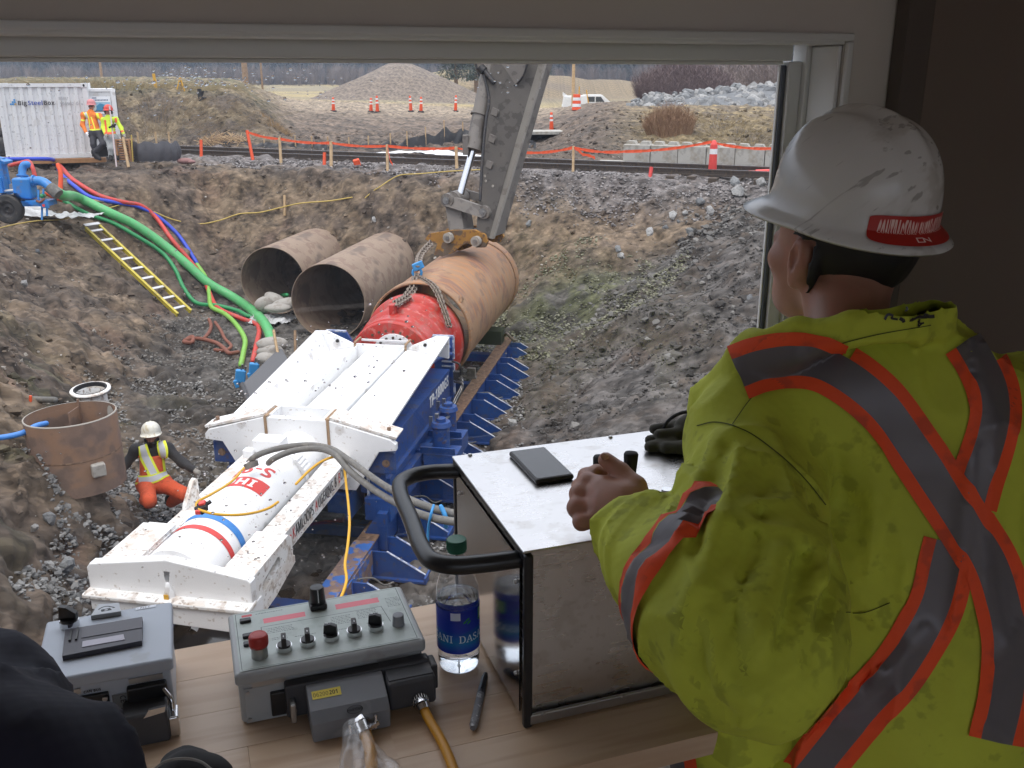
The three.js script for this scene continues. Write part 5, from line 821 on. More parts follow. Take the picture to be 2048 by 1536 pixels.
{ // black silt cloth on stakes beyond the track
  const P = [[440, 288, 4], [480, 290, 6], [530, 293, 9], [562, 295, 9], [592, 296, 10], [625, 297, 10], [657, 298, 10], [699, 300, 11], [738, 301, 14], [782, 300, 18], [815, 298, 20], [852, 293, 24], [889, 286, 30], [926, 280, 22], [962, 283, 16], [1000, 290, 10], [1040, 296, 8], [1072, 293, 8]];
  const q = P.map(([x, y, h]) => { const b = gAt(x, y, 33.5), d = b.length(); return [b, h / FOC * d]; }), o = q[0][0], t = thing('silt_fence', 'low black silt cloth fence on wooden stakes beyond the railway', 'silt fence', o), b = new B(); seed(3);
  for (let i = 0; i < q.length - 1; i++) for (let j = 0; j < 8; j++) { const f = (k) => { const a = k / 8, p = q[i][0].clone().lerp(q[i + 1][0], a), h = lerp(q[i][1], q[i + 1][1], a) * (1 - 0.5 * Math.sin(a * Math.PI) ** 2 * (0.6 + 0.3 * Math.sin(i * 2.3))); const z = 0.1 * Math.sin(a * 9 + i); p.y = ground(p.x, p.z) - 0.1; return [p.clone().sub(o).add(v(0, 0, 0.2)), p.clone().sub(o).add(v(0, 0.1 + h * 0.5, 0.1 + z)), p.clone().sub(o).add(v(0, 0.1 + h, 0))]; }, A = f(j), C = f(j + 1); b.poly(A[0], C[0], C[1], A[1]); b.poly(A[1], C[1], C[2], A[2]); }
  const g = mergeVertices(b.g().deleteAttribute('uv').deleteAttribute('normal'), 1e-3); g.computeVertexNormals(); part(t, 'cloth', boxUV(g.toNonIndexed()), M.siltCloth);
  q.forEach(([p, h], i) => { if (i > 1 && i < 17) new B().box(0.05, h + 0.35, 0.04, p.x - o.x, ground(p.x, p.z) - o.y + h / 2 + 0.1, p.z - o.z + 0.05).build('stake', M.rawWood, t); });
}
{ // concrete blocks beside the track
  const us = [1250, 1303, 1357, 1412, 1470, 1530].map((x) => uAt(x, 2.75)), l = (us[5] - us[0]) / 5;
  const mk = () => { const t = thing('concrete_block', '', 'concrete block', trk(us[0] + l / 2, 2.75, RAILBED + 0.08), TRY, 'concrete blocks in a row beyond the track'); new B().rbox(l * 0.985, 0.53, 0.55, 0.025, 0, 0.265, 0).build('block', M.concrete, t); for (const s of [-1, 1]) new B().ext([[-0.17, 0], [0.17, 0], [0.11, 0.1], [-0.11, 0.1]], 0.24, mat4(s * l * 0.26, 0.528, -0.12), 0.008).build('stud', M.concrete, t); return t; };
  const b0 = mk(), names = ['leftmost concrete block of the row beside the railway', 'smooth grey concrete block, second from left of the row', 'concrete block with a brown stain, third from left of the row', 'concrete block behind the pink orange tube post', 'concrete block right of the pink orange tube post', 'concrete block at the right end of the row, cut by the window edge'];
  b0.userData.label = names[0]; for (let i = 1; i < 6; i++) { const c = copyOf(b0, 'concrete_block', names[i]); c.position.copy(trk(us[0] + l * (i + 0.5), 2.75 + 0.03 * (i % 2), RAILBED + 0.08)); }
  const p = trk(us[0] - 0.35, 2.5, RAILBED); const s = thing('concrete_slab', 'broken flat concrete piece at the left end of the block row', 'slab', p, TRY + 0.2); part(s, 'slab_stone', new B().rbox(0.8, 0.12, 0.5, 0.03, 0, 0.05, 0).g(), M.concrete);
}
{ // culvert headwall
  const b = onD(1090, 285, 41.5), t = thing('concrete_culvert', 'concrete culvert with a dark opening under the orange post', 'culvert', b, 0.1); 
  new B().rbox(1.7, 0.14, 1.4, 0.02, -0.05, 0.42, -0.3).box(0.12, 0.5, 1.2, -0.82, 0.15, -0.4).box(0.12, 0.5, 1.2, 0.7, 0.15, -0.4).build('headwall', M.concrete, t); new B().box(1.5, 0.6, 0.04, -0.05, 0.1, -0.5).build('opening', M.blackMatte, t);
  new B().box(0.5, 0.14, 0.6, -0.9, 0.06, 0.6, 0, 0.3, 0).build('fallen_slab', M.darkGrey, t);
}
{ // rock pile
  const t = thing('rock_pile', 'long pile of grey broken rocks on the right bank', 'rock pile', gXZ(9.4, -52)), o = t.position, top = (x) => x < 1290 ? lerp(214, 188, (x - 1252) / 38) : x < 1450 ? lerp(188, 177, (x - 1290) / 160) : lerp(177, 164, (x - 1450) / 110), geo = [11, 12, 13, 14, 15].map((n) => rockGeo(n, 1, 0.72, 0.85, 4));
  const ms = [0, 1, 2, 3].map((k) => mapped('rock' + k, 0.9, [[0.2, 0.205, 0.205], [0.28, 0.275, 0.265], [0.15, 0.155, 0.16], [0.33, 0.325, 0.315]][k], 0.25, [[[0.1, 0.095, 0.09], 6, 0.58, 0.08, 0.5]], 0.9, { bumpMap: BUMP.rough, bumpScale: 0.01 }, 128)); geo.forEach((g) => boxUV(g));
  seed(44);
  for (let i = 0; i < 290; i++) { const px = 1256 + 315 * Math.pow(rnd(), 0.85), y0 = top(px), py = lerp(218, y0 + 3, Math.pow(rnd(), 0.8)), d = 47 + (217 - py) * 0.13 + rr(-0.3, 0.3), s = (0.14 + 0.3 * Math.pow(rnd(), 2)) * (px > 1440 ? 1.15 : 0.95), m = part(t, 'rock', geo[rnd() * 5 | 0], ms[rnd() * 4 | 0]); m.position.copy(onD(px, py, d).sub(o)); m.rotation.set(rr(0, 6), rr(0, 6), rr(0, 6)); m.scale.setScalar(s); }
  const hull = []; for (let x = 1256; x <= 1580; x += 12) hull.push(onD(x, 219, 46.5), onD(x, top(x) + 8, 52), onD(x, top(x) + 14, 56), onD(x, 224, 56)); part(t, 'rubble_core', boxUV(new ConvexGeometry(hull.map((p) => p.sub(o)))), M.rock2);
}
// ---------------------------------------------------------------- plants, trees, poles
const blades = (name, label, cat, b, w, dpt, h, n, cols, group, lean = 0.2) => {   // a clump of bare stems
  const t = thing(name, label, cat, b, 0, group), pos = [], col = [];
  for (let i = 0; i < n; i++) { const a = rr(0, 6.283), r = Math.sqrt(rnd()), x = r * w * Math.cos(a), z = r * dpt * Math.sin(a), hh = h * rr(0.45, 1) * (1 - 0.45 * r * r), lx = rr(-lean, lean) * hh + x * 0.25, lz = rr(-lean, lean) * hh, k = rr(0.006, 0.014) * (1 + h * 0.35), y0 = ground(b.x + x, b.z + z) - b.y - 0.03, c = mixc(...cols, rnd()); pos.push(x - k, y0, z, x + k, y0, z, x + lx, y0 + hh, z + lz); for (let q = 0; q < 3; q++) col.push(...c);
    for (let j = 0; j < 3; j++) { const f = rr(0.35, 0.95), bx = x + lx * f, by = y0 + hh * f, bz = z + lz * f, l = hh * rr(0.1, 0.3); pos.push(bx - k * 0.5, by, bz, bx + k * 0.5, by, bz, bx + rr(-l, l), by + l * rr(0.4, 1), bz + rr(-l, l)); for (let q = 0; q < 3; q++) col.push(...c); } }
  const g = new THREE.BufferGeometry(); g.setAttribute('position', new THREE.Float32BufferAttribute(pos, 3)); g.setAttribute('color', new THREE.Float32BufferAttribute(col, 3)); g.computeVertexNormals();
  part(t, 'stems', g, M.stems); return t;
};
std('stems', { vertexColors: true, side: THREE.DoubleSide, roughness: 0.95 });
seed(61);
blades('shrub', 'reddish brown dry shrub on the bank above the concrete blocks', 'shrub', gAt(1338, 268), 0.85, 0.7, 1.35, 1500, [[0.2, 0.11, 0.065], [0.3, 0.19, 0.11]]);
blades('bush', 'big purplish leafless bush behind the left end of the rock pile', 'bush', gXZ(10.3, -60), 2.5, 1.8, 2.9, 5200, [[0.115, 0.08, 0.08], [0.2, 0.145, 0.135]]);
for (const [c, d, w, h, lab] of [[1428, 66, 1.6, 3.4, 'bare greyish bush right of the big purplish bush'], [1480, 72, 1.7, 4.4, 'bare thin stemmed bush behind the middle of the rock pile'], [1530, 70, 1.8, 4.4, 'bare thin stemmed bush at the right edge of the window'], [1385, 85, 2.2, 3.6, 'bare bush far behind the purplish bush']]) blades('bush', lab, 'bush', gXZ((c - 1024) / 1998 * d, -d), w, 1.2, h, 1500, [[0.17, 0.13, 0.12], [0.28, 0.23, 0.21]], undefined, 0.12);
blades('dry_grass', 'dry grass tufts along the top of the left bank', 'grass', gXZ(-17.5, -44.5), 7, 0.6, 0.5, 1700, [[0.25, 0.19, 0.1], [0.36, 0.29, 0.16]]).userData.kind = 'stuff';
blades('dry_grass', 'dry brown grass on the face of the left bank', 'grass', gXZ(-15.2, -41.8), 5, 1.6, 0.4, 2400, [[0.17, 0.125, 0.08], [0.27, 0.2, 0.12]]).userData.kind = 'stuff';
blades('dry_grass', 'dry grass on the bank right of the reddish shrub', 'grass', gXZ(8.6, -38), 3.6, 4.5, 0.22, 3600, [[0.22, 0.165, 0.085], [0.32, 0.25, 0.14]]).userData.kind = 'stuff';
function conifer(label, px, d, h, r, bare) {
  const b = gXZ((px - 1024) / 1998 * d, -d), t = thing('pine_tree', label, 'tree', b);
  new B().cyl([0, -0.3, 0], [0, h * 0.97, 0], h * 0.024, 0.03, 9).build('trunk', M.oldWood, t);
  const pos = [], col = []; for (let i = 0; i < 4200; i++) { const y = h * lerp(bare, 1, Math.pow(rnd(), 1.3)), R = r * (1 - (y / h - bare) / (1 - bare)) * 0.92 + 0.2, a = rr(0, 6.283), q = R * Math.pow(rnd(), 0.6), sw = noise(a * 2, y * 0.9) > 0.42 ? 1 : 0.45, x = q * sw * Math.cos(a), z = q * sw * Math.sin(a), l = rr(0.2, 0.42), w = 0.09, c = mixc([0.035, 0.05, 0.035], [0.075, 0.095, 0.065], rnd()); const da = a + rr(-1, 1); pos.push(x - w * Math.sin(da), y - q * 0.18, z + w * Math.cos(da), x + w * Math.sin(da), y - q * 0.18 + rr(-0.1, 0.1), z - w * Math.cos(da), x + l * Math.cos(da), y - q * 0.18 + rr(-0.25, 0.12), z + l * Math.sin(da)); for (let k = 0; k < 3; k++) col.push(...c); }
  const g = new THREE.BufferGeometry(); g.setAttribute('position', new THREE.Float32BufferAttribute(pos, 3)); g.setAttribute('color', new THREE.Float32BufferAttribute(col, 3)); g.computeVertexNormals(); part(t, 'crown', g, M.stems);
}
conifer('pine tree with a bare lower trunk just left of the excavator arm', 912, 118, 12, 2.6, 0.22); conifer('pine tree half hidden behind the excavator arm', 952, 128, 12, 3, 0.16); conifer('dark pine tree far right of the excavator arm', 1085, 190, 14, 3, 0.1);
{ // the wooded hill far behind: dark conifers, with bare broadleaf trees along its foot
  const mk = (tri) => { const g = new THREE.BufferGeometry(); g.setAttribute('position', new THREE.Float32BufferAttribute(tri, 3)); g.computeVertexNormals(); return g; };
  seed(71); const fir = [], bare = [];
  for (let k = 0; k < 46; k++) { const y = 0.08 + 0.86 * (k / 46), r = 0.17 * (1 - k / 47) + 0.012, a = k * 2.4 + rr(-0.4, 0.4), l = r * rr(0.6, 1.25), w = r * 0.5, c = Math.cos(a), s2 = Math.sin(a); fir.push(-w * s2, y + 0.07, w * c, w * s2, y + 0.07, -w * c, l * c, y - rr(0.0, 0.05), l * s2); }
  for (let k = 0; k < 4; k++) { const a = k * 1.57, b = a + 1.57, r = 0.035; fir.push(r * Math.cos(a), 0, r * Math.sin(a), 0, 1, 0, r * Math.cos(b), 0, r * Math.sin(b)); }
  for (let k = 0; k < 60; k++) { const a = rr(0, 6.283), y = rr(0, 0.6), r = 0.09 * Math.sqrt(y), x = r * Math.cos(a), z = r * Math.sin(a), l = rr(0.2, 0.42), q = rr(0.1, 0.26), w = 0.008; bare.push(x - w, y, z, x + w, y, z, x + q * Math.cos(a), Math.min(1, y + l), z + q * Math.sin(a)); }
  const forest = (name, label, g, n, place) => { const im = new THREE.InstancedMesh(g, M.hillTree ?? std('hillTree', { color: lin(1, 1, 1), roughness: 1, side: THREE.DoubleSide }), n), c = new THREE.Color(); for (let i = 0; i < n; i++) { const [d, x, s, w, col] = place(); im.setMatrixAt(i, new THREE.Matrix4().compose(v(x, ground(x, -d) - 0.3, -d), new THREE.Quaternion().setFromEuler(new THREE.Euler(0, rr(0, 6), 0)), v(s * w, s, s * w))); im.setColorAt(i, c.setRGB(...col)); } im.name = name; scene.add(tag(im, label, null, null, 'stuff')); };
  forest('hill_forest', 'far wooded hillside of dark conifers', mk(fir), 6500, () => { const d = 300 + 250 * Math.pow(rnd(), 1.5); return [d, rr(-0.6, 0.42) * d, rr(8, 15), 1, mixc([0.018, 0.027, 0.022], [0.045, 0.058, 0.042], rnd())]; });
  forest('bare_wood', 'strip of bare brown trees at the foot of the far wooded hill', mk(bare), 1500, () => { const d = rr(255, 305); return [d, rr(-0.6, 0.42) * d, rr(3.5, 7.5), 0.9, mixc([0.12, 0.095, 0.08], [0.2, 0.16, 0.135], rnd())]; });
}
const pole = (px, d, ty, w, label, m = 'oldWood') => { const x = (px - 1024) / 1998 * d, b = gXZ(x, -d), t = thing('utility_pole', label, 'pole', b), h = onD(px, ty, d).y - b.y; new B().cyl([0, -0.2, 0], [0, h, 0], w / 2, w / 2.4, 10).build('shaft', M[m], t); return t; };
{ const t = pole(490, 60, 60, 0.36, 'thick wooden utility pole left of the yellow field'); new B().box(2, 0.14, 0.12, 0, 4.6, 0).build('cross_arm', M.oldWood, t); }
pole(523, 64, 90, 0.14, 'thin pole just right of the thick wooden utility pole'); pole(203, 110, 90, 0.3, 'slender utility pole above the white container'); pole(1147, 75, 40, 0.26, 'tall pale wooden pole above the white pickup', 'rawWood'); pole(1159, 78, 172, 0.1, 'short yellow pole right of the tall pale pole', 'cordYellow'); pole(1181, 78, 178, 0.1, 'thin leaning yellow pole above the pickup roof', 'cordYellow').rotation.z = 0.18;
{ const b = gAt(362, 180, 38), t = thing('survey_tripod', 'yellow survey tripod with a mast on the left bank', 'tripod', b); for (let i = 0; i < 3; i++) { const a = i * 2.09 + 0.4; new B().cyl([0.2 * Math.cos(a), -0.05, 0.2 * Math.sin(a)], [0.02, 0.55, 0], 0.03, 0.025, 6).build('leg', M.cordYellow, t); } new B().cyl([0.02, 0.5, 0], [0.02, 0.95, 0], 0.02, 0.02, 6).box(0.08, 0.08, 0.08, 0.02, 0.6, 0).build('mast', M.greyHose, t); }
{ const b = gAt(311, 176, 38), t = thing('marker_post', 'yellow and orange marker post on the left bank', 'post', b); new B().rbox(0.12, 0.62, 0.08, 0.02, 0, 0.3, 0, 0, 0, 0.06).build('board', M.cordYellow, t); new B().cyl([0, 0.5, 0], [0.06, 0.85, 0], 0.02).build('mast', M.greyHose, t); }
{ const b = gAt(402, 197, 38), t = thing('tree_stump', 'dark broken tree stump on the left bank edge', 'stump', b); new B().cyl([0, -0.1, 0], [-0.04, 0.4, 0], 0.13, 0.09, 7).cyl([0.02, 0.1, 0], [0.14, 0.32, 0], 0.06, 0.04, 6).cyl([0, 0, 0], [0.25, 0.02, 0.05], 0.08, 0.04, 6).build('wood', M.blackMatte, t); }
{ const b = gAt(448, 288, 34), t = thing('brush_pile', 'heap of pale split sticks at the foot of the left bank', 'wood pile', b); seed(8); for (let i = 0; i < 130; i++) { const x = rr(-0.9, 0.75), z = rr(-0.5, 0.5), y = 0.32 * (1 - x * x) * rnd(), a = rr(0, 6.3), l = rr(0.12, 0.34); const m = new B().cyl([x - l * Math.cos(a), y - rr(0, 0.1), z], [x + l * Math.cos(a), y + rr(0.02, 0.3), z + l * Math.sin(a) * 0.5], 0.016, 0.01, 4); m.build('split_stick', i % 3 ? M.rawWood : M.oldWood, t); } }
{ const b = gAt(545, 248, 34), t = thing('dry_straw', 'orange brown straw clump on the slope right of the left bank', 'straw', b); part(t, 'straw_stems', blades('x', '', '', b, 0.8, 0.5, 0.3, 500, [[0.3, 0.19, 0.09], [0.4, 0.28, 0.15]]).children[0].geometry, M.stems); scene.remove(scene.children[scene.children.length - 1]); }
// ---------------------------------------------------------------- boulders one can pick apart
{
  const geo = [21, 22, 23, 24].map((n) => boxUV(rockGeo(n, 1, 0.7, 0.8, 6)));
  const bo = (px, py, w, label, k, lift = 0.3) => { const p = gAt(px, py), s = w / FOC * p.length() / 2, t = new THREE.Mesh(geo[k % 4], M['rock' + (k * 7 % 4)]); t.name = numbered('boulder'); t.position.copy(p).add(v(0, s * lift, 0)); t.rotation.set(0.3 * k, k * 1.3, 0.2 * k); t.scale.setScalar(s); scene.add(tag(t, label, 'rock', null)); };
  bo(1345, 435, 24, 'pale squarish boulder in the rubble band, left of a round one', 1); bo(1358, 446, 12, 'small round cream stone beside the squarish boulder', 2); bo(1370, 430, 18, 'grey boulder right of the squarish one in the rubble band', 3); bo(1235, 502, 24, 'upright pale grey stone at the lower left of the rubble band', 4); bo(1242, 515, 22, 'wedge of grey rock leaning on the upright pale stone', 5); bo(1400, 408, 26, 'grey boulder half way up the rubble band', 6); bo(1475, 388, 34, 'large flat grey boulder near the top of the rubble band', 7); bo(1470, 368, 26, 'upright brownish boulder at the top edge of the slope', 8); bo(1300, 470, 26, 'long grey rock at the lower side of the rubble band', 9); bo(1330, 458, 18, 'grey rock between the long rock and the squarish boulder', 10); bo(1520, 372, 30, 'dark grey boulder at the top of the slope beside the window edge', 11); bo(1380, 465, 20, 'flat grey stone below the rubble band', 12); bo(1420, 425, 22, 'rough grey boulder in the upper part of the rubble band', 13);
  bo(1500, 600, 22, 'pale stone low on the right slope beside the window frame', 14); bo(1025, 850, 26, 'brown angular rock above the console, on the gravel', 15); bo(135, 1140, 38, 'large pale boulder at the lower left in front of the white hammer', 16, 0.5); bo(100, 1135, 26, 'grey boulder left of the large pale one at the lower left', 17, 0.5); bo(100, 1045, 34, 'dark brown clod beside the steel tub at the left', 18, 0.5); bo(70, 1060, 20, 'grey stone near the dark clod at the left', 19, 0.5); bo(1058, 345 + 105, 18, 'small pale stone on the far face left of the excavator arm link', 20); bo(748, 441, 13, 'white rounded stone on the far face of the pit above the middle pipe', 21); bo(75, 506, 14, 'pale stone on the left bank above the ladder foot', 22); bo(50, 570, 18, 'pale flat stone on the left bank near the window edge', 23);
}

// ---------------------------------------------------------------- container, pump, hoses and the small things round the pit
const W2 = (p) => v(...p);
{ // white steel container
  const b = onD(104, 317, 29.2), w = 2.5, h = 2.2, t = thing('shipping_container', 'white corrugated steel container at the upper left with a two coloured name on it', 'container', b, 0.36);
  const pts = []; const n = 9; for (let i = 0; i < n; i++) { const x0 = -w / 2 + 0.12 + i * (w - 0.24) / n, s = (w - 0.24) / n; pts.push([x0, 0], [x0 + s * 0.36, 0], [x0 + s * 0.5, -0.045], [x0 + s * 0.86, -0.045]); } pts.push([w / 2 - 0.12, 0]);
  mapped('containerWhite', 1.6, [0.7, 0.7, 0.7], 0.03, [[[0.4, 0.35, 0.3], 6, 0.66, 0.05, 0.3], [[0.2, 0.2, 0.2], 26, 0.75, 0.03, 0.5]], 0.5);
  const wall = new B(); for (let i = 0; i < pts.length - 1; i++) wall.plate([[pts[i][0], 0.12, pts[i][1]], [pts[i + 1][0], 0.12, pts[i + 1][1]], [pts[i + 1][0], h - 0.1, pts[i + 1][1]], [pts[i][0], h - 0.1, pts[i][1]]], 0.01); wall.build('corrugated_wall', M.containerWhite, t);
  new B().box(0.01, h, 3, -w / 2 + 0.02, h / 2, -1.5).box(0.01, h, 3, w / 2 - 0.02, h / 2, -1.5).box(w - 0.1, 0.03, 3, 0, h - 0.03, -1.5).box(w - 0.1, h - 0.1, 0.02, 0, h / 2, -2.98).build('body', M.containerWhite, t);
  for (const s of [-1, 1]) new B().box(0.13, h - 0.2, 0.08, s * (w / 2 - 0.065), h / 2, -0.02).build('corner_post', M.containerWhite, t);
  for (const y of [0.06, h - 0.05]) new B().box(w - 0.28, 0.11, 0.08, 0, y, -0.02).build('end_rail', M.containerWhite, t);
  for (const sx of [-1, 1]) for (const y of [0.06, h - 0.06]) { new B().rbox(0.17, 0.13, 0.16, 0.01, sx * (w / 2 - 0.08), y, -0.04).build('corner_casting', M.containerWhite, t); new B().sph(0.03, sx * (w / 2 - 0.08), y, 0.042, 1, 1.4, 0.2).build('casting_hole', M.blackMatte, t); }
  const dk = new B(), bl = new B(); let x = -0.72; for (const [s, q] of [['Big', dk], ['Steel', bl], ['Box', dk]]) { const g = text(s, 0.125, 0.004), wd = g.boundingBox.max.x; q.add(g, mat4(x, h - 0.62, 0.004)); x += wd + 0.022; }
  dk.build('lettering', M.darkGrey, t); bl.build('blue_lettering', std('letterBlue', { color: lin(0.09, 0.13, 0.4), roughness: 0.5 }), t);
  const lg = new B(); for (const [a, c] of [[0, 0], [1, 0], [2, 0], [1, 1], [2, 1], [2, 2]]) lg.box(0.05, 0.05, 0.004, -0.9 + a * 0.055, h - 0.59 + c * 0.06, 0.006); lg.build('emblem', M.hookBlue, t); new B().box(0.05, 0.05, 0.004, -0.78, h - 0.59, 0.009).build('emblem_corner', std('tan', { color: lin(0.5, 0.32, 0.12), roughness: 0.5 }), t);
  new B().add(text('BSBU', 0.075, 0.004, fontR), mat4(0.42, h - 0.47, 0.006)).add(text('998502  0', 0.085, 0.004, fontR), mat4(0.44, h - 0.63, 0.006)).build('serial_number', std('faintGrey', { color: lin(0.32, 0.32, 0.33), roughness: 0.6 }), t);
  const q = thing('timber_beam', 'long orange brown timber beam on the earth under the white container', 'timber', b.clone().add(v(0.35, -0.06, 0.1)), 0.3); new B().box(2.5, 0.13, 0.2, 0, 0, 0).build('beam', mapped('beamWood', 0.5, [0.36, 0.19, 0.085], 0.2, [], 0.8, {}, 128), q);
}
{ // white cabin with a picture board behind
  const b = onD(205, 296, 30.8), t = thing('site_cabin', 'white site cabin with a blue picture board behind the two standing workers', 'cabin', b, 0.46);
  new B().box(1.2, 1.72, 1.6, -0.02, 0.9, -0.85).build('body', M.containerWhite, t); new B().box(0.14, 1.74, 0.05, 0.52, 0.9, -0.03).box(1.24, 0.08, 1.64, -0.02, 1.79, -0.84).box(1.1, 0.05, 0.03, -0.05, 0.12, -0.03).build('trim', M.whitePaint, t); new B().box(0.03, 1.75, 1.6, 0.6, 0.9, -0.86).build('dark_edge', M.blackSteel, t);
  for (let i = 0; i < 8; i++) new B().box(1.05, 0.01, 0.02, -0.05, 0.3 + i * 0.1, -0.04).build('siding_line', M.containerWhite, t);
  sheet(t, 'picture_board', [[-0.45, 1.06, -0.02], [0.42, 1.06, -0.02], [0.42, 1.6, -0.02], [-0.45, 1.6, -0.02]], std('pictureBoard', { roughness: 0.4, map: canvasTex(256, 160, (g, w, h) => { g.fillStyle = '#eef0f2'; g.fillRect(0, 0, w, h); g.fillStyle = '#9fc4d8'; g.fillRect(60, 52, 190, 86); g.fillStyle = '#4e93b8'; g.beginPath(); g.moveTo(90, 120); g.lineTo(160, 62); g.lineTo(250, 92); g.lineTo(250, 138); g.lineTo(110, 138); g.fill(); g.fillStyle = '#cdd6cf'; g.beginPath(); g.ellipse(90, 100, 36, 40, 0, 0, 7); g.fill(); g.fillStyle = '#3a4652'; g.fillRect(60, 130, 190, 9); g.fillRect(180, 96, 70, 20); g.fillStyle = '#3a4a74'; g.fillRect(96, 10, 40, 8); for (let i = 0; i < 16; i++) g.fillRect(30 + i * 13, 28, 9, 11); }) }));
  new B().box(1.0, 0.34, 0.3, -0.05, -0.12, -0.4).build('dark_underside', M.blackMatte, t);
}
{ const b = onD(-40, 300, 30.5), t = thing('tarpaulin', 'black tarpaulin bundle at the left edge beside the container', 'tarpaulin', b); new B().rbox(1.8, 0.62, 0.8, 0.18, 0.15, 0.12, 0, 0, 0.1, 0, 3).rbox(1.5, 0.3, 0.7, 0.1, 0.2, 0.5, -0.1, 0, 0, 0.08, 3).build('cloth', M.siltCloth, t); new B().box(2.4, 0.05, 0.1, 0.3, -0.22, 0.35).build('pale_edge', M.white, t); }
{ // slatted pallet leaning behind the yellow worker
  const b = onD(252, 321, 28.6), t = thing('wooden_pallet', 'orange brown slatted wooden pallet standing right of the yellow jacketed worker', 'pallet', b, 0.1); mapped('palletWood', 0.4, [0.38, 0.2, 0.1], 0.25, [], 0.85, {}, 128);
  for (let i = 0; i < 9; i++) new B().box(0.46, 0.035, 0.34, 0, 0.04 + i * 0.07, -0.1).build('slat', M.palletWood, t); for (const x of [-0.2, 0.18]) new B().box(0.05, 0.66, 0.05, x, 0.3, 0.09).build('upright', M.palletWood, t); new B().box(0.03, 0.78, 0.05, 0.25, 0.36, 0.1, 0, 0, -0.06).build('stake', M.cordPale, t);
}
{ // ring of black silt cloth
  const b = onD(310, 318, 29), t = thing('silt_cloth_roll', 'gathered black cloth screen right of the wooden pallet', 'cloth', b); const pos = [], N = 60, Hn = 10;
  const pt = (i, j) => { const a = -0.15 + 3.5 * i / N, y = j / Hn, r = 1 + 0.05 * Math.sin(i * 0.9) * (1 - Math.abs(y - 0.5)) + 0.1 * Math.sin(y * 3.14); return [-0.72 * Math.cos(a) * r, (0.56 + 0.04 * Math.sin(i * 0.5)) * y - 0.04 + 0.015 * Math.sin(y * 20 + i), 0.4 * Math.sin(a) * r]; };
  const bb = new B(); for (let i = 0; i < N; i++) for (let j = 0; j < Hn; j++) bb.poly(pt(i, j), pt(i + 1, j), pt(i + 1, j + 1), pt(i, j + 1)); const g = mergeVertices(bb.g().deleteAttribute('uv').deleteAttribute('normal'), 1e-3); g.computeVertexNormals(); part(t, 'cloth', boxUV(g.toNonIndexed()), mapped('greyCloth', 0.8, [0.075, 0.073, 0.082], 0.2, [], 0.55, { side: THREE.DoubleSide }, 128));
  for (const x of [-0.55, 0, 0.4]) new B().box(0.045, 0.86, 0.04, x, 0.36, -0.28).build('stake', M.rawWood, t); new B().rbox(1.3, 0.3, 0.4, 0.1, 0, 0.3, -0.2).build('inner_fold', M.siltCloth, t);
}
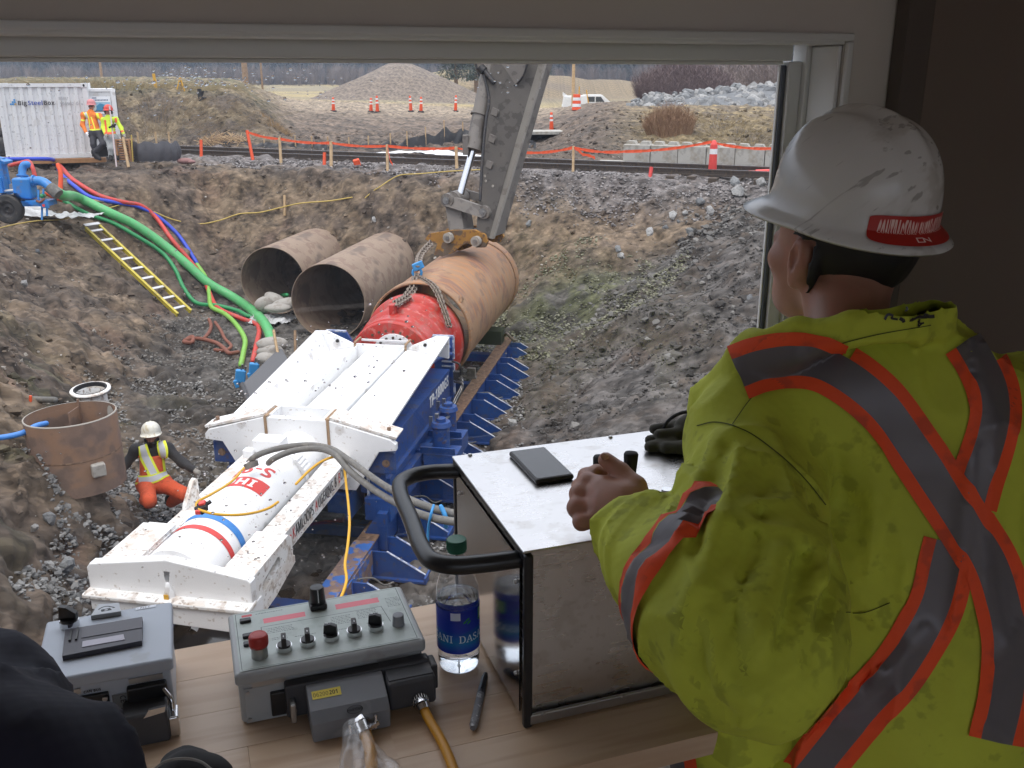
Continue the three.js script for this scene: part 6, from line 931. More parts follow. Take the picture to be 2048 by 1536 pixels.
{ // blue pump trailer
  const d = 22.4, b = onD(40, 446, d), t = thing('pump_trailer', 'blue trailer mounted pump with one black tyre at the left edge', 'pump', b), L = (px, py, dz = 0) => { const p = onD(px, py, d + dz).sub(b); return p; }, c = (px, py, dz) => L(px, py, dz).toArray();
  const wheel = new THREE.Group(); wheel.name = 'wheel'; t.add(wheel); wheel.position.copy(L(18, 418, -0.1));
  part(wheel, 'tyre', new THREE.LatheGeometry([[0.19, -0.1], [0.3, -0.11], [0.335, -0.08], [0.345, 0], [0.335, 0.08], [0.3, 0.11], [0.19, 0.1]].map((p) => new THREE.Vector2(...p)), 40).rotateX(Math.PI / 2), M.rubber); part(wheel, 'rim', new B().lathe([[0, -0.02], [0.06, 0.03], [0.07, 0.07], [0.1, 0.02], [0.17, 0.04], [0.19, 0.09]], new THREE.Matrix4().makeRotationX(Math.PI / 2), 30).g(), M.blackSteel);
  const fender = new B(); { const q = [[-60, 386], [33, 386], [48, 400], [62, 411], [60, 414], [44, 404], [30, 391], [-60, 391]], A = q.map(([x, y]) => L(x, y, -0.25)), C = q.map(([x, y]) => L(x, y, 0.15)); for (let i = 0; i < 8; i++) fender.poly(A[i], A[(i + 1) % 8], C[(i + 1) % 8], C[i]); } fender.build('mudguard', M.bluePump, t);
  new B().rbox(0.42, 0.5, 0.4, 0.06, ...c(50, 376, 0.1), 0, 0, 0, 3).build('pump_tank', M.bluePump, t); new B().rbox(0.07, 0.04, 0.01, 0.004, ...c(38, 357, -0.115)).build('tank_label', M.white, t);
  new B().tube([L(45, 356, 0.1), L(45, 338, 0.1), L(48, 331, 0.1), L(54, 329, 0.1)], 0.09, 14).cyl(L(45, 353, 0.1), L(45, 350, 0.1), 0.13, 0.13, 16).build('inlet_elbow', M.bluePump, t);
  new B().tube([L(66, 362, 0.05), L(80, 362, 0.05), L(92, 367, 0.02), L(102, 376, 0)], 0.105, 16).cyl(L(66, 362, 0.05), L(69, 362, 0.05), 0.14, 0.14, 16).build('outlet_elbow', M.bluePump, t);
  new B().box(0.8, 0.12, 0.5, ...c(70, 405, 0.1)).box(0.16, 0.18, 0.06, ...c(90, 408, -0.15)).box(0.7, 0.06, 0.06, ...c(10, 392, 0.2)).box(0.08, 0.36, 0.3, ...c(6, 370, 0.1)).build('chassis', M.bluePump, t);
  new B().box(0.1, 0.85, 0.08, ...c(13, 352, 0.3), 0, 0, 0.06).box(0.1, 0.9, 0.08, ...c(2, 355, 0), 0, 0, 0.03).box(0.5, 0.06, 0.4, ...c(-4, 318, 0.1), 0, 0, -0.3).build('engine_frame', M.bluePump, t);
  for (const [x, y0, y1] of [[84, 408, 440], [94, 404, 432], [77, 380, 400], [87, 378, 396]]) new B().cyl(L(x, y0, 0), L(x, y1, 0), 0.025, 0.025, 8).build('stand_leg', M.bluePump, t);
  new B().cyl(L(7, 383, 0.1), L(32, 381, 0.1), 0.05).box(0.12, 0.14, 0.1, ...c(26, 374, 0.1)).build('engine', M.steelDull, t); new B().box(0.06, 0.06, 0.01, ...c(87, 411, -0.2)).build('red_reflector', M.pinkRed, t); new B().tube([L(74, 402, -0.2), L(80, 404, -0.2), L(88, 399, -0.2)], 0.03, 6).build('clamp', M.rope, t);
}
const lay = (name, label, cat, pts, r, m, o = {}) => {   // a hose or cord laid along the ground
  const P = pts.map(([x, y, d, up]) => d ? onD(x, y, d) : gAt(x, y).add(v(0, r + 0.05, 0.05))), t = thing(name, label, cat, P[0]); new B().tube(P.map((p) => p.clone().sub(P[0])), r, o.n ?? 10, P.length * 10).build('hose', M[m], t); return t;
};
lay('discharge_hose', 'thick light green hose running from the blue pump down into the pit', 'hose', [[103, 377, 22.4], [120, 388, 22.6], [165, 410], [227, 440], [273, 462], [328, 500], [377, 541], [418, 577], [465, 604], [514, 640], [536, 668], [544, 690], [545, 720]], 0.125, 'hoseGreen', { n: 16 });
{ const t = thing('hose_clamp', 'muddy grey clamp where the thick green hose meets the blue pump', 'clamp', onD(104, 378, 22.4)); new B().cyl([-0.05, 0.04, 0], [0.16, -0.13, 0.05], 0.14, 0.136, 16).build('band', M.greyHose, t); }
lay('thin_hose', 'thin deep green hose curling beside the thick green hose and into the left pipe', 'hose', [[84, 392, 22.3], [114, 400], [178, 435], [228, 453], [273, 478], [328, 514], [353, 547], [369, 582], [394, 612], [437, 618], [476, 628], [505, 640], [522, 634], [547, 618], [560, 600], [574, 590, 24.7]], 0.055, 'hoseDeep');
lay('blue_hose', 'blue hose lying from the container down the left bank into the pit', 'hose', [[-10, 319, 27], [40, 318, 27.5], [95, 318, 28], [108, 332], [150, 378], [185, 402], [227, 411], [280, 421], [317, 440], [355, 473], [377, 503], [395, 532]], 0.055, 'hoseBlue');
lay('lime_hose', 'lime green hose that carries on from the blue hose to a blue clamp', 'hose', [[396, 536], [413, 562], [420, 592], [426, 622], [448, 633], [476, 659], [492, 688], [489, 713], [484, 738]], 0.06, 'hoseLime');
lay('red_hose', 'red hose alongside the blue hose, ending beside the sandbags', 'hose', [[104, 321], [126, 342], [156, 372], [205, 400], [245, 411], [285, 419], [312, 440], [344, 484], [383, 530], [408, 563], [421, 593], [437, 622], [478, 642], [514, 656], [520, 668], [514, 702], [508, 730]], 0.06, 'hoseRed');
lay('red_pipe_end', 'short red hose end looped behind the blue pump inlet', 'hose', [[20, 331, 23.5], [40, 326, 23.5], [57, 323, 23.5], [65, 335, 23.4], [70, 352, 23.4]], 0.05, 'hoseRed'); lay('red_pipe_end', 'straight red pipe standing on the bank between pump and blue hose', 'hose', [[116, 330, 26], [121, 345, 26], [121, 378, 26]], 0.06, 'orange');
lay('red_pipe_end', 'short orange red pipe under the thick green hose at the pump', 'hose', [[92, 387, 23], [122, 400, 23]], 0.05, 'orange');
lay('extension_cord', 'thin yellow cord on the ground below the blue pump', 'cord', [[-10, 464], [40, 452], [80, 446], [120, 444], [155, 436]], 0.016, 'cordPale', { n: 6 }); lay('extension_cord', 'thin yellow cord crossing the left bank under the blue and red hoses', 'cord', [[205, 424], [228, 418], [262, 408]], 0.016, 'cordPale', { n: 6 });
lay('extension_cord', 'thin yellow cord sagging across the bank right of the red hose', 'cord', [[310, 428], [350, 444], [400, 452], [440, 445], [480, 432], [520, 429], [560, 420], [600, 411], [660, 406], [705, 399]], 0.018, 'cordPale', { n: 6 }); lay('extension_cord', 'thin yellow cord climbing the far face toward the excavator arm', 'cord', [[731, 400], [745, 388], [762, 377], [778, 366], [800, 355], [840, 352], [900, 347], [960, 344]], 0.018, 'cordPale', { n: 6 });
lay('wood_strip', 'grey plank end where the blue hose dips behind the bank', 'plank', [[186, 409], [228, 410]], 0.05, 'oldWood', { n: 4 });
{ // yellow ladder
  const a = gAt(183, 470), c = gAt(366, 634), t = thing('yellow_ladder', 'yellow ladder with grey rungs lying down the left bank', 'ladder', c), up = a.clone().sub(c); up.y += 0.12; const side = v(up.z, 0, -up.x).normalize().multiplyScalar(-0.21), nrm = up.clone().cross(side).normalize(); if (nrm.y < 0) nrm.negate();
  const q = new THREE.Quaternion().setFromRotationMatrix(new THREE.Matrix4().makeBasis(side.clone().normalize(), up.clone().normalize(), side.clone().cross(up).normalize())), len = up.length();
  for (const s of [-1, 1]) { const b = new B(); b.add(new THREE.BoxGeometry(0.035, len, 0.11), new THREE.Matrix4().compose(up.clone().multiplyScalar(0.5).addScaledVector(side, s * (1 + 0)).addScaledVector(nrm, 0.12), q, v(1, 1, 1))); b.add(new THREE.BoxGeometry(0.07, len, 0.012), new THREE.Matrix4().compose(up.clone().multiplyScalar(0.5).addScaledVector(side, s).addScaledVector(nrm, 0.17), q, v(1, 1, 1))); b.build('rail', M.ladderYellow, t); }
  for (let i = 0; i < 9; i++) { const b = new B(); b.add(new THREE.BoxGeometry(0.42, 0.075, 0.03), new THREE.Matrix4().compose(up.clone().multiplyScalar((i + 0.5) / 9).addScaledVector(nrm, 0.15), q, v(1, 1, 1))); b.build('rung', M.alu, t); }
  const b = new B(); b.add(new THREE.BoxGeometry(0.46, 0.1, 0.14), new THREE.Matrix4().compose(up.clone().multiplyScalar(1.005).addScaledVector(nrm, 0.13), q, v(1, 1, 1))); b.build('top_cap', M.alu, t);
}
const bag = (px, py, d, sx, sy, rz, label, group) => { const p = onD(px, py, d), g = new THREE.SphereGeometry(1, 24, 16), q = g.attributes.position; for (let i = 0; i < q.count; i++) { const x = q.getX(i), y = q.getY(i), z = q.getZ(i), k = 1 + 0.12 * (fbm(x * 2 + px, y * 2 + py, z * 2 + 9, 3) - 0.5), e = Math.sign(x) * Math.pow(Math.abs(x), 0.75); q.setXYZ(i, e * sx * k, y * sy * k * (1 - 0.15 * Math.abs(e)), z * sx * 0.6 * k); } g.computeVertexNormals(); const t = new THREE.Mesh(boxUV(g.toNonIndexed()), M.sandbag); t.name = numbered('sandbag'); t.position.copy(p); t.rotation.set(0, 0.3 * (px % 3 - 1), rz); scene.add(tag(t, label, 'sandbag', group)); };
bag(545, 688, 20.4, 0.33, 0.16, -0.05, 'grey sandbag on top of the pile beside the hose ends'); bag(540, 702, 20.3, 0.3, 0.15, 0.1, 'grey sandbag in the middle of the pile beside the hose ends'); bag(551, 709, 20.1, 0.2, 0.2, 0.8, 'grey sandbag standing at the right of the pile by the hose ends'); bag(537, 718, 20, 0.28, 0.14, -0.1, 'grey sandbag at the bottom of the pile by the hose ends');
bag(530, 608, 24.4, 0.26, 0.2, 0.1, 'pale sandbag at the left in the mouth of the left pipe'); bag(552, 601, 24.5, 0.34, 0.16, -0.5, 'pale sandbag lying slanted in the mouth of the left pipe'); bag(575, 607, 24.3, 0.4, 0.15, 0.1, 'long pale sandbag at the right in the mouth of the left pipe'); bag(555, 616, 24.1, 0.36, 0.12, 0.05, 'flat pale sandbag lowest in the mouth of the left pipe');
const crumple = (name, label, px, py, w, d, m, h = 0.12, sd = 1) => { const b = gAt(px, py), t = thing(name, label, 'plastic sheet', b), g = new THREE.PlaneGeometry(w, d, 36, 36); g.rotateX(-Math.PI / 2); const q = g.attributes.position; for (let i = 0; i < q.count; i++) { const x = q.getX(i), z = q.getZ(i), e = 0.2 * (fbm(x * 3 + sd, z * 3) - 0.5); q.setXYZ(i, x + e, Math.max(0, ground(b.x + x, b.z + z) - b.y) + 0.015 + h * Math.abs(fbm(x * 5 + sd, z * 5 + 9, 0, 4) - 0.5) * 2 + h * 0.5 * fbm(x * 1.5 + sd, z * 1.5), z + e); } g.computeVertexNormals(); part(t, 'sheet', g, m); };
crumple('plastic_sheet', 'crumpled grey plastic sheet on the ground below the left pipe', 543, 645, 1.1, 0.9, M.plasticSheet, 0.2); crumple('plastic_sheet', 'pale grey plastic sheet under the blue pump', 105, 436, 2.4, 0.8, M.plasticSheet, 0.12, 4); crumple('plastic_sheet', 'crumpled whitish plastic behind the bench between the two grey boxes', 432, 1258, 0.55, 0.5, std('clearSheet', { color: lin(0.5, 0.51, 0.52), roughness: 0.3, side: THREE.DoubleSide }), 0.16, 7);
{ const b = trk(uAt(850, 1.9), 1.9, RAILBED + 0.05), t = thing('white_sheet', 'white sheet lying along the far rail left of the excavator arm', 'sheet', b, TRY), g = new THREE.PlaneGeometry(3.9, 1, 40, 14); g.rotateX(-Math.PI / 2); const q = g.attributes.position; for (let i = 0; i < q.count; i++) { const x = q.getX(i), z = q.getZ(i); q.setY(i, 0.06 + 0.26 * fbm(x * 1.8, z * 3) * (1 - Math.abs(x) / 2.4)); } g.computeVertexNormals(); part(t, 'cloth', g, M.white); }
{ const b = gAt(714, 331), t = thing('orange_scrap', 'orange scrap of cone half buried in the ballast', 'scrap', b); new B().rbox(0.2, 0.22, 0.16, 0.03, 0, 0.08, 0, 0.2, 0.3, 0.2).build('piece', M.orange, t); }
{ const b = gAt(1522, 350), t = thing('orange_tray', 'orange plastic board lying at the right edge beside the ballast', 'board', b, -0.2); new B().rbox(1.1, 0.1, 0.4, 0.02, 0.2, 0.05, 0).rbox(0.8, 0.05, 0.3, 0.02, 0.25, 0.12, -0.1, 0, 0, 0.05).build('board', M.pinkRed, t); }
{ const b = onD(370, 322, 29), t = thing('pink_bag', 'small dull pink bag at the foot of the black cloth screen', 'bag', b); new B().sph(0.16, 0, 0, 0, 1.6, 0.6, 1).sph(0.1, 0.2, -0.02, 0.05, 1.4, 0.6, 1).build('bag', std('dullPink', { color: lin(0.25, 0.13, 0.12), roughness: 0.8 }), t); }
{ // rusty chain on the gravel
  const t0 = lay('old_rope', 'dark red rope lying tangled on the gravel left of the hoses', 'rope', [[372, 688], [386, 680], [386, 692], [370, 690], [390, 684], [415, 687], [432, 692], [448, 702], [462, 714], [478, 712]], 0.05, 'rope', { n: 7 });
  lay('old_rope', 'dark red rope piece above the tangled rope', 'rope', [[420, 645], [424, 656], [421, 670], [410, 684]], 0.045, 'rope', { n: 7 }); lay('old_rope', 'dark red rope piece right of the tangled rope', 'rope', [[432, 650], [444, 668], [452, 684], [464, 700], [450, 708], [432, 706]], 0.04, 'rope', { n: 7 });
}
{ // perforated dark panel left of the hammer
  const q = [onD(484, 772, 17.6), onD(561, 697, 20.2), onD(586, 742, 19), onD(516, 850, 16)], o = onD(516, 850, 16), t = thing('perforated_panel', 'dark perforated panel leaning behind the left wing of the hammer', 'panel', o), P = q.map((p) => p.clone().sub(o));
  new B().plate(P, 0.04).build('plate', std('panelGrey', { color: lin(0.1, 0.1, 0.105), roughness: 0.7 }), t); const h = new B(), n = P[1].clone().sub(P[0]).cross(P[3].clone().sub(P[0])).normalize(); if (n.z < 0) n.negate(); for (let i = 0; i < 9; i++) for (let j = 0; j < 5; j++) { const p = P[0].clone().lerp(P[1], (i + 0.7) / 10).lerp(P[3].clone().lerp(P[2], (i + 0.7) / 10), (j + 0.6) / 7); h.cyl(p.clone().addScaledVector(n, -0.01), p.clone().addScaledVector(n, 0.006), 0.035, 0.035, 8); } const hm = h.build('holes', M.blackMatte, t); hm.userData.kind = 'stuff';
  new B().cyl(P[0].clone().add(v(0, 0.02, 0)), v(0, 0, 0), 0.07, 0.07, 4).build('edge_bar', M.blackSteel, t);
  stick('stake', 'weathered wooden stake leaning on the sandbags', 'stake', onD(562, 738, 19.6), onD(547, 660, 20), 0.03, M.rawWood); stick('stake', 'weathered wooden stake right of the sandbags', 'stake', onD(590, 700, 20.4), onD(590, 661, 20.6), 0.03, M.oldWood);
}
for (const [px, py, d, l] of [[481, 752, 18.6, 'sky blue clamp at the end of the lime green hose'], [508, 738, 19.4, 'sky blue clamp at the end of the red hose']]) { const t = thing('pipe_clamp', l, 'clamp', onD(px, py, d)); new B().rbox(0.2, 0.26, 0.12, 0.03, 0, 0, 0, 0, 0.2, -0.15).rbox(0.09, 0.16, 0.16, 0.02, -0.07, -0.14, 0.02, 0, 0, 0.3).build('body', M.hookBlue, t); new B().cyl([0.02, 0.1, 0], [0.06, 0.24, 0], 0.018).cyl([0.09, 0.08, 0], [0.12, 0.2, 0], 0.018).build('bolt', M.steelDull, t); }
{ // white flanged pipe standing on end
  const b = onD(186, 806, 14.4), t = thing('flanged_pipe', 'short white flanged pipe standing on end behind the steel tub', 'pipe', b, 0); t.rotation.x = 0.1; new B().lathe([[0.17, -0.8], [0.17, 0.18], [0.29, 0.2], [0.29, 0.235], [0.24, 0.245], [0.22, 0.23], [0.215, -0.1]], null, 40).build('pipe', M.whiteMuddy, t); new B().lathe([[0, 0.02], [0.211, 0.02], [0.211, 0.236], [0.222, 0.248], [0.24, 0.249]], null, 40).build('dark_bore', M.blackMatte, t);
}
{ // rusty steel tub
  const b = onD(156, 922, 11.9), t = thing('steel_tub', 'round rusty steel ring standing on the left bank with a blue hose over its rim', 'tub', b); t.rotation.set(-0.03, 0, 0.03);
  mapped('tubSteel', 1.2, [0.19, 0.125, 0.095], 0.2, [[[0.26, 0.15, 0.09], 4, 0.54, 0.08, 0.7], [[0.12, 0.085, 0.07], 9, 0.58, 0.08, 0.6]], 0.8, { side: THREE.DoubleSide, bumpMap: BUMP.rough, bumpScale: 0.003 });
  const R = 0.535, h = 0.62; new B().lathe([[R - 0.012, -0.3], [R - 0.012, h], [R, h], [R, -0.3]], null, 64).build('ring_wall', M.tubSteel, t); new B().lathe([[R - 0.014, h + 0.002], [R + 0.002, h + 0.002], [R + 0.002, h - 0.012]], null, 64).build('rim_edge', M.armEdge, t);
  new B().lathe([[R + 0.002, 0.16], [R + 0.006, 0.15], [R + 0.002, 0.14]], null, 64).build('weld_line', M.railTop, t); new B().add(new THREE.CircleGeometry(0.09, 24), new THREE.Matrix4().compose(v(0.33, h - 0.14, -0.385), new THREE.Quaternion().setFromEuler(new THREE.Euler(0, -0.7, 0)), v(1, 1.3, 1))).build('lifting_hole', M.sandbag, t);
  new B().box(0.02, 0.6, 0.03, -0.12, h - 0.26, -0.5).box(0.012, 0.7, 0.3, -0.12, h - 0.4, -0.34).build('partition', M.tubSteel, t); new B().rbox(0.16, 0.16, 0.12, 0.02, 0.42, 0.02, 0.38, 0, 0.6, 0).build('grey_sleeve', M.sandbag, t);
}
lay('water_hose', 'bright blue hose entering at the left edge over the rim of the steel tub', 'hose', [[-40, 878, 11.2], [10, 874, 11.3], [45, 866, 11.4], [72, 852, 11.6], [92, 847, 11.8]], 0.035, 'hoseSky');
lay('grey_pipe', 'dark pipe with an orange ribbon behind the steel tub', 'pipe', [[-10, 792, 14], [30, 793, 14], [62, 798, 13.8], [110, 800, 13.6]], 0.045, 'greyHose'); { const t = thing('orange_ribbon', 'small orange ribbon on the dark pipe at the left', 'ribbon', onD(61, 798, 13.6)); new B().box(0.03, 0.1, 0.03, 0, 0, 0, 0, 0, -0.15).build('strip', M.orangeTape, t); }
{ // water under the rig
  const g = new THREE.CircleGeometry(1, 48); g.rotateX(-Math.PI / 2); const q = g.attributes.position; for (let i = 1; i < q.count; i++) { const a = Math.atan2(q.getZ(i), q.getX(i)), k = 1 + 0.2 * Math.sin(a * 3 + 1) + 0.1 * Math.sin(a * 5); q.setXYZ(i, q.getX(i) * 1.5 * k, 0, q.getZ(i) * 1.7 * k); } const m = part(scene, 'puddle', g, std('muddyWater', { color: lin(0.035, 0.028, 0.021), roughness: 0.12 })); m.position.copy(mach(-4.4, -6.02, 8.9)); tag(m, 'dark muddy water under the rig', null, null, 'structure');
  const b = mach(-4.0, -5.99, 8.6), t = thing('metal_offcut', 'small pale metal plate lying in the water under the hammer', 'plate', b, 0.4); new B().rbox(0.26, 0.02, 0.09, 0.004, 0, 0.02, 0).cyl([0, 0.03, 0], [0, 0.035, 0], 0.02, 0.02, 8).build('plate', M.whiteMuddy, t);
  const b2 = onD(368, 1062, 10.6);
}
{ // hydraulic hoses over the hammer
  const H = (n, l, pts, r, m) => { const P = pts.map(([x, y, d]) => onD(x, y, d)), t = thing(n, l, n.includes('cord') ? 'cord' : 'hose', P[0]); new B().tube(P.map((p) => p.clone().sub(P[0])), r, 10, 80).build('hose', M[m], t); return t; };
  const h = H('hydraulic_hose', 'upper grey hydraulic hose arching over the hammer to the console corner', [[500, 922, 10.5], [512, 912, 10.45], [560, 896, 10.7], [612, 890, 10.7], [660, 897, 10.4], [692, 916, 10], [730, 944, 9.5], [775, 975, 8.9], [830, 1004, 8.3], [870, 1018, 8], [912, 1028, 7.8], [960, 1036, 7.5]], 0.034, 'greyHose');
  const h2 = H('hydraulic_hose', 'lower grey hydraulic hose arching over the hammer', [[537, 926, 10.4], [548, 917, 10.3], [585, 902, 10.5], [625, 897, 10.5], [665, 906, 10.2], [700, 942, 9.8], [740, 974, 9.3], [785, 1002, 8.7], [835, 1026, 8.1], [875, 1038, 7.8], [925, 1046, 7.6], [965, 1054, 7.4]], 0.034, 'greyHose');
  const f = thing('hose_fitting', 'grey hose fitting on top of the hammer', 'fitting', onD(501, 925, 10.5)); new B().cyl([0, 0, 0], [0.02, -0.05, 0.02], 0.085, 0.08, 10).build('nut', M.greyHose, f);
  H('extension_cord', 'yellow cord looped over the lettering of the hammer', [[488, 936, 10.2], [462, 964, 9.7], [420, 990, 9.2], [396, 1003, 8.95], [393, 1012, 8.8], [400, 1020, 8.7], [430, 1028, 8.65], [470, 1030, 8.75], [510, 1025, 8.95], [540, 1015, 9.2], [556, 1004, 9.4]], 0.013, 'cordYellow');
  H('extension_cord', 'yellow cord from the right beam hanging down into the pit', [[592, 968, 9.9], [620, 940, 10.1], [645, 922, 10.2], [672, 913, 10.25], [684, 918, 10.2], [689, 940, 10.1], [693, 975, 9.9], [697, 1010, 9.6], [699, 1050, 9.3], [695, 1095, 9], [690, 1130, 8.8], [693, 1160, 8.65], [684, 1190, 8.5], [672, 1212, 8.4]], 0.014, 'cordYellow');
  const c = thing('cord_coupler', 'red and black electrical coupler in the yellow cord on the hammer', 'coupler', onD(405, 1014, 8.75)); new B().rbox(0.09, 0.06, 0.09, 0.01, 0, 0, 0, 0.4, 0.3, 0.3).box(0.12, 0.02, 0.04, 0.02, 0.01, -0.02, 0, 0.6, 0.4).box(0.05, 0.03, 0.11, -0.01, -0.01, 0.04, 0.3, 0.9, 0).build('plug', M.blackMatte, c); new B().rbox(0.06, 0.03, 0.05, 0.008, 0.0, 0.04, 0.0, 0.3, 0, 0.3).rbox(0.05, 0.04, 0.03, 0.006, -0.02, -0.02, 0.07).build('red_cap', M.pinkRed, c);
  const s = thing('blue_strap', 'blue strap tied round the two hydraulic hoses near the bench', 'strap', onD(868, 1022, 7.85)); new B().tube([[0.0, 0.06, 0.02], [-0.02, 0, 0.07], [-0.05, -0.16, 0.03], [-0.06, -0.4, 0.02]], 0.012, 6).tube([[0.06, 0.05, 0.02], [0.1, -0.03, 0.06], [0.1, -0.12, 0.05]], 0.02, 6).build('strap', M.hookBlue, s);
}
{ // white pickup behind the banks
  const b = gXZ(6.7, -86), t = thing('pickup_truck', 'white crew cab pickup with a canopy beyond the railway, seen from its side', 'pickup truck', b.add(v(0.3, -0.25, 0))), body = [[-2.6, 0.5], [-2.65, 0.95], [-2.6, 1.05], [-2.5, 1.75], [-0.9, 1.78], [-0.75, 1.85], [0.75, 1.85], [1.5, 1.2], [2.5, 1.1], [2.75, 0.95], [2.75, 0.5]];
  new B().ext(body, 1.8, mat4(0, 0, -0.9), 0.04).build('body', M.white, t); const win = std('carGlass', { color: lin(0.05, 0.055, 0.06), roughness: 0.1 });
  for (const q of [[[-0.5, 1.28], [0.1, 1.28], [0.1, 1.7], [-0.5, 1.7]], [[0.18, 1.28], [0.95, 1.28], [0.62, 1.7], [0.18, 1.7]], [[-2.3, 1.3], [-1.1, 1.3], [-1.1, 1.65], [-2.3, 1.65]]]) new B().ext(q, 0.02, mat4(0, 0, 0.935), 0.002).build('window', q[0][0] < -2 ? M.containerWhite : win, t);
  sheet(t, 'windscreen', [[1.56, 1.22, 0.8], [1.56, 1.22, -0.8], [0.84, 1.86, -0.8], [0.84, 1.86, 0.8]], win);
  for (const x of [-1.7, 1.75]) { const w = new THREE.Group(); w.name = 'wheel'; t.add(w); w.position.set(x, 0.42, 0.8); part(w, 'tyre', new THREE.CylinderGeometry(0.42, 0.42, 0.26, 28).rotateX(Math.PI / 2), M.rubber); part(w, 'rim', new THREE.CylinderGeometry(0.25, 0.25, 0.28, 20).rotateX(Math.PI / 2), M.alu); }
  new B().rbox(0.1, 0.16, 0.2, 0.03, 0.85, 1.3, 1.05).build('mirror', M.darkGrey, t); new B().ext([[-2.65, 1.75], [-2.2, 1.78], [-2.65, 2.1]], 0.05, mat4(0, 0, 0.7)).build('raised_flap', M.white, t);
}

// ---------------------------------------------------------------- people
const smin = (a, b, k) => { const h = Math.max(k - Math.abs(a - b), 0) / k; return Math.min(a, b) - h * h * k * 0.25; };
function capD(x, y, z, a, b, ra, rb) { const ex = b.x - a.x, ey = b.y - a.y, ez = b.z - a.z, px = x - a.x, py = y - a.y, pz = z - a.z, t = clamp((px * ex + py * ey + pz * ez) / (ex * ex + ey * ey + ez * ez + 1e-9)), dx = px - ex * t, dy = py - ey * t, dz = pz - ez * t; return Math.sqrt(dx * dx + dy * dy + dz * dz) - lerp(ra, rb, t); }
const field = (bones, k) => (x, y, z) => { let d = 1e3; for (const [a, b, ra, rb] of bones) d = smin(d, capD(x, y, z, a, b, ra, rb ?? ra), k); return d; };
const bbox = (bones, pad = 0.03) => { const b = new THREE.Box3(); for (const [p, q, r, s] of bones) for (const [c, e] of [[p, r], [q, s ?? r]]) b.expandByPoint(c.clone().addScalar(e + pad)), b.expandByPoint(c.clone().addScalar(-e - pad)); return b; };
function surface(f, box, cell) {                     // surface nets: one smooth closed skin round f < 0
  const o = box.min, nx = Math.ceil((box.max.x - o.x) / cell) + 1, ny = Math.ceil((box.max.y - o.y) / cell) + 1, nz = Math.ceil((box.max.z - o.z) / cell) + 1, F = new Float32Array(nx * ny * nz), id = new Int32Array(nx * ny * nz).fill(-1), pos = [], idx = [];
  const I = (i, j, k) => (k * ny + j) * nx + i;
  for (let K = 0; K < nz; K += 4) for (let J = 0; J < ny; J += 4) for (let H = 0; H < nx; H += 4) {   // far from the skin one sample does for a block
    const c = f(o.x + (H + 1.5) * cell, o.y + (J + 1.5) * cell, o.z + (K + 1.5) * cell), far = Math.abs(c) > cell * 5.5 + 0.04;
    for (let k = K; k < Math.min(nz, K + 4); k++) for (let j = J; j < Math.min(ny, J + 4); j++) for (let i = H; i < Math.min(nx, H + 4); i++) F[I(i, j, k)] = far ? c : f(o.x + i * cell, o.y + j * cell, o.z + k * cell);
  }
  const C = [[0, 0, 0], [1, 0, 0], [0, 1, 0], [1, 1, 0], [0, 0, 1], [1, 0, 1], [0, 1, 1], [1, 1, 1]], E = [[0, 1], [2, 3], [4, 5], [6, 7], [0, 2], [1, 3], [4, 6], [5, 7], [0, 4], [1, 5], [2, 6], [3, 7]];
  for (let k = 0; k < nz - 1; k++) for (let j = 0; j < ny - 1; j++) for (let i = 0; i < nx - 1; i++) {
    const q = C.map(([a, b, c]) => F[I(i + a, j + b, k + c)]); let n = 0, x = 0, y = 0, z = 0;
    for (const [a, b] of E) if ((q[a] < 0) !== (q[b] < 0)) { const t = q[a] / (q[a] - q[b]); x += lerp(C[a][0], C[b][0], t); y += lerp(C[a][1], C[b][1], t); z += lerp(C[a][2], C[b][2], t); n++; }
    if (n) { id[I(i, j, k)] = pos.length / 3; pos.push(o.x + (i + x / n) * cell, o.y + (j + y / n) * cell, o.z + (k + z / n) * cell); }
  }
  const quad = (a, b, c, d, flip) => { if (a < 0 || b < 0 || c < 0 || d < 0) return; flip ? idx.push(a, c, b, a, d, c) : idx.push(a, b, c, a, c, d); };
  for (let k = 1; k < nz - 1; k++) for (let j = 1; j < ny - 1; j++) for (let i = 1; i < nx - 1; i++) {
    const s = F[I(i, j, k)] < 0;
    if (s !== (F[I(i + 1, j, k)] < 0)) quad(id[I(i, j - 1, k - 1)], id[I(i, j, k - 1)], id[I(i, j, k)], id[I(i, j - 1, k)], !s);
    if (s !== (F[I(i, j + 1, k)] < 0)) quad(id[I(i - 1, j, k - 1)], id[I(i - 1, j, k)], id[I(i, j, k)], id[I(i, j, k - 1)], !s);
    if (s !== (F[I(i, j, k + 1)] < 0)) quad(id[I(i - 1, j - 1, k)], id[I(i, j - 1, k)], id[I(i, j, k)], id[I(i - 1, j, k)], !s);
  }
  const g = new THREE.BufferGeometry(); g.setAttribute('position', new THREE.Float32BufferAttribute(pos, 3)); g.setIndex(idx); g.computeVertexNormals(); return g;
}
const skinOf = (f, box, cell, mapped = true) => { const g = surface(f, box, cell).toNonIndexed(); return mapped ? boxUV(g) : g; };
const grad = (f, p, e = 0.003) => v(f(p.x + e, p.y, p.z) - f(p.x - e, p.y, p.z), f(p.x, p.y + e, p.z) - f(p.x, p.y - e, p.z), f(p.x, p.y, p.z + e) - f(p.x, p.y, p.z - e)).normalize();
const march = (f, o, d, t0, t1) => { let t = t0; for (let i = 0; i < 160 && t < t1; i++) { const q = f(o.x + d.x * t, o.y + d.y * t, o.z + d.z * t); if (q < 0.0004) return t; t += Math.max(q * 0.7, 0.0004); } return null; };
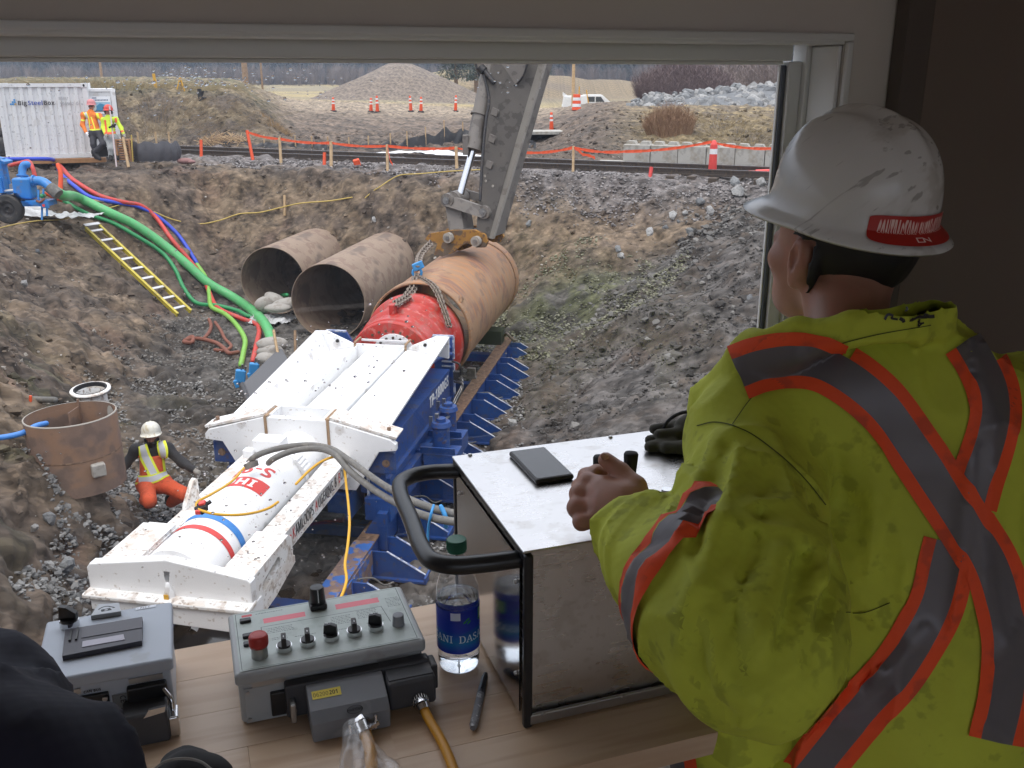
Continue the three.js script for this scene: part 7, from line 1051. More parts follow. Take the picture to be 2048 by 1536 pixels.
// a strip lying on the skin of f: rows of places across it, each found by hit()
function strip(rows, f, lift, parent, name, m) {
  const pos = [], idx = [], n = rows[0].length;
  rows.forEach((r) => r.forEach((p) => { const q = p.clone().addScaledVector(grad(f, p), lift); pos.push(q.x, q.y, q.z); }));
  for (let i = 0; i < rows.length - 1; i++) for (let j = 0; j < n - 1; j++) { const a = i * n + j; idx.push(a, a + 1, a + n, a + 1, a + n + 1, a + n); }
  const g = new THREE.BufferGeometry(); g.setAttribute('position', new THREE.Float32BufferAttribute(pos, 3)); g.setIndex(idx); g.computeVertexNormals(); return part(parent, name, boxUV(g.toNonIndexed()), m);
}
const fabric = (name, base, o = {}) => mapped(name, 0.5, base, 0.1, [[base.map((c) => c * 0.5), 4, 0.58, 0.14, 0.28], [base.map((c) => c * 0.3), 19, 0.7, 0.06, 0.35]], 0.78, { bumpMap: BUMP.cloth, bumpScale: 0.0012, side: THREE.DoubleSide, ...o }, 512);
fabric('hiVis', [0.5, 0.55, 0.045]); fabric('hiVisYellow', [0.55, 0.72, 0.04]); fabric('hiVisOrange', [0.75, 0.19, 0.025]); fabric('overallOrange', [0.62, 0.085, 0.025]); fabric('blackJacket', [0.014, 0.014, 0.017]); fabric('navyCloth', [0.012, 0.013, 0.03]); fabric('darkTrousers', [0.03, 0.029, 0.036]); fabric('greyTrousers', [0.32, 0.33, 0.33]);
mapped('tapeOrange', 0.2, [0.86, 0.085, 0.016], 0.08, [[[0.3, 0.05, 0.03], 7, 0.62, 0.08, 0.4]], 0.7, { side: THREE.DoubleSide }, 128); mapped('tapeGrey', 0.2, [0.15, 0.138, 0.145], 0.06, [], 0.45, { side: THREE.DoubleSide, metalness: 0.25 }, 128);
std('tapeLight', { color: lin(0.5, 0.52, 0.55), roughness: 0.4, side: THREE.DoubleSide }); std('tapeYellow', { color: lin(0.7, 0.75, 0.04), roughness: 0.6, side: THREE.DoubleSide });
mapped('skin', 0.12, [0.36, 0.17, 0.115], 0.1, [[[0.42, 0.16, 0.11], 5, 0.55, 0.1, 0.4]], 0.5, { bumpMap: BUMP.fine, bumpScale: 0.0006 }); std('hair', { color: lin(0.014, 0.011, 0.01), roughness: 0.6 });
mapped('helmetWhite', 0.22, [0.68, 0.67, 0.64], 0.03, [[[0.34, 0.29, 0.23], 5, 0.6, 0.08, 0.4], [[0.16, 0.14, 0.12], 17, 0.72, 0.04, 0.5]], 0.2, {}, 512);
function helmetGeo(side, front, back, H, peak, rear) {   // +z is the way it faces, y up, rim near y = 0
  const nt = 72, ns = 26, pos = [], idx = [], uv = [];
  const pt = (a, s) => { const c = Math.cos(a), q = Math.sin(a), ax = side, az = c > 0 ? front : back, R = 1 / Math.sqrt((q / ax) ** 2 + (c / az) ** 2), fl = c > 0 ? lerp(0.011, peak, Math.pow(c, 1.6)) : lerp(0.011, rear, Math.pow(-c, 1.4)); if (s <= 1) { const t = s * 1.5, r = R * Math.pow(Math.sin(t) / Math.sin(1.5), 0.86), rid = 0.008 * (Math.exp(-((r * q / 0.014) ** 2)) + 0.5 * Math.exp(-(((Math.abs(r * q) - 0.045) / 0.012) ** 2))) * sst(1, 0.75, s); return [r * q, H * Math.pow(Math.max(0, Math.cos(t)), 0.8) + rid + 0.012, r * c]; } const t = s - 1; return [(R + fl * t) * q, 0.012 - 0.014 * t - 0.02 * t * fl * 12 * (c > 0 ? 0.9 : 0.8), (R + fl * t) * c]; };
  const S = []; for (let i = 0; i <= ns; i++) S.push(i / ns); S.push(1.12, 1.4, 1.7, 2); const n = S.length;
  for (let i = 0; i < n; i++) for (let j = 0; j <= nt; j++) { const p = pt(j / nt * 6.28319, S[i]); pos.push(...p); uv.push(p[0] + p[1] * 0.4, p[2] + p[1] * 0.8); }
  for (let i = n - 1; i >= 0; i--) for (let j = 0; j <= nt; j++) { const p = pt(j / nt * 6.28319, S[i]), k = 0.975; pos.push(p[0] * k, p[1] - 0.004, p[2] * k); uv.push(p[0], p[2]); }
  for (let i = 0; i < 2 * n - 1; i++) for (let j = 0; j < nt; j++) { const a = i * (nt + 1) + j, b = a + nt + 1; idx.push(a, b, a + 1, a + 1, b, b + 1); }
  const g = new THREE.BufferGeometry(); g.setAttribute('position', new THREE.Float32BufferAttribute(pos, 3)); g.setAttribute('uv', new THREE.Float32BufferAttribute(uv, 2)); g.setIndex(idx); g.computeVertexNormals(); g.userData.pt = pt; return g;
}
// head: face toward +z, about 0.24 m from chin to crown, origin between the ears
const headField = (() => { const q = (x, y, z, cx, cy, cz, rx, ry, rz) => { const a = (x - cx) / rx, b = (y - cy) / ry, c = (z - cz) / rz; return (Math.sqrt(a * a + b * b + c * c) - 1) * Math.min(rx, ry, rz); };
  return (x, y, z) => { const X = Math.abs(x); let d = q(x, y, z, 0, 0.035, -0.008, 0.078, 0.095, 0.098); d = smin(d, q(x, y, z, 0, -0.045, 0.03, 0.058, 0.07, 0.062), 0.03); d = smin(d, q(x, y, z, 0, -0.088, 0.066, 0.026, 0.02, 0.022), 0.03); d = smin(d, capD(x, y, z, v(0, 0.012, 0.088), v(0, -0.028, 0.106), 0.008, 0.013), 0.014); d = smin(d, q(X, y, z, 0.036, -0.022, 0.06, 0.024, 0.02, 0.024), 0.02); d = Math.max(d, -q(X, y, z, 0.033, 0.006, 0.096, 0.016, 0.011, 0.014)); d = smin(d, q(X, y, z, 0.033, 0.004, 0.076, 0.013, 0.012, 0.013), 0.004); d = smin(d, q(x, y, z, 0, -0.058, 0.086, 0.024, 0.006, 0.01), 0.006); d = smin(d, q(x, y, z, 0, -0.069, 0.084, 0.02, 0.006, 0.01), 0.006);
    d = smin(d, Math.max(q(X, y, z, 0.081, -0.005, -0.01, 0.011, 0.034, 0.02), -q(X, y, z, 0.089, 0.0, -0.004, 0.006, 0.018, 0.009)), 0.004); d = smin(d, q(X, y, z, 0.079, -0.034, -0.002, 0.007, 0.01, 0.007), 0.006); return d; }; })();
function placed(f, m) { const i = m.clone().invert().elements; return (x, y, z) => f(i[0] * x + i[4] * y + i[8] * z + i[12], i[1] * x + i[5] * y + i[9] * z + i[13], i[2] * x + i[6] * y + i[10] * z + i[14]); }

{ // the operator at the console
  const P = (r, y, f) => room(r, y, f), O = P(0.88, -1.75, 0.93), t = thing('person', 'person in dirty lime yellow striped jacket and scuffed white hard hat, standing at steel console', 'person', O), l = (p) => p.clone().sub(O), Q = (r, y, f) => l(P(r, y, f)), D = (px, py, d) => l(onD(px, py, d));
  const shL = Q(0.69, -0.466, 1.0), shR = Q(1.03, -0.455, 0.895), elL = D(1500, 1292, 0.985), wrL = D(1252, 1062, 1.235), elR = Q(1.17, -0.7, 1.0), wrR = Q(0.93, -0.585, 1.16), nk = Q(0.81, -0.335, 1.0);
  const hd = Q(...rl(onD(1676, 503, 1.33))), hf = new THREE.Matrix4(), ang = Math.atan2(-0.17, 0.985);   // heading of the head in the room
  const fw = room(Math.sin(ang), 0, Math.cos(ang)).normalize(), upv = v(0, 1, 0).addScaledVector(fw, -0.1).normalize(), xr = upv.clone().cross(fw).normalize(), f2 = xr.clone().cross(upv).normalize(); hf.makeBasis(xr, upv, f2).setPosition(hd);
  const hip = [Q(0.81, -0.98, 0.94), Q(0.96, -0.98, 0.9)], kn = [Q(0.8, -1.33, 0.96), Q(0.98, -1.33, 0.92)], an = [Q(0.8, -1.68, 0.93), Q(0.99, -1.68, 0.89)], toe = [Q(0.78, -1.71, 1.08), Q(1.0, -1.71, 1.04)];
  // skin: head, neck, trunk, legs, one body
  const bb = [[nk, hd.clone().add(v(0, -0.03, 0)).addScaledVector(f2, -0.02), 0.05, 0.06], [nk, Q(0.86, -0.52, 0.955), 0.03, 0.06], [Q(0.86, -0.52, 0.955), Q(0.87, -0.95, 0.92), 0.06, 0.07], [shL, shR, 0.035], [shL, elL, 0.045, 0.04], [elL, wrL, 0.038, 0.028], [shR, elR, 0.045, 0.04], [elR, wrR, 0.038, 0.028], [hip[0], kn[0], 0.075, 0.055], [kn[0], an[0], 0.05, 0.04], [hip[1], kn[1], 0.075, 0.055], [kn[1], an[1], 0.05, 0.04], [an[0], toe[0], 0.04, 0.035], [an[1], toe[1], 0.04, 0.035]];
  const hF = placed(headField, hf), bF = field(bb, 0.03), skinF = (x, y, z) => smin(bF(x, y, z), hF(x, y, z), 0.02);
  const lower = skinOf(bF, bbox(bb), 0.014), hbox = new THREE.Box3().setFromCenterAndSize(hd.clone().add(v(0, -0.05, 0)), v(0.34, 0.42, 0.34)), headG = skinOf(skinF, hbox, 0.004);
  // left hand closed on the joystick
  const ch = (pts) => pts.slice(1).map((p, i) => [D(...pts[i].slice(0, 3)), D(...p.slice(0, 3)), pts[i][3], p[3]]);
  const hb = [[wrL, D(1236, 1010, 1.255), 0.028, 0.027], [D(1246, 1030, 1.24), D(1207, 1022, 1.252), 0.026, 0.022], [D(1240, 1005, 1.255), D(1205, 982, 1.27), 0.025, 0.02], [D(1262, 1035, 1.235), D(1268, 1000, 1.25), 0.024, 0.02]], fing = [[[1212, 972, 1.27, 0.0135], [1176, 966, 1.285, 0.0125], [1172, 952, 1.31, 0.011], [1194, 943, 1.328, 0.0098], [1214, 950, 1.322, 0.009]], [[1202, 990, 1.262, 0.0138], [1160, 988, 1.278, 0.0128], [1160, 973, 1.31, 0.0112], [1190, 968, 1.328, 0.01], [1206, 974, 1.32, 0.009]], [[1198, 1014, 1.252, 0.0132], [1155, 1015, 1.264, 0.0122], [1158, 1000, 1.3, 0.0108], [1186, 995, 1.316, 0.0095]], [[1200, 1036, 1.24, 0.0122], [1163, 1044, 1.248, 0.0112], [1164, 1030, 1.28, 0.0098], [1186, 1022, 1.295, 0.0086]], [[1276, 1012, 1.24, 0.019], [1270, 975, 1.256, 0.0158], [1241, 944, 1.272, 0.0125], [1212, 920, 1.282, 0.0108]]];
  const fb = fing.map((c) => ch(c)), hF1 = field(hb, 0.02), fF = fb.map((c) => field(c, 0.005)), knuck = [[1176, 968, 1.283], [1160, 989, 1.275], [1155, 1016, 1.261]].map((p) => D(...p));
  const handF = (x, y, z) => { let d = hF1(x, y, z), e = 1e3; for (const q of fF) e = Math.min(e, q(x, y, z)); d = smin(d, e, 0.0045); for (const k of knuck) d = smin(d, Math.hypot(x - k.x, y - k.y, z - k.z) - 0.0128, 0.008); return d - 0.0006 * (fbm(x * 90, y * 90, z * 90 + 300, 2) - 0.5); };
  const handG = skinOf(handF, bbox([...hb, ...fb.flat()], 0.012), 0.0032);
  const rb = [[wrR, Q(0.86, -0.57, 1.2), 0.028, 0.026]]; for (let i = 0; i < 4; i++) rb.push([Q(0.86, -0.56 - i * 0.006, 1.19 + i * 0.014), Q(0.82, -0.575 - i * 0.004, 1.2 + i * 0.014), 0.011, 0.01], [Q(0.82, -0.575 - i * 0.004, 1.2 + i * 0.014), Q(0.825, -0.588, 1.19 + i * 0.014), 0.01, 0.0085]); rb.push([Q(0.88, -0.56, 1.18), Q(0.83, -0.56, 1.17), 0.014, 0.01]);
  const rightG = skinOf(field(rb, 0.008), bbox(rb, 0.012), 0.0045);
  part(t, 'body', mergeGeometries([lower, headG, handG, rightG]), M.skin);
  { const nails = new B(); for (const [px, py, d] of [[1209, 914, 1.271]]) nails.add(new THREE.SphereGeometry(0.0062, 12, 8), new THREE.Matrix4().compose(D(px, py, d), new THREE.Quaternion().setFromEuler(new THREE.Euler(0.3, 0, 0.7)), v(0.85, 1.1, 0.4))); nails.build('thumb_nail', std('nail', { color: lin(0.42, 0.23, 0.18), roughness: 0.35 }), t); }
  for (const s of [-1, 1]) { const b = new B(); b.add(new THREE.SphereGeometry(0.0115, 14, 10), hf.clone().multiply(mat4(s * 0.032, 0.005, 0.076))); b.build('eye', M.white, t); }
  { const hairF = placed((x, y, z) => { const d = headField(x, y, z); return Math.max(d - 0.006 - 0.003 * fbm(x * 60, y * 30, z * 60 + 40, 2), -(y + 0.035 + 0.35 * (z + 0.04)) + (z > -0.02 ? 0.05 : 0) - 0.03, z - 0.0 + (y > 0.04 ? -0.03 : 0), Math.abs(x) > 0.066 && z > -0.034 && y < 0.03 ? 0.01 : -1); }, hf); part(t, 'hair', skinOf(hairF, hbox, 0.0045), M.hair); }
  // jacket
  const capD2 = (x, y, z, a, b, ra, rb, sq) => capD(x, y, z, a, b, ra, rb);
  const jb = [[Q(0.84, -0.5, 0.995), Q(0.83, -0.98, 0.965), 0.09, 0.1], [Q(0.955, -0.5, 0.92), Q(0.94, -0.98, 0.885), 0.115, 0.13], [Q(0.885, -0.48, 0.945), Q(0.87, -0.9, 0.905), 0.11, 0.125], [shL, shR, 0.076, 0.08], [shL, Q(0.78, -0.395, 0.98), 0.076, 0.072], [shR, Q(0.89, -0.39, 0.945), 0.08, 0.072], [Q(0.8, -0.385, 0.975), Q(0.88, -0.385, 0.945), 0.078, 0.078], [Q(0.74, -0.6, 1.05), Q(0.665, -0.99, 1.0), 0.075, 0.062], [shR, elR, 0.09, 0.08], [elR, wrR, 0.075, 0.055]];
  const fb2 = [[shL, elL, 0.08, 0.078], [elL, elL.clone().lerp(wrL, 0.5), 0.078, 0.06], [elL.clone().lerp(wrL, 0.5), elL.clone().lerp(wrL, 0.93), 0.06, 0.047]];
  const colb = []; { const CP = [[1875, 628, 1.16], [1800, 632, 1.12], [1700, 645, 1.13], [1605, 672, 1.17], [1510, 710, 1.23], [1406, 798, 1.31]].map((p) => D(...p)); CP.push(Q(0.74, -0.44, 1.13), Q(0.86, -0.4, 1.12), Q(0.905, -0.365, 1.03), Q(0.885, -0.305, 0.93)); for (let i = 0; i < 10; i++) colb.push([CP[i], CP[(i + 1) % 10], 0.013, 0.013], [CP[i].clone().add(v(0, -0.02, 0)), CP[(i + 1) % 10].clone().add(v(0, -0.02, 0)), 0.015, 0.015]); const c = v(), e1 = v(), e2 = v(); for (let i = 0; i < 0; i++) { const A = (k) => { const a = k / 12 * 6.283; return c.clone().addScaledVector(e1, Math.cos(a) * 0.082).addScaledVector(e2, Math.sin(a) * 0.084).add(v(0, 0.012 + 0.034 * Math.cos(a) - 0.012 * Math.sin(a), 0)); }; colb.push([A(i), A(i + 1), 0.014, 0.014], [A(i).add(v(0, -0.028, 0)), A(i + 1).add(v(0, -0.028, 0)), 0.022, 0.022]); } }
  const flap = [[D(1500, 745, 1.24), D(1420, 806, 1.31), 0.016, 0.01]];
  const j0 = field(jb, 0.055), j1 = field(fb2, 0.014), j2 = field([...colb, ...flap], 0.008), axA = elL.clone().sub(shL).normalize(), axF = wrL.clone().sub(elL).normalize();
  const jackF = (x, y, z) => {
    const ds = Math.hypot(x - shL.x, y - shL.y, z - shL.z); let d = smin(j0(x, y, z), j1(x, y, z), lerp(0.06, 0.006, sst(0.05, 0.15, ds))); d = smin(d, j2(x, y, z), 0.007); if (Math.abs(d) > 0.05) return d;
    const wx = x * 1.0 + 0.2 * z, n1 = noise(wx * 7 + 30, y * 2.4 + 3, z * 7 + 20), r1 = 1 - Math.abs(2 * n1 - 1), n2 = noise(x * 16 + 9, y * 7 + 11, z * 16 + 50), r2 = 1 - Math.abs(2 * n2 - 1);
    const px = x - elL.x, py = y - elL.y, pz = z - elL.z, de = Math.hypot(px, py, pz), el = Math.exp(-((de / 0.13) ** 2)), sF = px * axF.x + py * axF.y + pz * axF.z, fo = sst(0.02, 0.08, sF) * sst(0.34, 0.22, sF) * (Math.hypot(px - axF.x * sF, py - axF.y * sF, pz - axF.z * sF) < 0.12 ? 1 : 0);
    const ringN = noise(sF * 26 + 100 + 3 * noise(x * 9, y * 9, z * 9 + 40), 7.5, 3), r3 = 1 - Math.abs(2 * ringN - 1);
    const n4 = noise(wx * 5 + 70, y * 1.7 + 13, z * 5 + 60) * 2 - 1; return d - 0.013 * n4 - 0.017 * Math.pow(r1, 2.5) - 0.01 * Math.pow(r2, 4) + 0.008 - fo * 0.017 * Math.pow(r3, 1.6) - el * 0.012 * r2;
  };
  // folds seen in the cloth: ridges and creases laid along the plain jacket
  const plain = jackF, eye0 = O.clone().negate(), hit0 = (px, py) => { const d = ray(px, py), n = d.length(); d.normalize(); const q = march(plain, eye0, d, 0.7 * n, 1.9); return q === null ? null : eye0.clone().addScaledVector(d, q); };
  const folds = [], crease = (s, r, pts) => { const P = pts.map(([x, y]) => hit0(x, y)); for (let i = 0; i < P.length - 1; i++) if (P[i] && P[i + 1] && P[i].distanceTo(P[i + 1]) < 0.2) folds.push([s, P[i], P[i + 1], r * (i ? 1 : 0.5), r * (i < P.length - 2 ? 1 : 0.4), new THREE.Sphere(P[i].clone().lerp(P[i + 1], 0.5), P[i].distanceTo(P[i + 1]) / 2 + 0.06)]); };
  for (const p of [[[1432, 868], [1400, 960], [1368, 1070]], [[1478, 905], [1442, 1040], [1395, 1180], [1362, 1290]], [[1600, 985], [1562, 1110], [1522, 1270], [1500, 1370]], [[1650, 1060], [1638, 1160], [1588, 1290]], [[1345, 1110], [1308, 1146], [1290, 1200]], [[1740, 880], [1752, 1000], [1738, 1150]], [[1850, 1260], [1760, 1340], [1700, 1390]], [[1590, 1330], [1500, 1390], [1410, 1370]], [[1420, 1240], [1440, 1330], [1480, 1400]]]) crease(1, 0.007, p);
  for (const p of [[[1456, 890], [1416, 1000], [1386, 1100]], [[1536, 960], [1502, 1110], [1462, 1270]], [[1625, 1010], [1600, 1130], [1555, 1280]], [[1345, 1076], [1305, 1086], [1285, 1100]], [[1800, 1290], [1720, 1370]], [[1400, 1290], [1415, 1370]]]) crease(-1, 0.0025, p);
  crease(-1, 0.01, [[1672, 905], [1684, 1000], [1676, 1130], [1640, 1240]]);
  const jackFold = (x, y, z) => { let d = plain(x, y, z); if (Math.abs(d) > 0.04) return d; for (const [s, a, b, r0, r1, sp] of folds) { const c = sp.center; if ((x - c.x) ** 2 + (y - c.y) ** 2 + (z - c.z) ** 2 > sp.radius ** 2) continue; const q = capD(x, y, z, a, b, r0, r1); d = s > 0 ? smin(d, q, 0.018) : -smin(-d, q, 0.016); } return d; };
  const cutY = -0.99 + 1.75, neckHole = (x, y, z) => capD(x, y, z, nk.clone().add(v(0, 0.05, 0)), hd.clone().add(v(0, 0.02, 0)), 0.062, 0.07);
  const jf2 = (x, y, z) => Math.max(jackFold(x, y, z), cutY - y  , -(capD(x, y, z, elL.clone().lerp(wrL, 0.9), wrL.clone().lerp(elL, -0.2), 0.036, 0.04)));
  const jbx = bbox([...jb, ...fb2, ...flap], 0.04); jbx.min.y = cutY - 0.03; part(t, 'jacket', skinOf(jf2, jbx, 0.0062), M.hiVis);
  const trF = field([[hip[0], kn[0], 0.105, 0.08], [kn[0], an[0], 0.08, 0.075], [hip[1], kn[1], 0.105, 0.08], [kn[1], an[1], 0.08, 0.075], [hip[0], hip[1], 0.12]], 0.03); part(t, 'trousers', skinOf(trF, bbox([[hip[0], kn[0], 0.13], [kn[1], an[1], 0.1], [hip[1], an[0], 0.13]]), 0.014), M.hiVis);
  for (const i of [0, 1]) { const b = [[an[i].clone().add(v(0, 0.06, 0)), an[i], 0.058], [an[i], toe[i], 0.052, 0.045]]; part(t, 'boot', skinOf(field(b, 0.02), bbox(b), 0.012), M.blackMatte); }
  // stripes: places on the jacket found along lines of sight
  const eye = O.clone().negate(), hit = (px, py) => { const d = ray(px, py), L0 = d.length(); d.normalize(); const q = march(jackFold, eye, d, 0.75 * L0, 1.9); return q === null ? null : eye.clone().addScaledVector(d, q); };
  const along = (pts, off, w, n) => { const c = new THREE.CatmullRomCurve3(pts.map(([x, y]) => v(x, y, 0))), segs = []; let rows = []; for (let i = 0; i <= n; i++) { const p = c.getPoint(i / n), d = c.getTangent(i / n), r = []; let ok = true; for (let j = 0; j <= 6; j++) { const o = off + w * (j / 6 - 0.5), h = hit(p.x - d.y * o, p.y + d.x * o); if (!h) { ok = false; break; } r.push(h); } if (ok && rows.length && rows[rows.length - 1][3].distanceTo(r[3]) > 0.035) ok = false; if (ok) rows.push(r); else if (rows.length) { segs.push(rows); rows = []; } } if (rows.length) segs.push(rows); return segs; };
  const band = (pts, w, e, lift) => { const n = pts.length * 9; for (const [o, ww, nm, m] of [[0, w, 'reflective_tape', M.tapeGrey], [-(w + e) / 2, e, 'orange_trim', M.tapeOrange], [(w + e) / 2, e, 'orange_trim', M.tapeOrange]]) { for (const r of along(pts, o, ww, n)) if (r.length > 2) strip(r, jackFold, lift, t, nm, m); } };
  band([[1934, 682], [1962, 726], [1984, 776], [1990, 820], [1985, 860], [1972, 905], [1955, 955], [1940, 1010]], 54, 25, 0.0022);
  band([[1902, 1085], [1893, 1120], [1874, 1200], [1842, 1267], [1790, 1348], [1731, 1411], [1667, 1488], [1610, 1560]], 60, 27, 0.0022);
  band([[1478, 748], [1520, 732], [1580, 722], [1640, 728], [1700, 758], [1768, 815], [1830, 900], [1880, 975], [1938, 1062], [1980, 1127], [2004, 1200], [2018, 1284], [2010, 1390], [1990, 1480]], 62, 26, 0.0036);
  band([[1362, 1425], [1352, 1480], [1360, 1550]], 28, 24, 0.0024);
  { const rows = (a, b) => { const out = [], up = v(0, 1, 0), e1 = axF.clone().cross(up).normalize(), e2 = axF.clone().cross(e1).normalize(); for (let i = 0; i <= 60; i++) { const A = i / 60 * 6.283, dir = e1.clone().multiplyScalar(Math.cos(A)).addScaledVector(e2, Math.sin(A)), r = []; for (let j = 0; j <= 4; j++) { const s = lerp(a, b, j / 4) + 0.012 * Math.sin(A + 1), o = elL.clone().addScaledVector(axF, s); let T = 0.03; for (let q = 0; q < 80 && jackFold(o.x + dir.x * T, o.y + dir.y * T, o.z + dir.z * T) < 0 && T < 0.12; q++) T += 0.0015; r.push(o.clone().addScaledVector(dir, T)); } out.push(r); } return out; };
    strip(rows(0.094, 0.134), jackFold, 0.0045, t, 'reflective_tape', M.tapeGrey); strip(rows(0.078, 0.0935), jackFold, 0.0048, t, 'orange_trim', M.tapeOrange); strip(rows(0.1345, 0.15), jackFold, 0.0048, t, 'orange_trim', M.tapeOrange); }
  for (const [pts, w] of [[[[1395, 852], [1430, 845], [1490, 862], [1560, 912], [1610, 960], [1650, 1010]], 2.4], [[[1465, 850], [1500, 800], [1530, 770]], 2], [[[1640, 700], [1700, 682], [1760, 668], [1860, 650]], 2.2], [[[1690, 1225], [1730, 1224], [1780, 1205]], 2]]) { for (const r of along(pts, 0, w, 60)) if (r.length > 2) strip(r, jackFold, 0.0012, t, 'seam', std('seamDark', { color: lin(0.09, 0.11, 0.015), roughness: 0.9, side: THREE.DoubleSide })); }
  { seed(6); for (let i = 0; i < 9; i++) { const x = rr(1765, 1850), y = rr(622, 646), pts = [[x, y], [x + rr(-14, 14), y + rr(-7, 7)], [x + rr(-22, 22), y + rr(-9, 9)]], sg = along(pts, 0, rr(3, 7), 8); for (const r of sg) if (r.length > 2) strip(r, jackFold, 0.0016, t, 'ink_mark', M.black); } }
  // hard hat
  const hg = helmetGeo(0.099, 0.118, 0.116, 0.13, 0.046, 0.028), hm = new THREE.Matrix4(), hc = hd.clone().addScaledVector(upv, 0.05).addScaledVector(f2, -0.01), hu = v(0, 1, 0).addScaledVector(fw, -0.14).normalize(), hx = hu.clone().cross(fw).normalize(), hz = hx.clone().cross(hu); hm.makeBasis(hx, hu, hz).setPosition(hc);
  const helm = part(t, 'hard_hat', hg.applyMatrix4(hm), M.helmetWhite);
  { const pt = hg.userData.pt, pos = [], uv = [], idx = [], N = 30; for (let i = 0; i <= N; i++) for (let j = 0; j <= N; j++) { let u = i / N * 2 - 1, w = j / N * 2 - 1; const k = Math.pow(Math.abs(u) ** 4 + Math.abs(w) ** 4, 0.25) / (Math.max(Math.abs(u), Math.abs(w)) || 1); if (k > 0) { u /= k; w /= k; } const a = Math.PI - 0.06 + u * 0.6, s = 1.07 - w * (0.2), p = v(...pt(a, s < 1 ? 0.85 + s * 0.15 : 1 + (s - 1) * 2.4)), n = v(Math.sin(a), 0.25, Math.cos(a)).normalize(); p.addScaledVector(n, 0.0028).add(v(0, 0.001, 0)); p.applyMatrix4(hm); pos.push(p.x, p.y, p.z); uv.push(u * 0.5 + 0.5, w * 0.5 + 0.5); }
    for (let i = 0; i < N; i++) for (let j = 0; j < N; j++) { const a = i * (N + 1) + j; idx.push(a, a + 1, a + N + 1, a + 1, a + N + 2, a + N + 1); } const g = new THREE.BufferGeometry(); g.setAttribute('position', new THREE.Float32BufferAttribute(pos, 3)); g.setAttribute('uv', new THREE.Float32BufferAttribute(uv, 2)); g.setIndex(idx); g.computeVertexNormals();
    part(helm, 'sticker', g, std('sticker', { roughness: 0.35, side: THREE.DoubleSide, map: canvasTex(512, 160, (x, w, h) => { x.fillStyle = '#b3241d'; x.fillRect(0, 0, w, h); x.fillStyle = '#e9c9c0'; x.font = 'bold 27px sans-serif'; x.textAlign = 'center'; x.fillText("CONTRACTORS' ENTREPRENEURS", w / 2, 68); x.strokeStyle = '#efdcd6'; x.lineWidth = 7; x.beginPath(); x.moveTo(252, 96); x.lineTo(222, 96); x.lineTo(222, 128); x.lineTo(256, 128); x.lineTo(256, 98); x.lineTo(290, 128); x.lineTo(290, 96); x.stroke(); }) })); }
  { const s = new B(); s.tube([l(P(0, 0, 0)).copy(D(1640, 480, 1.27)), D(1665, 505, 1.265), D(1695, 490, 1.25)], 0.009, 8).build('hat_strap', M.vinyl, t); }
}
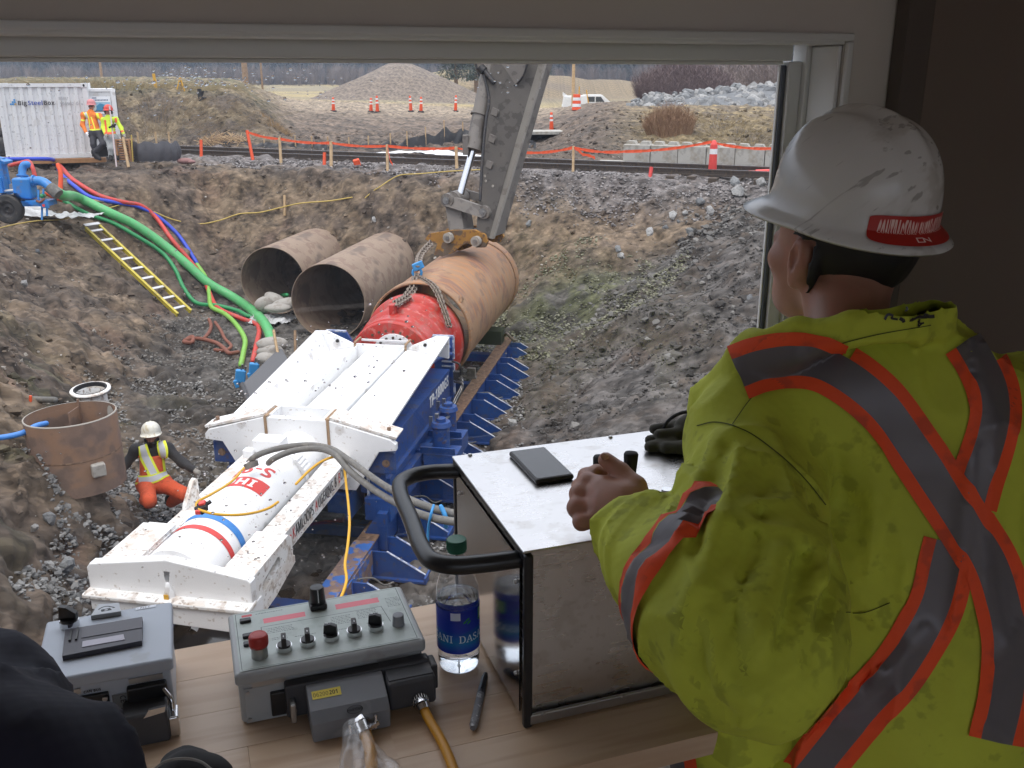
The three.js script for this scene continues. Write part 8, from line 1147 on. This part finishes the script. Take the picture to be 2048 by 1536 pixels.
// smaller figures out in the pit
function figure(label, base, J, c) {
  const t = thing('person', label, 'person', base), l = (q) => onD(...q).sub(base), j = {}; for (const k of Object.keys(J)) j[k] = l(J[k]);
  const s = c.s ?? 1, arm = (a) => [[j['sh' + a], j['el' + a], 0.062 * s, 0.052 * s], [j['el' + a], j['wr' + a], 0.05 * s, 0.042 * s]], leg = (a) => [[j['hp' + a], j['kn' + a], 0.095 * s, 0.07 * s], [j['kn' + a], j['an' + a], 0.066 * s, 0.055 * s]], tor = [[j.nk.clone().add(v(0, -0.1, 0)), j.pv, 0.125 * s, 0.14 * s], [j.shA, j.shB, 0.075 * s], [j.pv, j.hpA, 0.11 * s, 0.1 * s], [j.pv, j.hpB, 0.11 * s, 0.1 * s]];
  const thin = (b, k) => b.map(([a, q, r, w]) => [a, q, r * k, (w ?? r) * k]);
  const hm = new THREE.Matrix4().compose(j.hd, new THREE.Quaternion().setFromEuler(new THREE.Euler(c.nod ?? 0, c.turn ?? 0, 0, 'YXZ')), v(1, 1, 1));
  const all = [...thin(tor, 0.8), ...thin([...arm('A'), ...arm('B'), ...leg('A'), ...leg('B')], 0.75), [j.nk, j.hd.clone().add(v(0, -0.05, 0)), 0.06, 0.055]], bf = field(all, 0.04), hf = placed(headField, hm), hb = new THREE.Box3().setFromCenterAndSize(j.hd, v(0.3, 0.32, 0.34));
  const hands = []; for (const a of ['A', 'B']) { const w = j['wr' + a], d = w.clone().sub(j['el' + a]).normalize(), sd = d.clone().cross(v(0, 0, 1)).normalize(); hands.push([w, w.clone().addScaledVector(d, 0.09), 0.036, 0.034]); for (let i = -1.5; i <= 1.5; i++) hands.push([w.clone().addScaledVector(d, 0.08).addScaledVector(sd, i * 0.019), w.clone().addScaledVector(d, 0.15 - Math.abs(i) * 0.01).addScaledVector(sd, i * 0.022), 0.011, 0.009]); hands.push([w.clone().addScaledVector(d, 0.03).addScaledVector(sd, -0.03), w.clone().addScaledVector(d, 0.08).addScaledVector(sd, -0.062), 0.013, 0.01]); }
  part(t, 'body', mergeGeometries([skinOf(bf, bbox(all), 0.022), skinOf((x, y, z) => smin(hf(x, y, z), capD(x, y, z, j.nk, j.hd, 0.055, 0.05), 0.02), hb, 0.009)]), M.skin);
  const hg = skinOf(field(hands, 0.01), bbox(hands), 0.007); part(t, c.glove ? 'gloves' : 'hands', hg, c.glove ?? M.skin);
  const jk = [...tor, ...arm('A'), ...arm('B'), [j.nk.clone().add(v(0, -0.02, 0)), j.nk.clone().add(v(0, 0.01, 0)), 0.075]], jf0 = field(jk, 0.06), fold = (x, y, z) => 0.012 * (1 - Math.abs(2 * noise(x * 9 + 40, y * 5 + 40, z * 9 + 40) - 1)), jf = (x, y, z) => Math.max(jf0(x, y, z) - fold(x, y, z), j.pv.y - (c.hem ?? 0.1) - y), bx = bbox(jk);
  const tr = [...leg('A'), ...leg('B'), [j.hpA, j.hpB, 0.11 * s], [j.pv, j.hpA, 0.13 * s, 0.11 * s], [j.pv, j.hpB, 0.13 * s, 0.11 * s]], tf0 = field(tr, 0.05), tf = (x, y, z) => Math.max(tf0(x, y, z) - 0.012 - fold(x, y, z), y - j.pv.y - 0.06);
  part(t, 'trousers', skinOf(tf, bbox(tr), 0.017), c.trousers); part(t, 'jacket', skinOf(jf, bx, 0.015), c.jacket);
  for (const a of ['A', 'B']) { const an = j['an' + a], to = j['to' + a], b = [[an.clone().add(v(0, 0.05, 0)), an, 0.075 * s], [an, to, 0.06 * s, 0.05 * s]]; part(t, 'boot', skinOf(field(b, 0.03), bbox(b), 0.018), c.boots ?? M.blackMatte); }
  const ortho = (px, py) => { const d = ray(px, py).normalize(), e = base.clone().negate(), D0 = base.length(), q = march(jf, e, d, D0 - 1.4, D0 + 1.4); return q === null ? null : e.addScaledVector(d, q); };
  const rowsOf = (pts, off, w) => { const cu = new THREE.CatmullRomCurve3(pts.map(([x, y]) => v(x, y, 0))), out = []; for (let i = 0; i <= 40; i++) { const p = cu.getPoint(i / 40), d = cu.getTangent(i / 40), r = []; for (let k = 0; k <= 3; k++) { const o = off + w * (k / 3 - 0.5), h = ortho(p.x - d.y * o, p.y + d.x * o); if (h) r.push(h); } if (r.length === 4) out.push(r); } return out; };
  for (const [pts, w, m, off, lift] of c.stripes ?? []) { const r = rowsOf(pts, off ?? 0, w); if (r.length > 2) strip(r, jf, lift ?? 0.006, t, 'stripe', m); }
  if (c.vest) { const vf = (x, y, z) => { const a = field(tor, 0.05)(x, y, z) - 0.022 - fold(x, y, z); return Math.max(a, j.pv.y - 0.12 - y, y - j.nk.y + 0.07, capD(x, y, z, j.shA.clone().lerp(j.shB, 0.12).add(v(0, 0.05, 0)), j.pv, 0.001, 0.001) * 0 - 1); }; part(t, 'vest', skinOf((x, y, z) => Math.max(vf(x, y, z), Math.abs((x - lerp(j.shA.x, j.shB.x, 0.5))) - 0.17), bx, 0.013), c.vest); }
  const hl = helmetGeo(0.125, 0.15, 0.15, 0.15, 0.05, 0.03); part(t, 'hard_hat', hl.applyMatrix4(hm.clone().multiply(mat4(0, 0.055, -0.005, -0.06))), c.hat);
  if (c.beard) part(t, 'beard', skinOf(placed((x, y, z) => Math.max(headField(x, y, z) - 0.008, y + 0.035 - (Math.abs(x) > 0.04 ? 0.03 : 0), -z - 0.0), hm), hb, 0.009), M.hair);
  if (c.muffs) for (const q of [-1, 1]) { const b = new B().sph(0.05, q * 0.1, -0.005, 0, 0.6, 1.2, 0.9); const g = b.g(); g.applyMatrix4(hm); part(t, 'ear_muff', g, M.black); }
  if (c.glasses) { const g = new B().rbox(0.13, 0.03, 0.02, 0.008, 0, 0.006, 0.1).g(); g.applyMatrix4(hm); part(t, 'safety_glasses', g, M.darkGrey); }
  return t;
}
const K = 12.75;
figure('person in orange striped vest, black sleeves and white hard hat kneeling beside the white hammer', onD(310, 1008, K), { hd: [303, 875, K], nk: [303, 897, K + 0.05], pv: [306, 960, K + 0.05], shA: [273, 900, K + 0.05], shB: [335, 898, K + 0.05], elA: [250, 930, K - 0.02], wrA: [238, 948, K - 0.25], elB: [366, 926, K + 0.02], wrB: [388, 940, K - 0.12], hpA: [293, 968, K + 0.02], hpB: [322, 966, K + 0.05], knA: [298, 1002, K - 0.42], knB: [368, 988, K - 0.1], anA: [290, 1000, K + 0.25], anB: [342, 1004, K + 0.2], toA: [284, 994, K + 0.45], toB: [338, 996, K + 0.4] },
  { jacket: M.blackJacket, trousers: M.overallOrange, hat: mapped('helmetCream', 0.3, [0.62, 0.6, 0.52], 0.05, [[[0.35, 0.25, 0.08], 5, 0.62, 0.06, 0.5]], 0.35, {}, 128), vest: M.overallOrange, beard: true, turn: 0.25, nod: -0.08, hem: 0.05, glove: M.sandbag,
    stripes: [[[[287, 893], [294, 915], [303, 938], [312, 960]], 11, M.tapeLight, 0, 0.036], [[[287, 893], [294, 915], [303, 938], [312, 960]], 4, M.tapeYellow, -7.5, 0.036], [[[287, 893], [294, 915], [303, 938], [312, 960]], 4, M.tapeYellow, 7.5, 0.036], [[[322, 885], [328, 905], [330, 925], [332, 945]], 10, M.tapeLight, 0, 0.036], [[[322, 885], [328, 905], [330, 925], [332, 945]], 4, M.tapeYellow, -7, 0.036], [[[322, 885], [328, 905], [330, 925], [332, 945]], 4, M.tapeYellow, 7, 0.036], [[[276, 961], [305, 958], [338, 945]], 10, M.tapeLight, 0, 0.038], [[[276, 961], [305, 958], [338, 945]], 3, M.tapeYellow, -6.5, 0.038], [[[276, 961], [305, 958], [338, 945]], 3, M.tapeYellow, 6.5, 0.038]] });
const A = 28.7;
figure('person in orange jacket and black trousers leaning on the white container', onD(196, 319, A), { hd: [183, 213, A], nk: [182, 224, A], pv: [191, 264, A], shA: [167, 230, A], shB: [199, 232, A], elA: [165, 250, A - 0.02], wrA: [172, 264, A - 0.1], elB: [207, 244, A - 0.1], wrB: [217, 242, A - 0.2], hpA: [186, 268, A], hpB: [200, 268, A], knA: [187, 290, A - 0.1], knB: [207, 288, A - 0.25], anA: [193, 314, A], anB: [188, 306, A - 0.15], toA: [199, 318, A - 0.15], toB: [200, 318, A - 0.2] },
  { jacket: M.hiVisOrange, trousers: M.darkTrousers, hat: std('helmetPink', { color: lin(0.55, 0.2, 0.2), roughness: 0.4 }), glasses: true, glove: M.white, turn: 0.15, hem: 0.07,
    stripes: [[[[170, 224], [175, 238], [177, 256]], 5, M.tapeLight], [[[173, 224], [178, 238], [180, 256]], 1.6, M.tapeYellow], [[[167, 224], [172, 238], [174, 256]], 1.6, M.tapeYellow], [[[193, 224], [198, 240], [201, 258]], 5, M.tapeYellow], [[[182, 234], [187, 248], [190, 258]], 2, M.tapeYellow], [[[178, 260], [190, 260], [203, 259]], 3.4, M.tapeYellow], [[[162, 240], [167, 241], [171, 241]], 3, M.tapeYellow]] });
const Bd = 28.5;
figure('person in yellow jacket, grey trousers and red hard hat standing with a wooden stake', onD(222, 320, Bd), { hd: [217, 224, Bd], nk: [217, 235, Bd], pv: [223, 272, Bd], shA: [207, 240, Bd], shB: [232, 239, Bd], elA: [206, 256, Bd], wrA: [211, 268, Bd - 0.15], elB: [242, 255, Bd], wrB: [247, 268, Bd - 0.1], hpA: [217, 277, Bd], hpB: [229, 277, Bd], knA: [221, 297, Bd - 0.05], knB: [232, 297, Bd - 0.05], anA: [222, 314, Bd], anB: [234, 313, Bd], toA: [223, 319, Bd - 0.15], toB: [236, 318, Bd - 0.15] },
  { jacket: M.hiVisYellow, trousers: M.greyTrousers, hat: std('helmetRed', { color: lin(0.6, 0.05, 0.03), roughness: 0.4 }), muffs: true, turn: -0.1, hem: 0.1, s: 0.92, glove: M.sandbag,
    stripes: [[[[210, 240], [212, 255], [213, 266]], 4, M.orangeTape], [[[231, 236], [234, 252], [235, 264]], 4, M.orangeTape], [[[209, 267], [223, 266], [238, 263]], 4.5, M.orangeTape], [[[238, 264], [243, 263], [247, 262]], 4, M.orangeTape]] });
stick('rod', 'pale survey rod held between the two standing workers', 'rod', onD(232, 325, 28.2), onD(219, 212, 28.2), 0.022, std('rodPale', { color: lin(0.6, 0.5, 0.5), roughness: 0.5 })); { const t = thing('rod_bracket', 'small black bracket clamped on the pale rod', 'bracket', onD(225, 252, 28.15)); new B().box(0.24, 0.05, 0.04, 0, 0, 0, 0, 0, 0.4).box(0.08, 0.1, 0.06, 0.03, 0, 0).build('clamp', M.blackMatte, t); }
stick('stake', 'fresh pale wooden stake held by the person in the yellow jacket', 'stake', onD(256, 326, 28.2), onD(246, 275, 28.3), 0.045, M.rawWood);
{ // someone in a dark jacket at the left edge, close by
  const O = room(-0.62, -1.75, 0.5), t = thing('person', 'person in dark navy jacket at the lower left corner beside the switch box', 'person', O), D = (px, py, d) => onD(px, py, d).sub(O), Q = (r, y, f) => room(r, y, f).sub(O);
  const jb = [[D(-300, 1580, 0.78), D(40, 1575, 0.8), 0.09, 0.066], [D(-160, 1450, 0.86), D(0, 1376, 0.93), 0.06, 0.036], [D(0, 1376, 0.93), D(38, 1405, 0.92), 0.036, 0.03], [D(40, 1490, 0.84), D(150, 1575, 0.78), 0.034, 0.038], [Q(-0.6, -0.62, 0.5), Q(-0.6, -1.0, 0.48), 0.16, 0.17], [Q(-0.5, -0.5, 0.55), Q(-0.76, -0.5, 0.45), 0.09], [D(-300, 1580, 0.78), Q(-0.5, -0.5, 0.55), 0.1, 0.09]];
  const j0 = field(jb, 0.05), jf = (x, y, z) => { const d = j0(x, y, z); if (Math.abs(d) > 0.04) return d; return d - 0.016 * Math.pow(1 - Math.abs(2 * noise(x * 11 + 30, y * 8 + 30, z * 11 + 30) - 1), 3) - 0.006 * Math.pow(1 - Math.abs(2 * noise(x * 26 + 30, y * 20 + 30, z * 26 + 30) - 1), 3); };
  const bb = [[Q(-0.62, -0.4, 0.5), Q(-0.6, -0.95, 0.48), 0.08, 0.1], [Q(-0.5, -0.95, 0.5), Q(-0.45, -1.3, 0.6), 0.07, 0.06], [Q(-0.45, -1.3, 0.6), Q(-0.45, -1.68, 0.5), 0.055, 0.045], [Q(-0.7, -0.95, 0.46), Q(-0.72, -1.3, 0.55), 0.07, 0.06], [Q(-0.72, -1.3, 0.55), Q(-0.72, -1.68, 0.45), 0.055, 0.045], [Q(-0.45, -1.69, 0.5), Q(-0.43, -1.71, 0.64), 0.04], [Q(-0.72, -1.69, 0.45), Q(-0.72, -1.71, 0.6), 0.04], [D(0, 1362, 0.93), D(44, 1316, 0.965), 0.014, 0.008], [D(44, 1316, 0.965), D(57, 1320, 0.97), 0.008, 0.0068], [Q(-0.6, -0.5, 0.5), D(20, 1350, 0.93), 0.03, 0.02]];
  const hm = new THREE.Matrix4().makeRotationY(RY + Math.PI).setPosition(Q(-0.63, -0.24, 0.53)), hf = placed(headField, hm), bf = field(bb, 0.02);
  part(t, 'body', mergeGeometries([skinOf(bf, bbox(bb), 0.009), skinOf((x, y, z) => smin(hf(x, y, z), bf(x, y, z), 0.02), new THREE.Box3().setFromCenterAndSize(Q(-0.63, -0.28, 0.53), v(0.3, 0.38, 0.3)), 0.007)]), M.skin); part(t, 'jacket', skinOf(jf, bbox(jb, 0.04), 0.008), M.navyCloth);
  const tf = [[Q(-0.5, -0.97, 0.5), Q(-0.45, -1.3, 0.6), 0.1, 0.08], [Q(-0.45, -1.3, 0.6), Q(-0.45, -1.66, 0.5), 0.08, 0.07], [Q(-0.7, -0.97, 0.46), Q(-0.72, -1.3, 0.55), 0.1, 0.08], [Q(-0.72, -1.3, 0.55), Q(-0.72, -1.66, 0.45), 0.08, 0.07]]; part(t, 'trousers', skinOf(field(tf, 0.03), bbox(tf), 0.016), M.darkTrousers);
  part(t, 'hair', skinOf(placed((x, y, z) => Math.max(headField(x, y, z) - 0.007, 0.02 - y + z * 0.7), hm), new THREE.Box3().setFromCenterAndSize(Q(-0.63, -0.24, 0.53), v(0.3, 0.3, 0.3)), 0.008), M.hair);
}
{ // black quilted pouch at the bottom edge
  const O = onD(375, 1560, 0.98), t = thing('quilted_pouch', 'black quilted pouch with a pale cord at the bottom edge of the bench', 'bag', O), D = (px, py, d) => onD(px, py, d).sub(O), lob = []; for (const [x, y, d, r] of [[350, 1532, 1.0, 0.016], [372, 1522, 1.0, 0.016], [398, 1526, 1.0, 0.014], [420, 1538, 0.99, 0.014], [438, 1552, 0.98, 0.014], [330, 1552, 0.98, 0.014], [375, 1560, 0.98, 0.03], [410, 1570, 0.98, 0.03]]) lob.push([D(x, y, d), D(x + 4, y + 30, d - 0.01), r, r]);
  part(t, 'padding', skinOf(field(lob, 0.006), bbox(lob, 0.02), 0.004), M.blackMatte); new B().tube([D(306, 1540, 0.955), D(330, 1523, 0.96), D(370, 1517, 0.96), D(400, 1523, 0.96), D(430, 1545, 0.95)], 0.0014, 6).build('cord', M.sandbag, t);
}
{ // work gloves on the console
  const O = onH(1375, 868, CT), t = thing('work_gloves', 'pair of dark work gloves with a strap lying on the console beside the elbow', 'gloves', O), D = (px, py, h) => onH(px, py, CT + h).sub(O), lob = [];
  for (const [x0, y0, x1, y1, h, r] of [[1300, 881, 1392, 868, 0.011, 0.0095], [1300, 893, 1392, 884, 0.01, 0.0105], [1332, 896, 1400, 896, 0.012, 0.0105], [1308, 858, 1396, 850, 0.024, 0.009], [1318, 868, 1396, 864, 0.026, 0.009]]) { lob.push([D(x0, y0, h), D((x0 + x1) / 2, (y0 + y1) / 2 - 1, h + 0.002), r, r * 1.08], [D((x0 + x1) / 2, (y0 + y1) / 2 - 1, h + 0.002), D(x1, y1, h), r * 1.08, r * 1.15]); }
  lob.push([D(1392, 872, 0.02), D(1450, 868, 0.022), 0.026, 0.03], [D(1365, 852, 0.035), D(1400, 838, 0.045), 0.014, 0.02], [D(1400, 838, 0.045), D(1440, 840, 0.04), 0.02, 0.024]);
  const f0 = field(lob, 0.006); part(t, 'glove', skinOf((x, y, z) => f0(x, y, z) - 0.003 * (fbm(x * 50 + 9, y * 50 + 9, z * 50 + 9, 2) - 0.5), bbox(lob, 0.015), 0.0035), mapped('gloveCloth', 0.1, [0.045, 0.042, 0.032], 0.25, [], 0.9, { bumpMap: BUMP.cloth, bumpScale: 0.001 }, 128)); new B().tube([D(1326, 858, 0.03), D(1338, 840, 0.05), D(1362, 826, 0.065), D(1400, 822, 0.07)], 0.003, 6).build('strap', M.blackMatte, t);
}
scene.fog = new THREE.FogExp2(new THREE.Color().setRGB(0.5, 0.6, 0.78), 0.0007);

scene.traverse((o) => { if (o.isMesh) { o.castShadow = true; o.receiveShadow = true; } });
renderer.render(scene, camera);
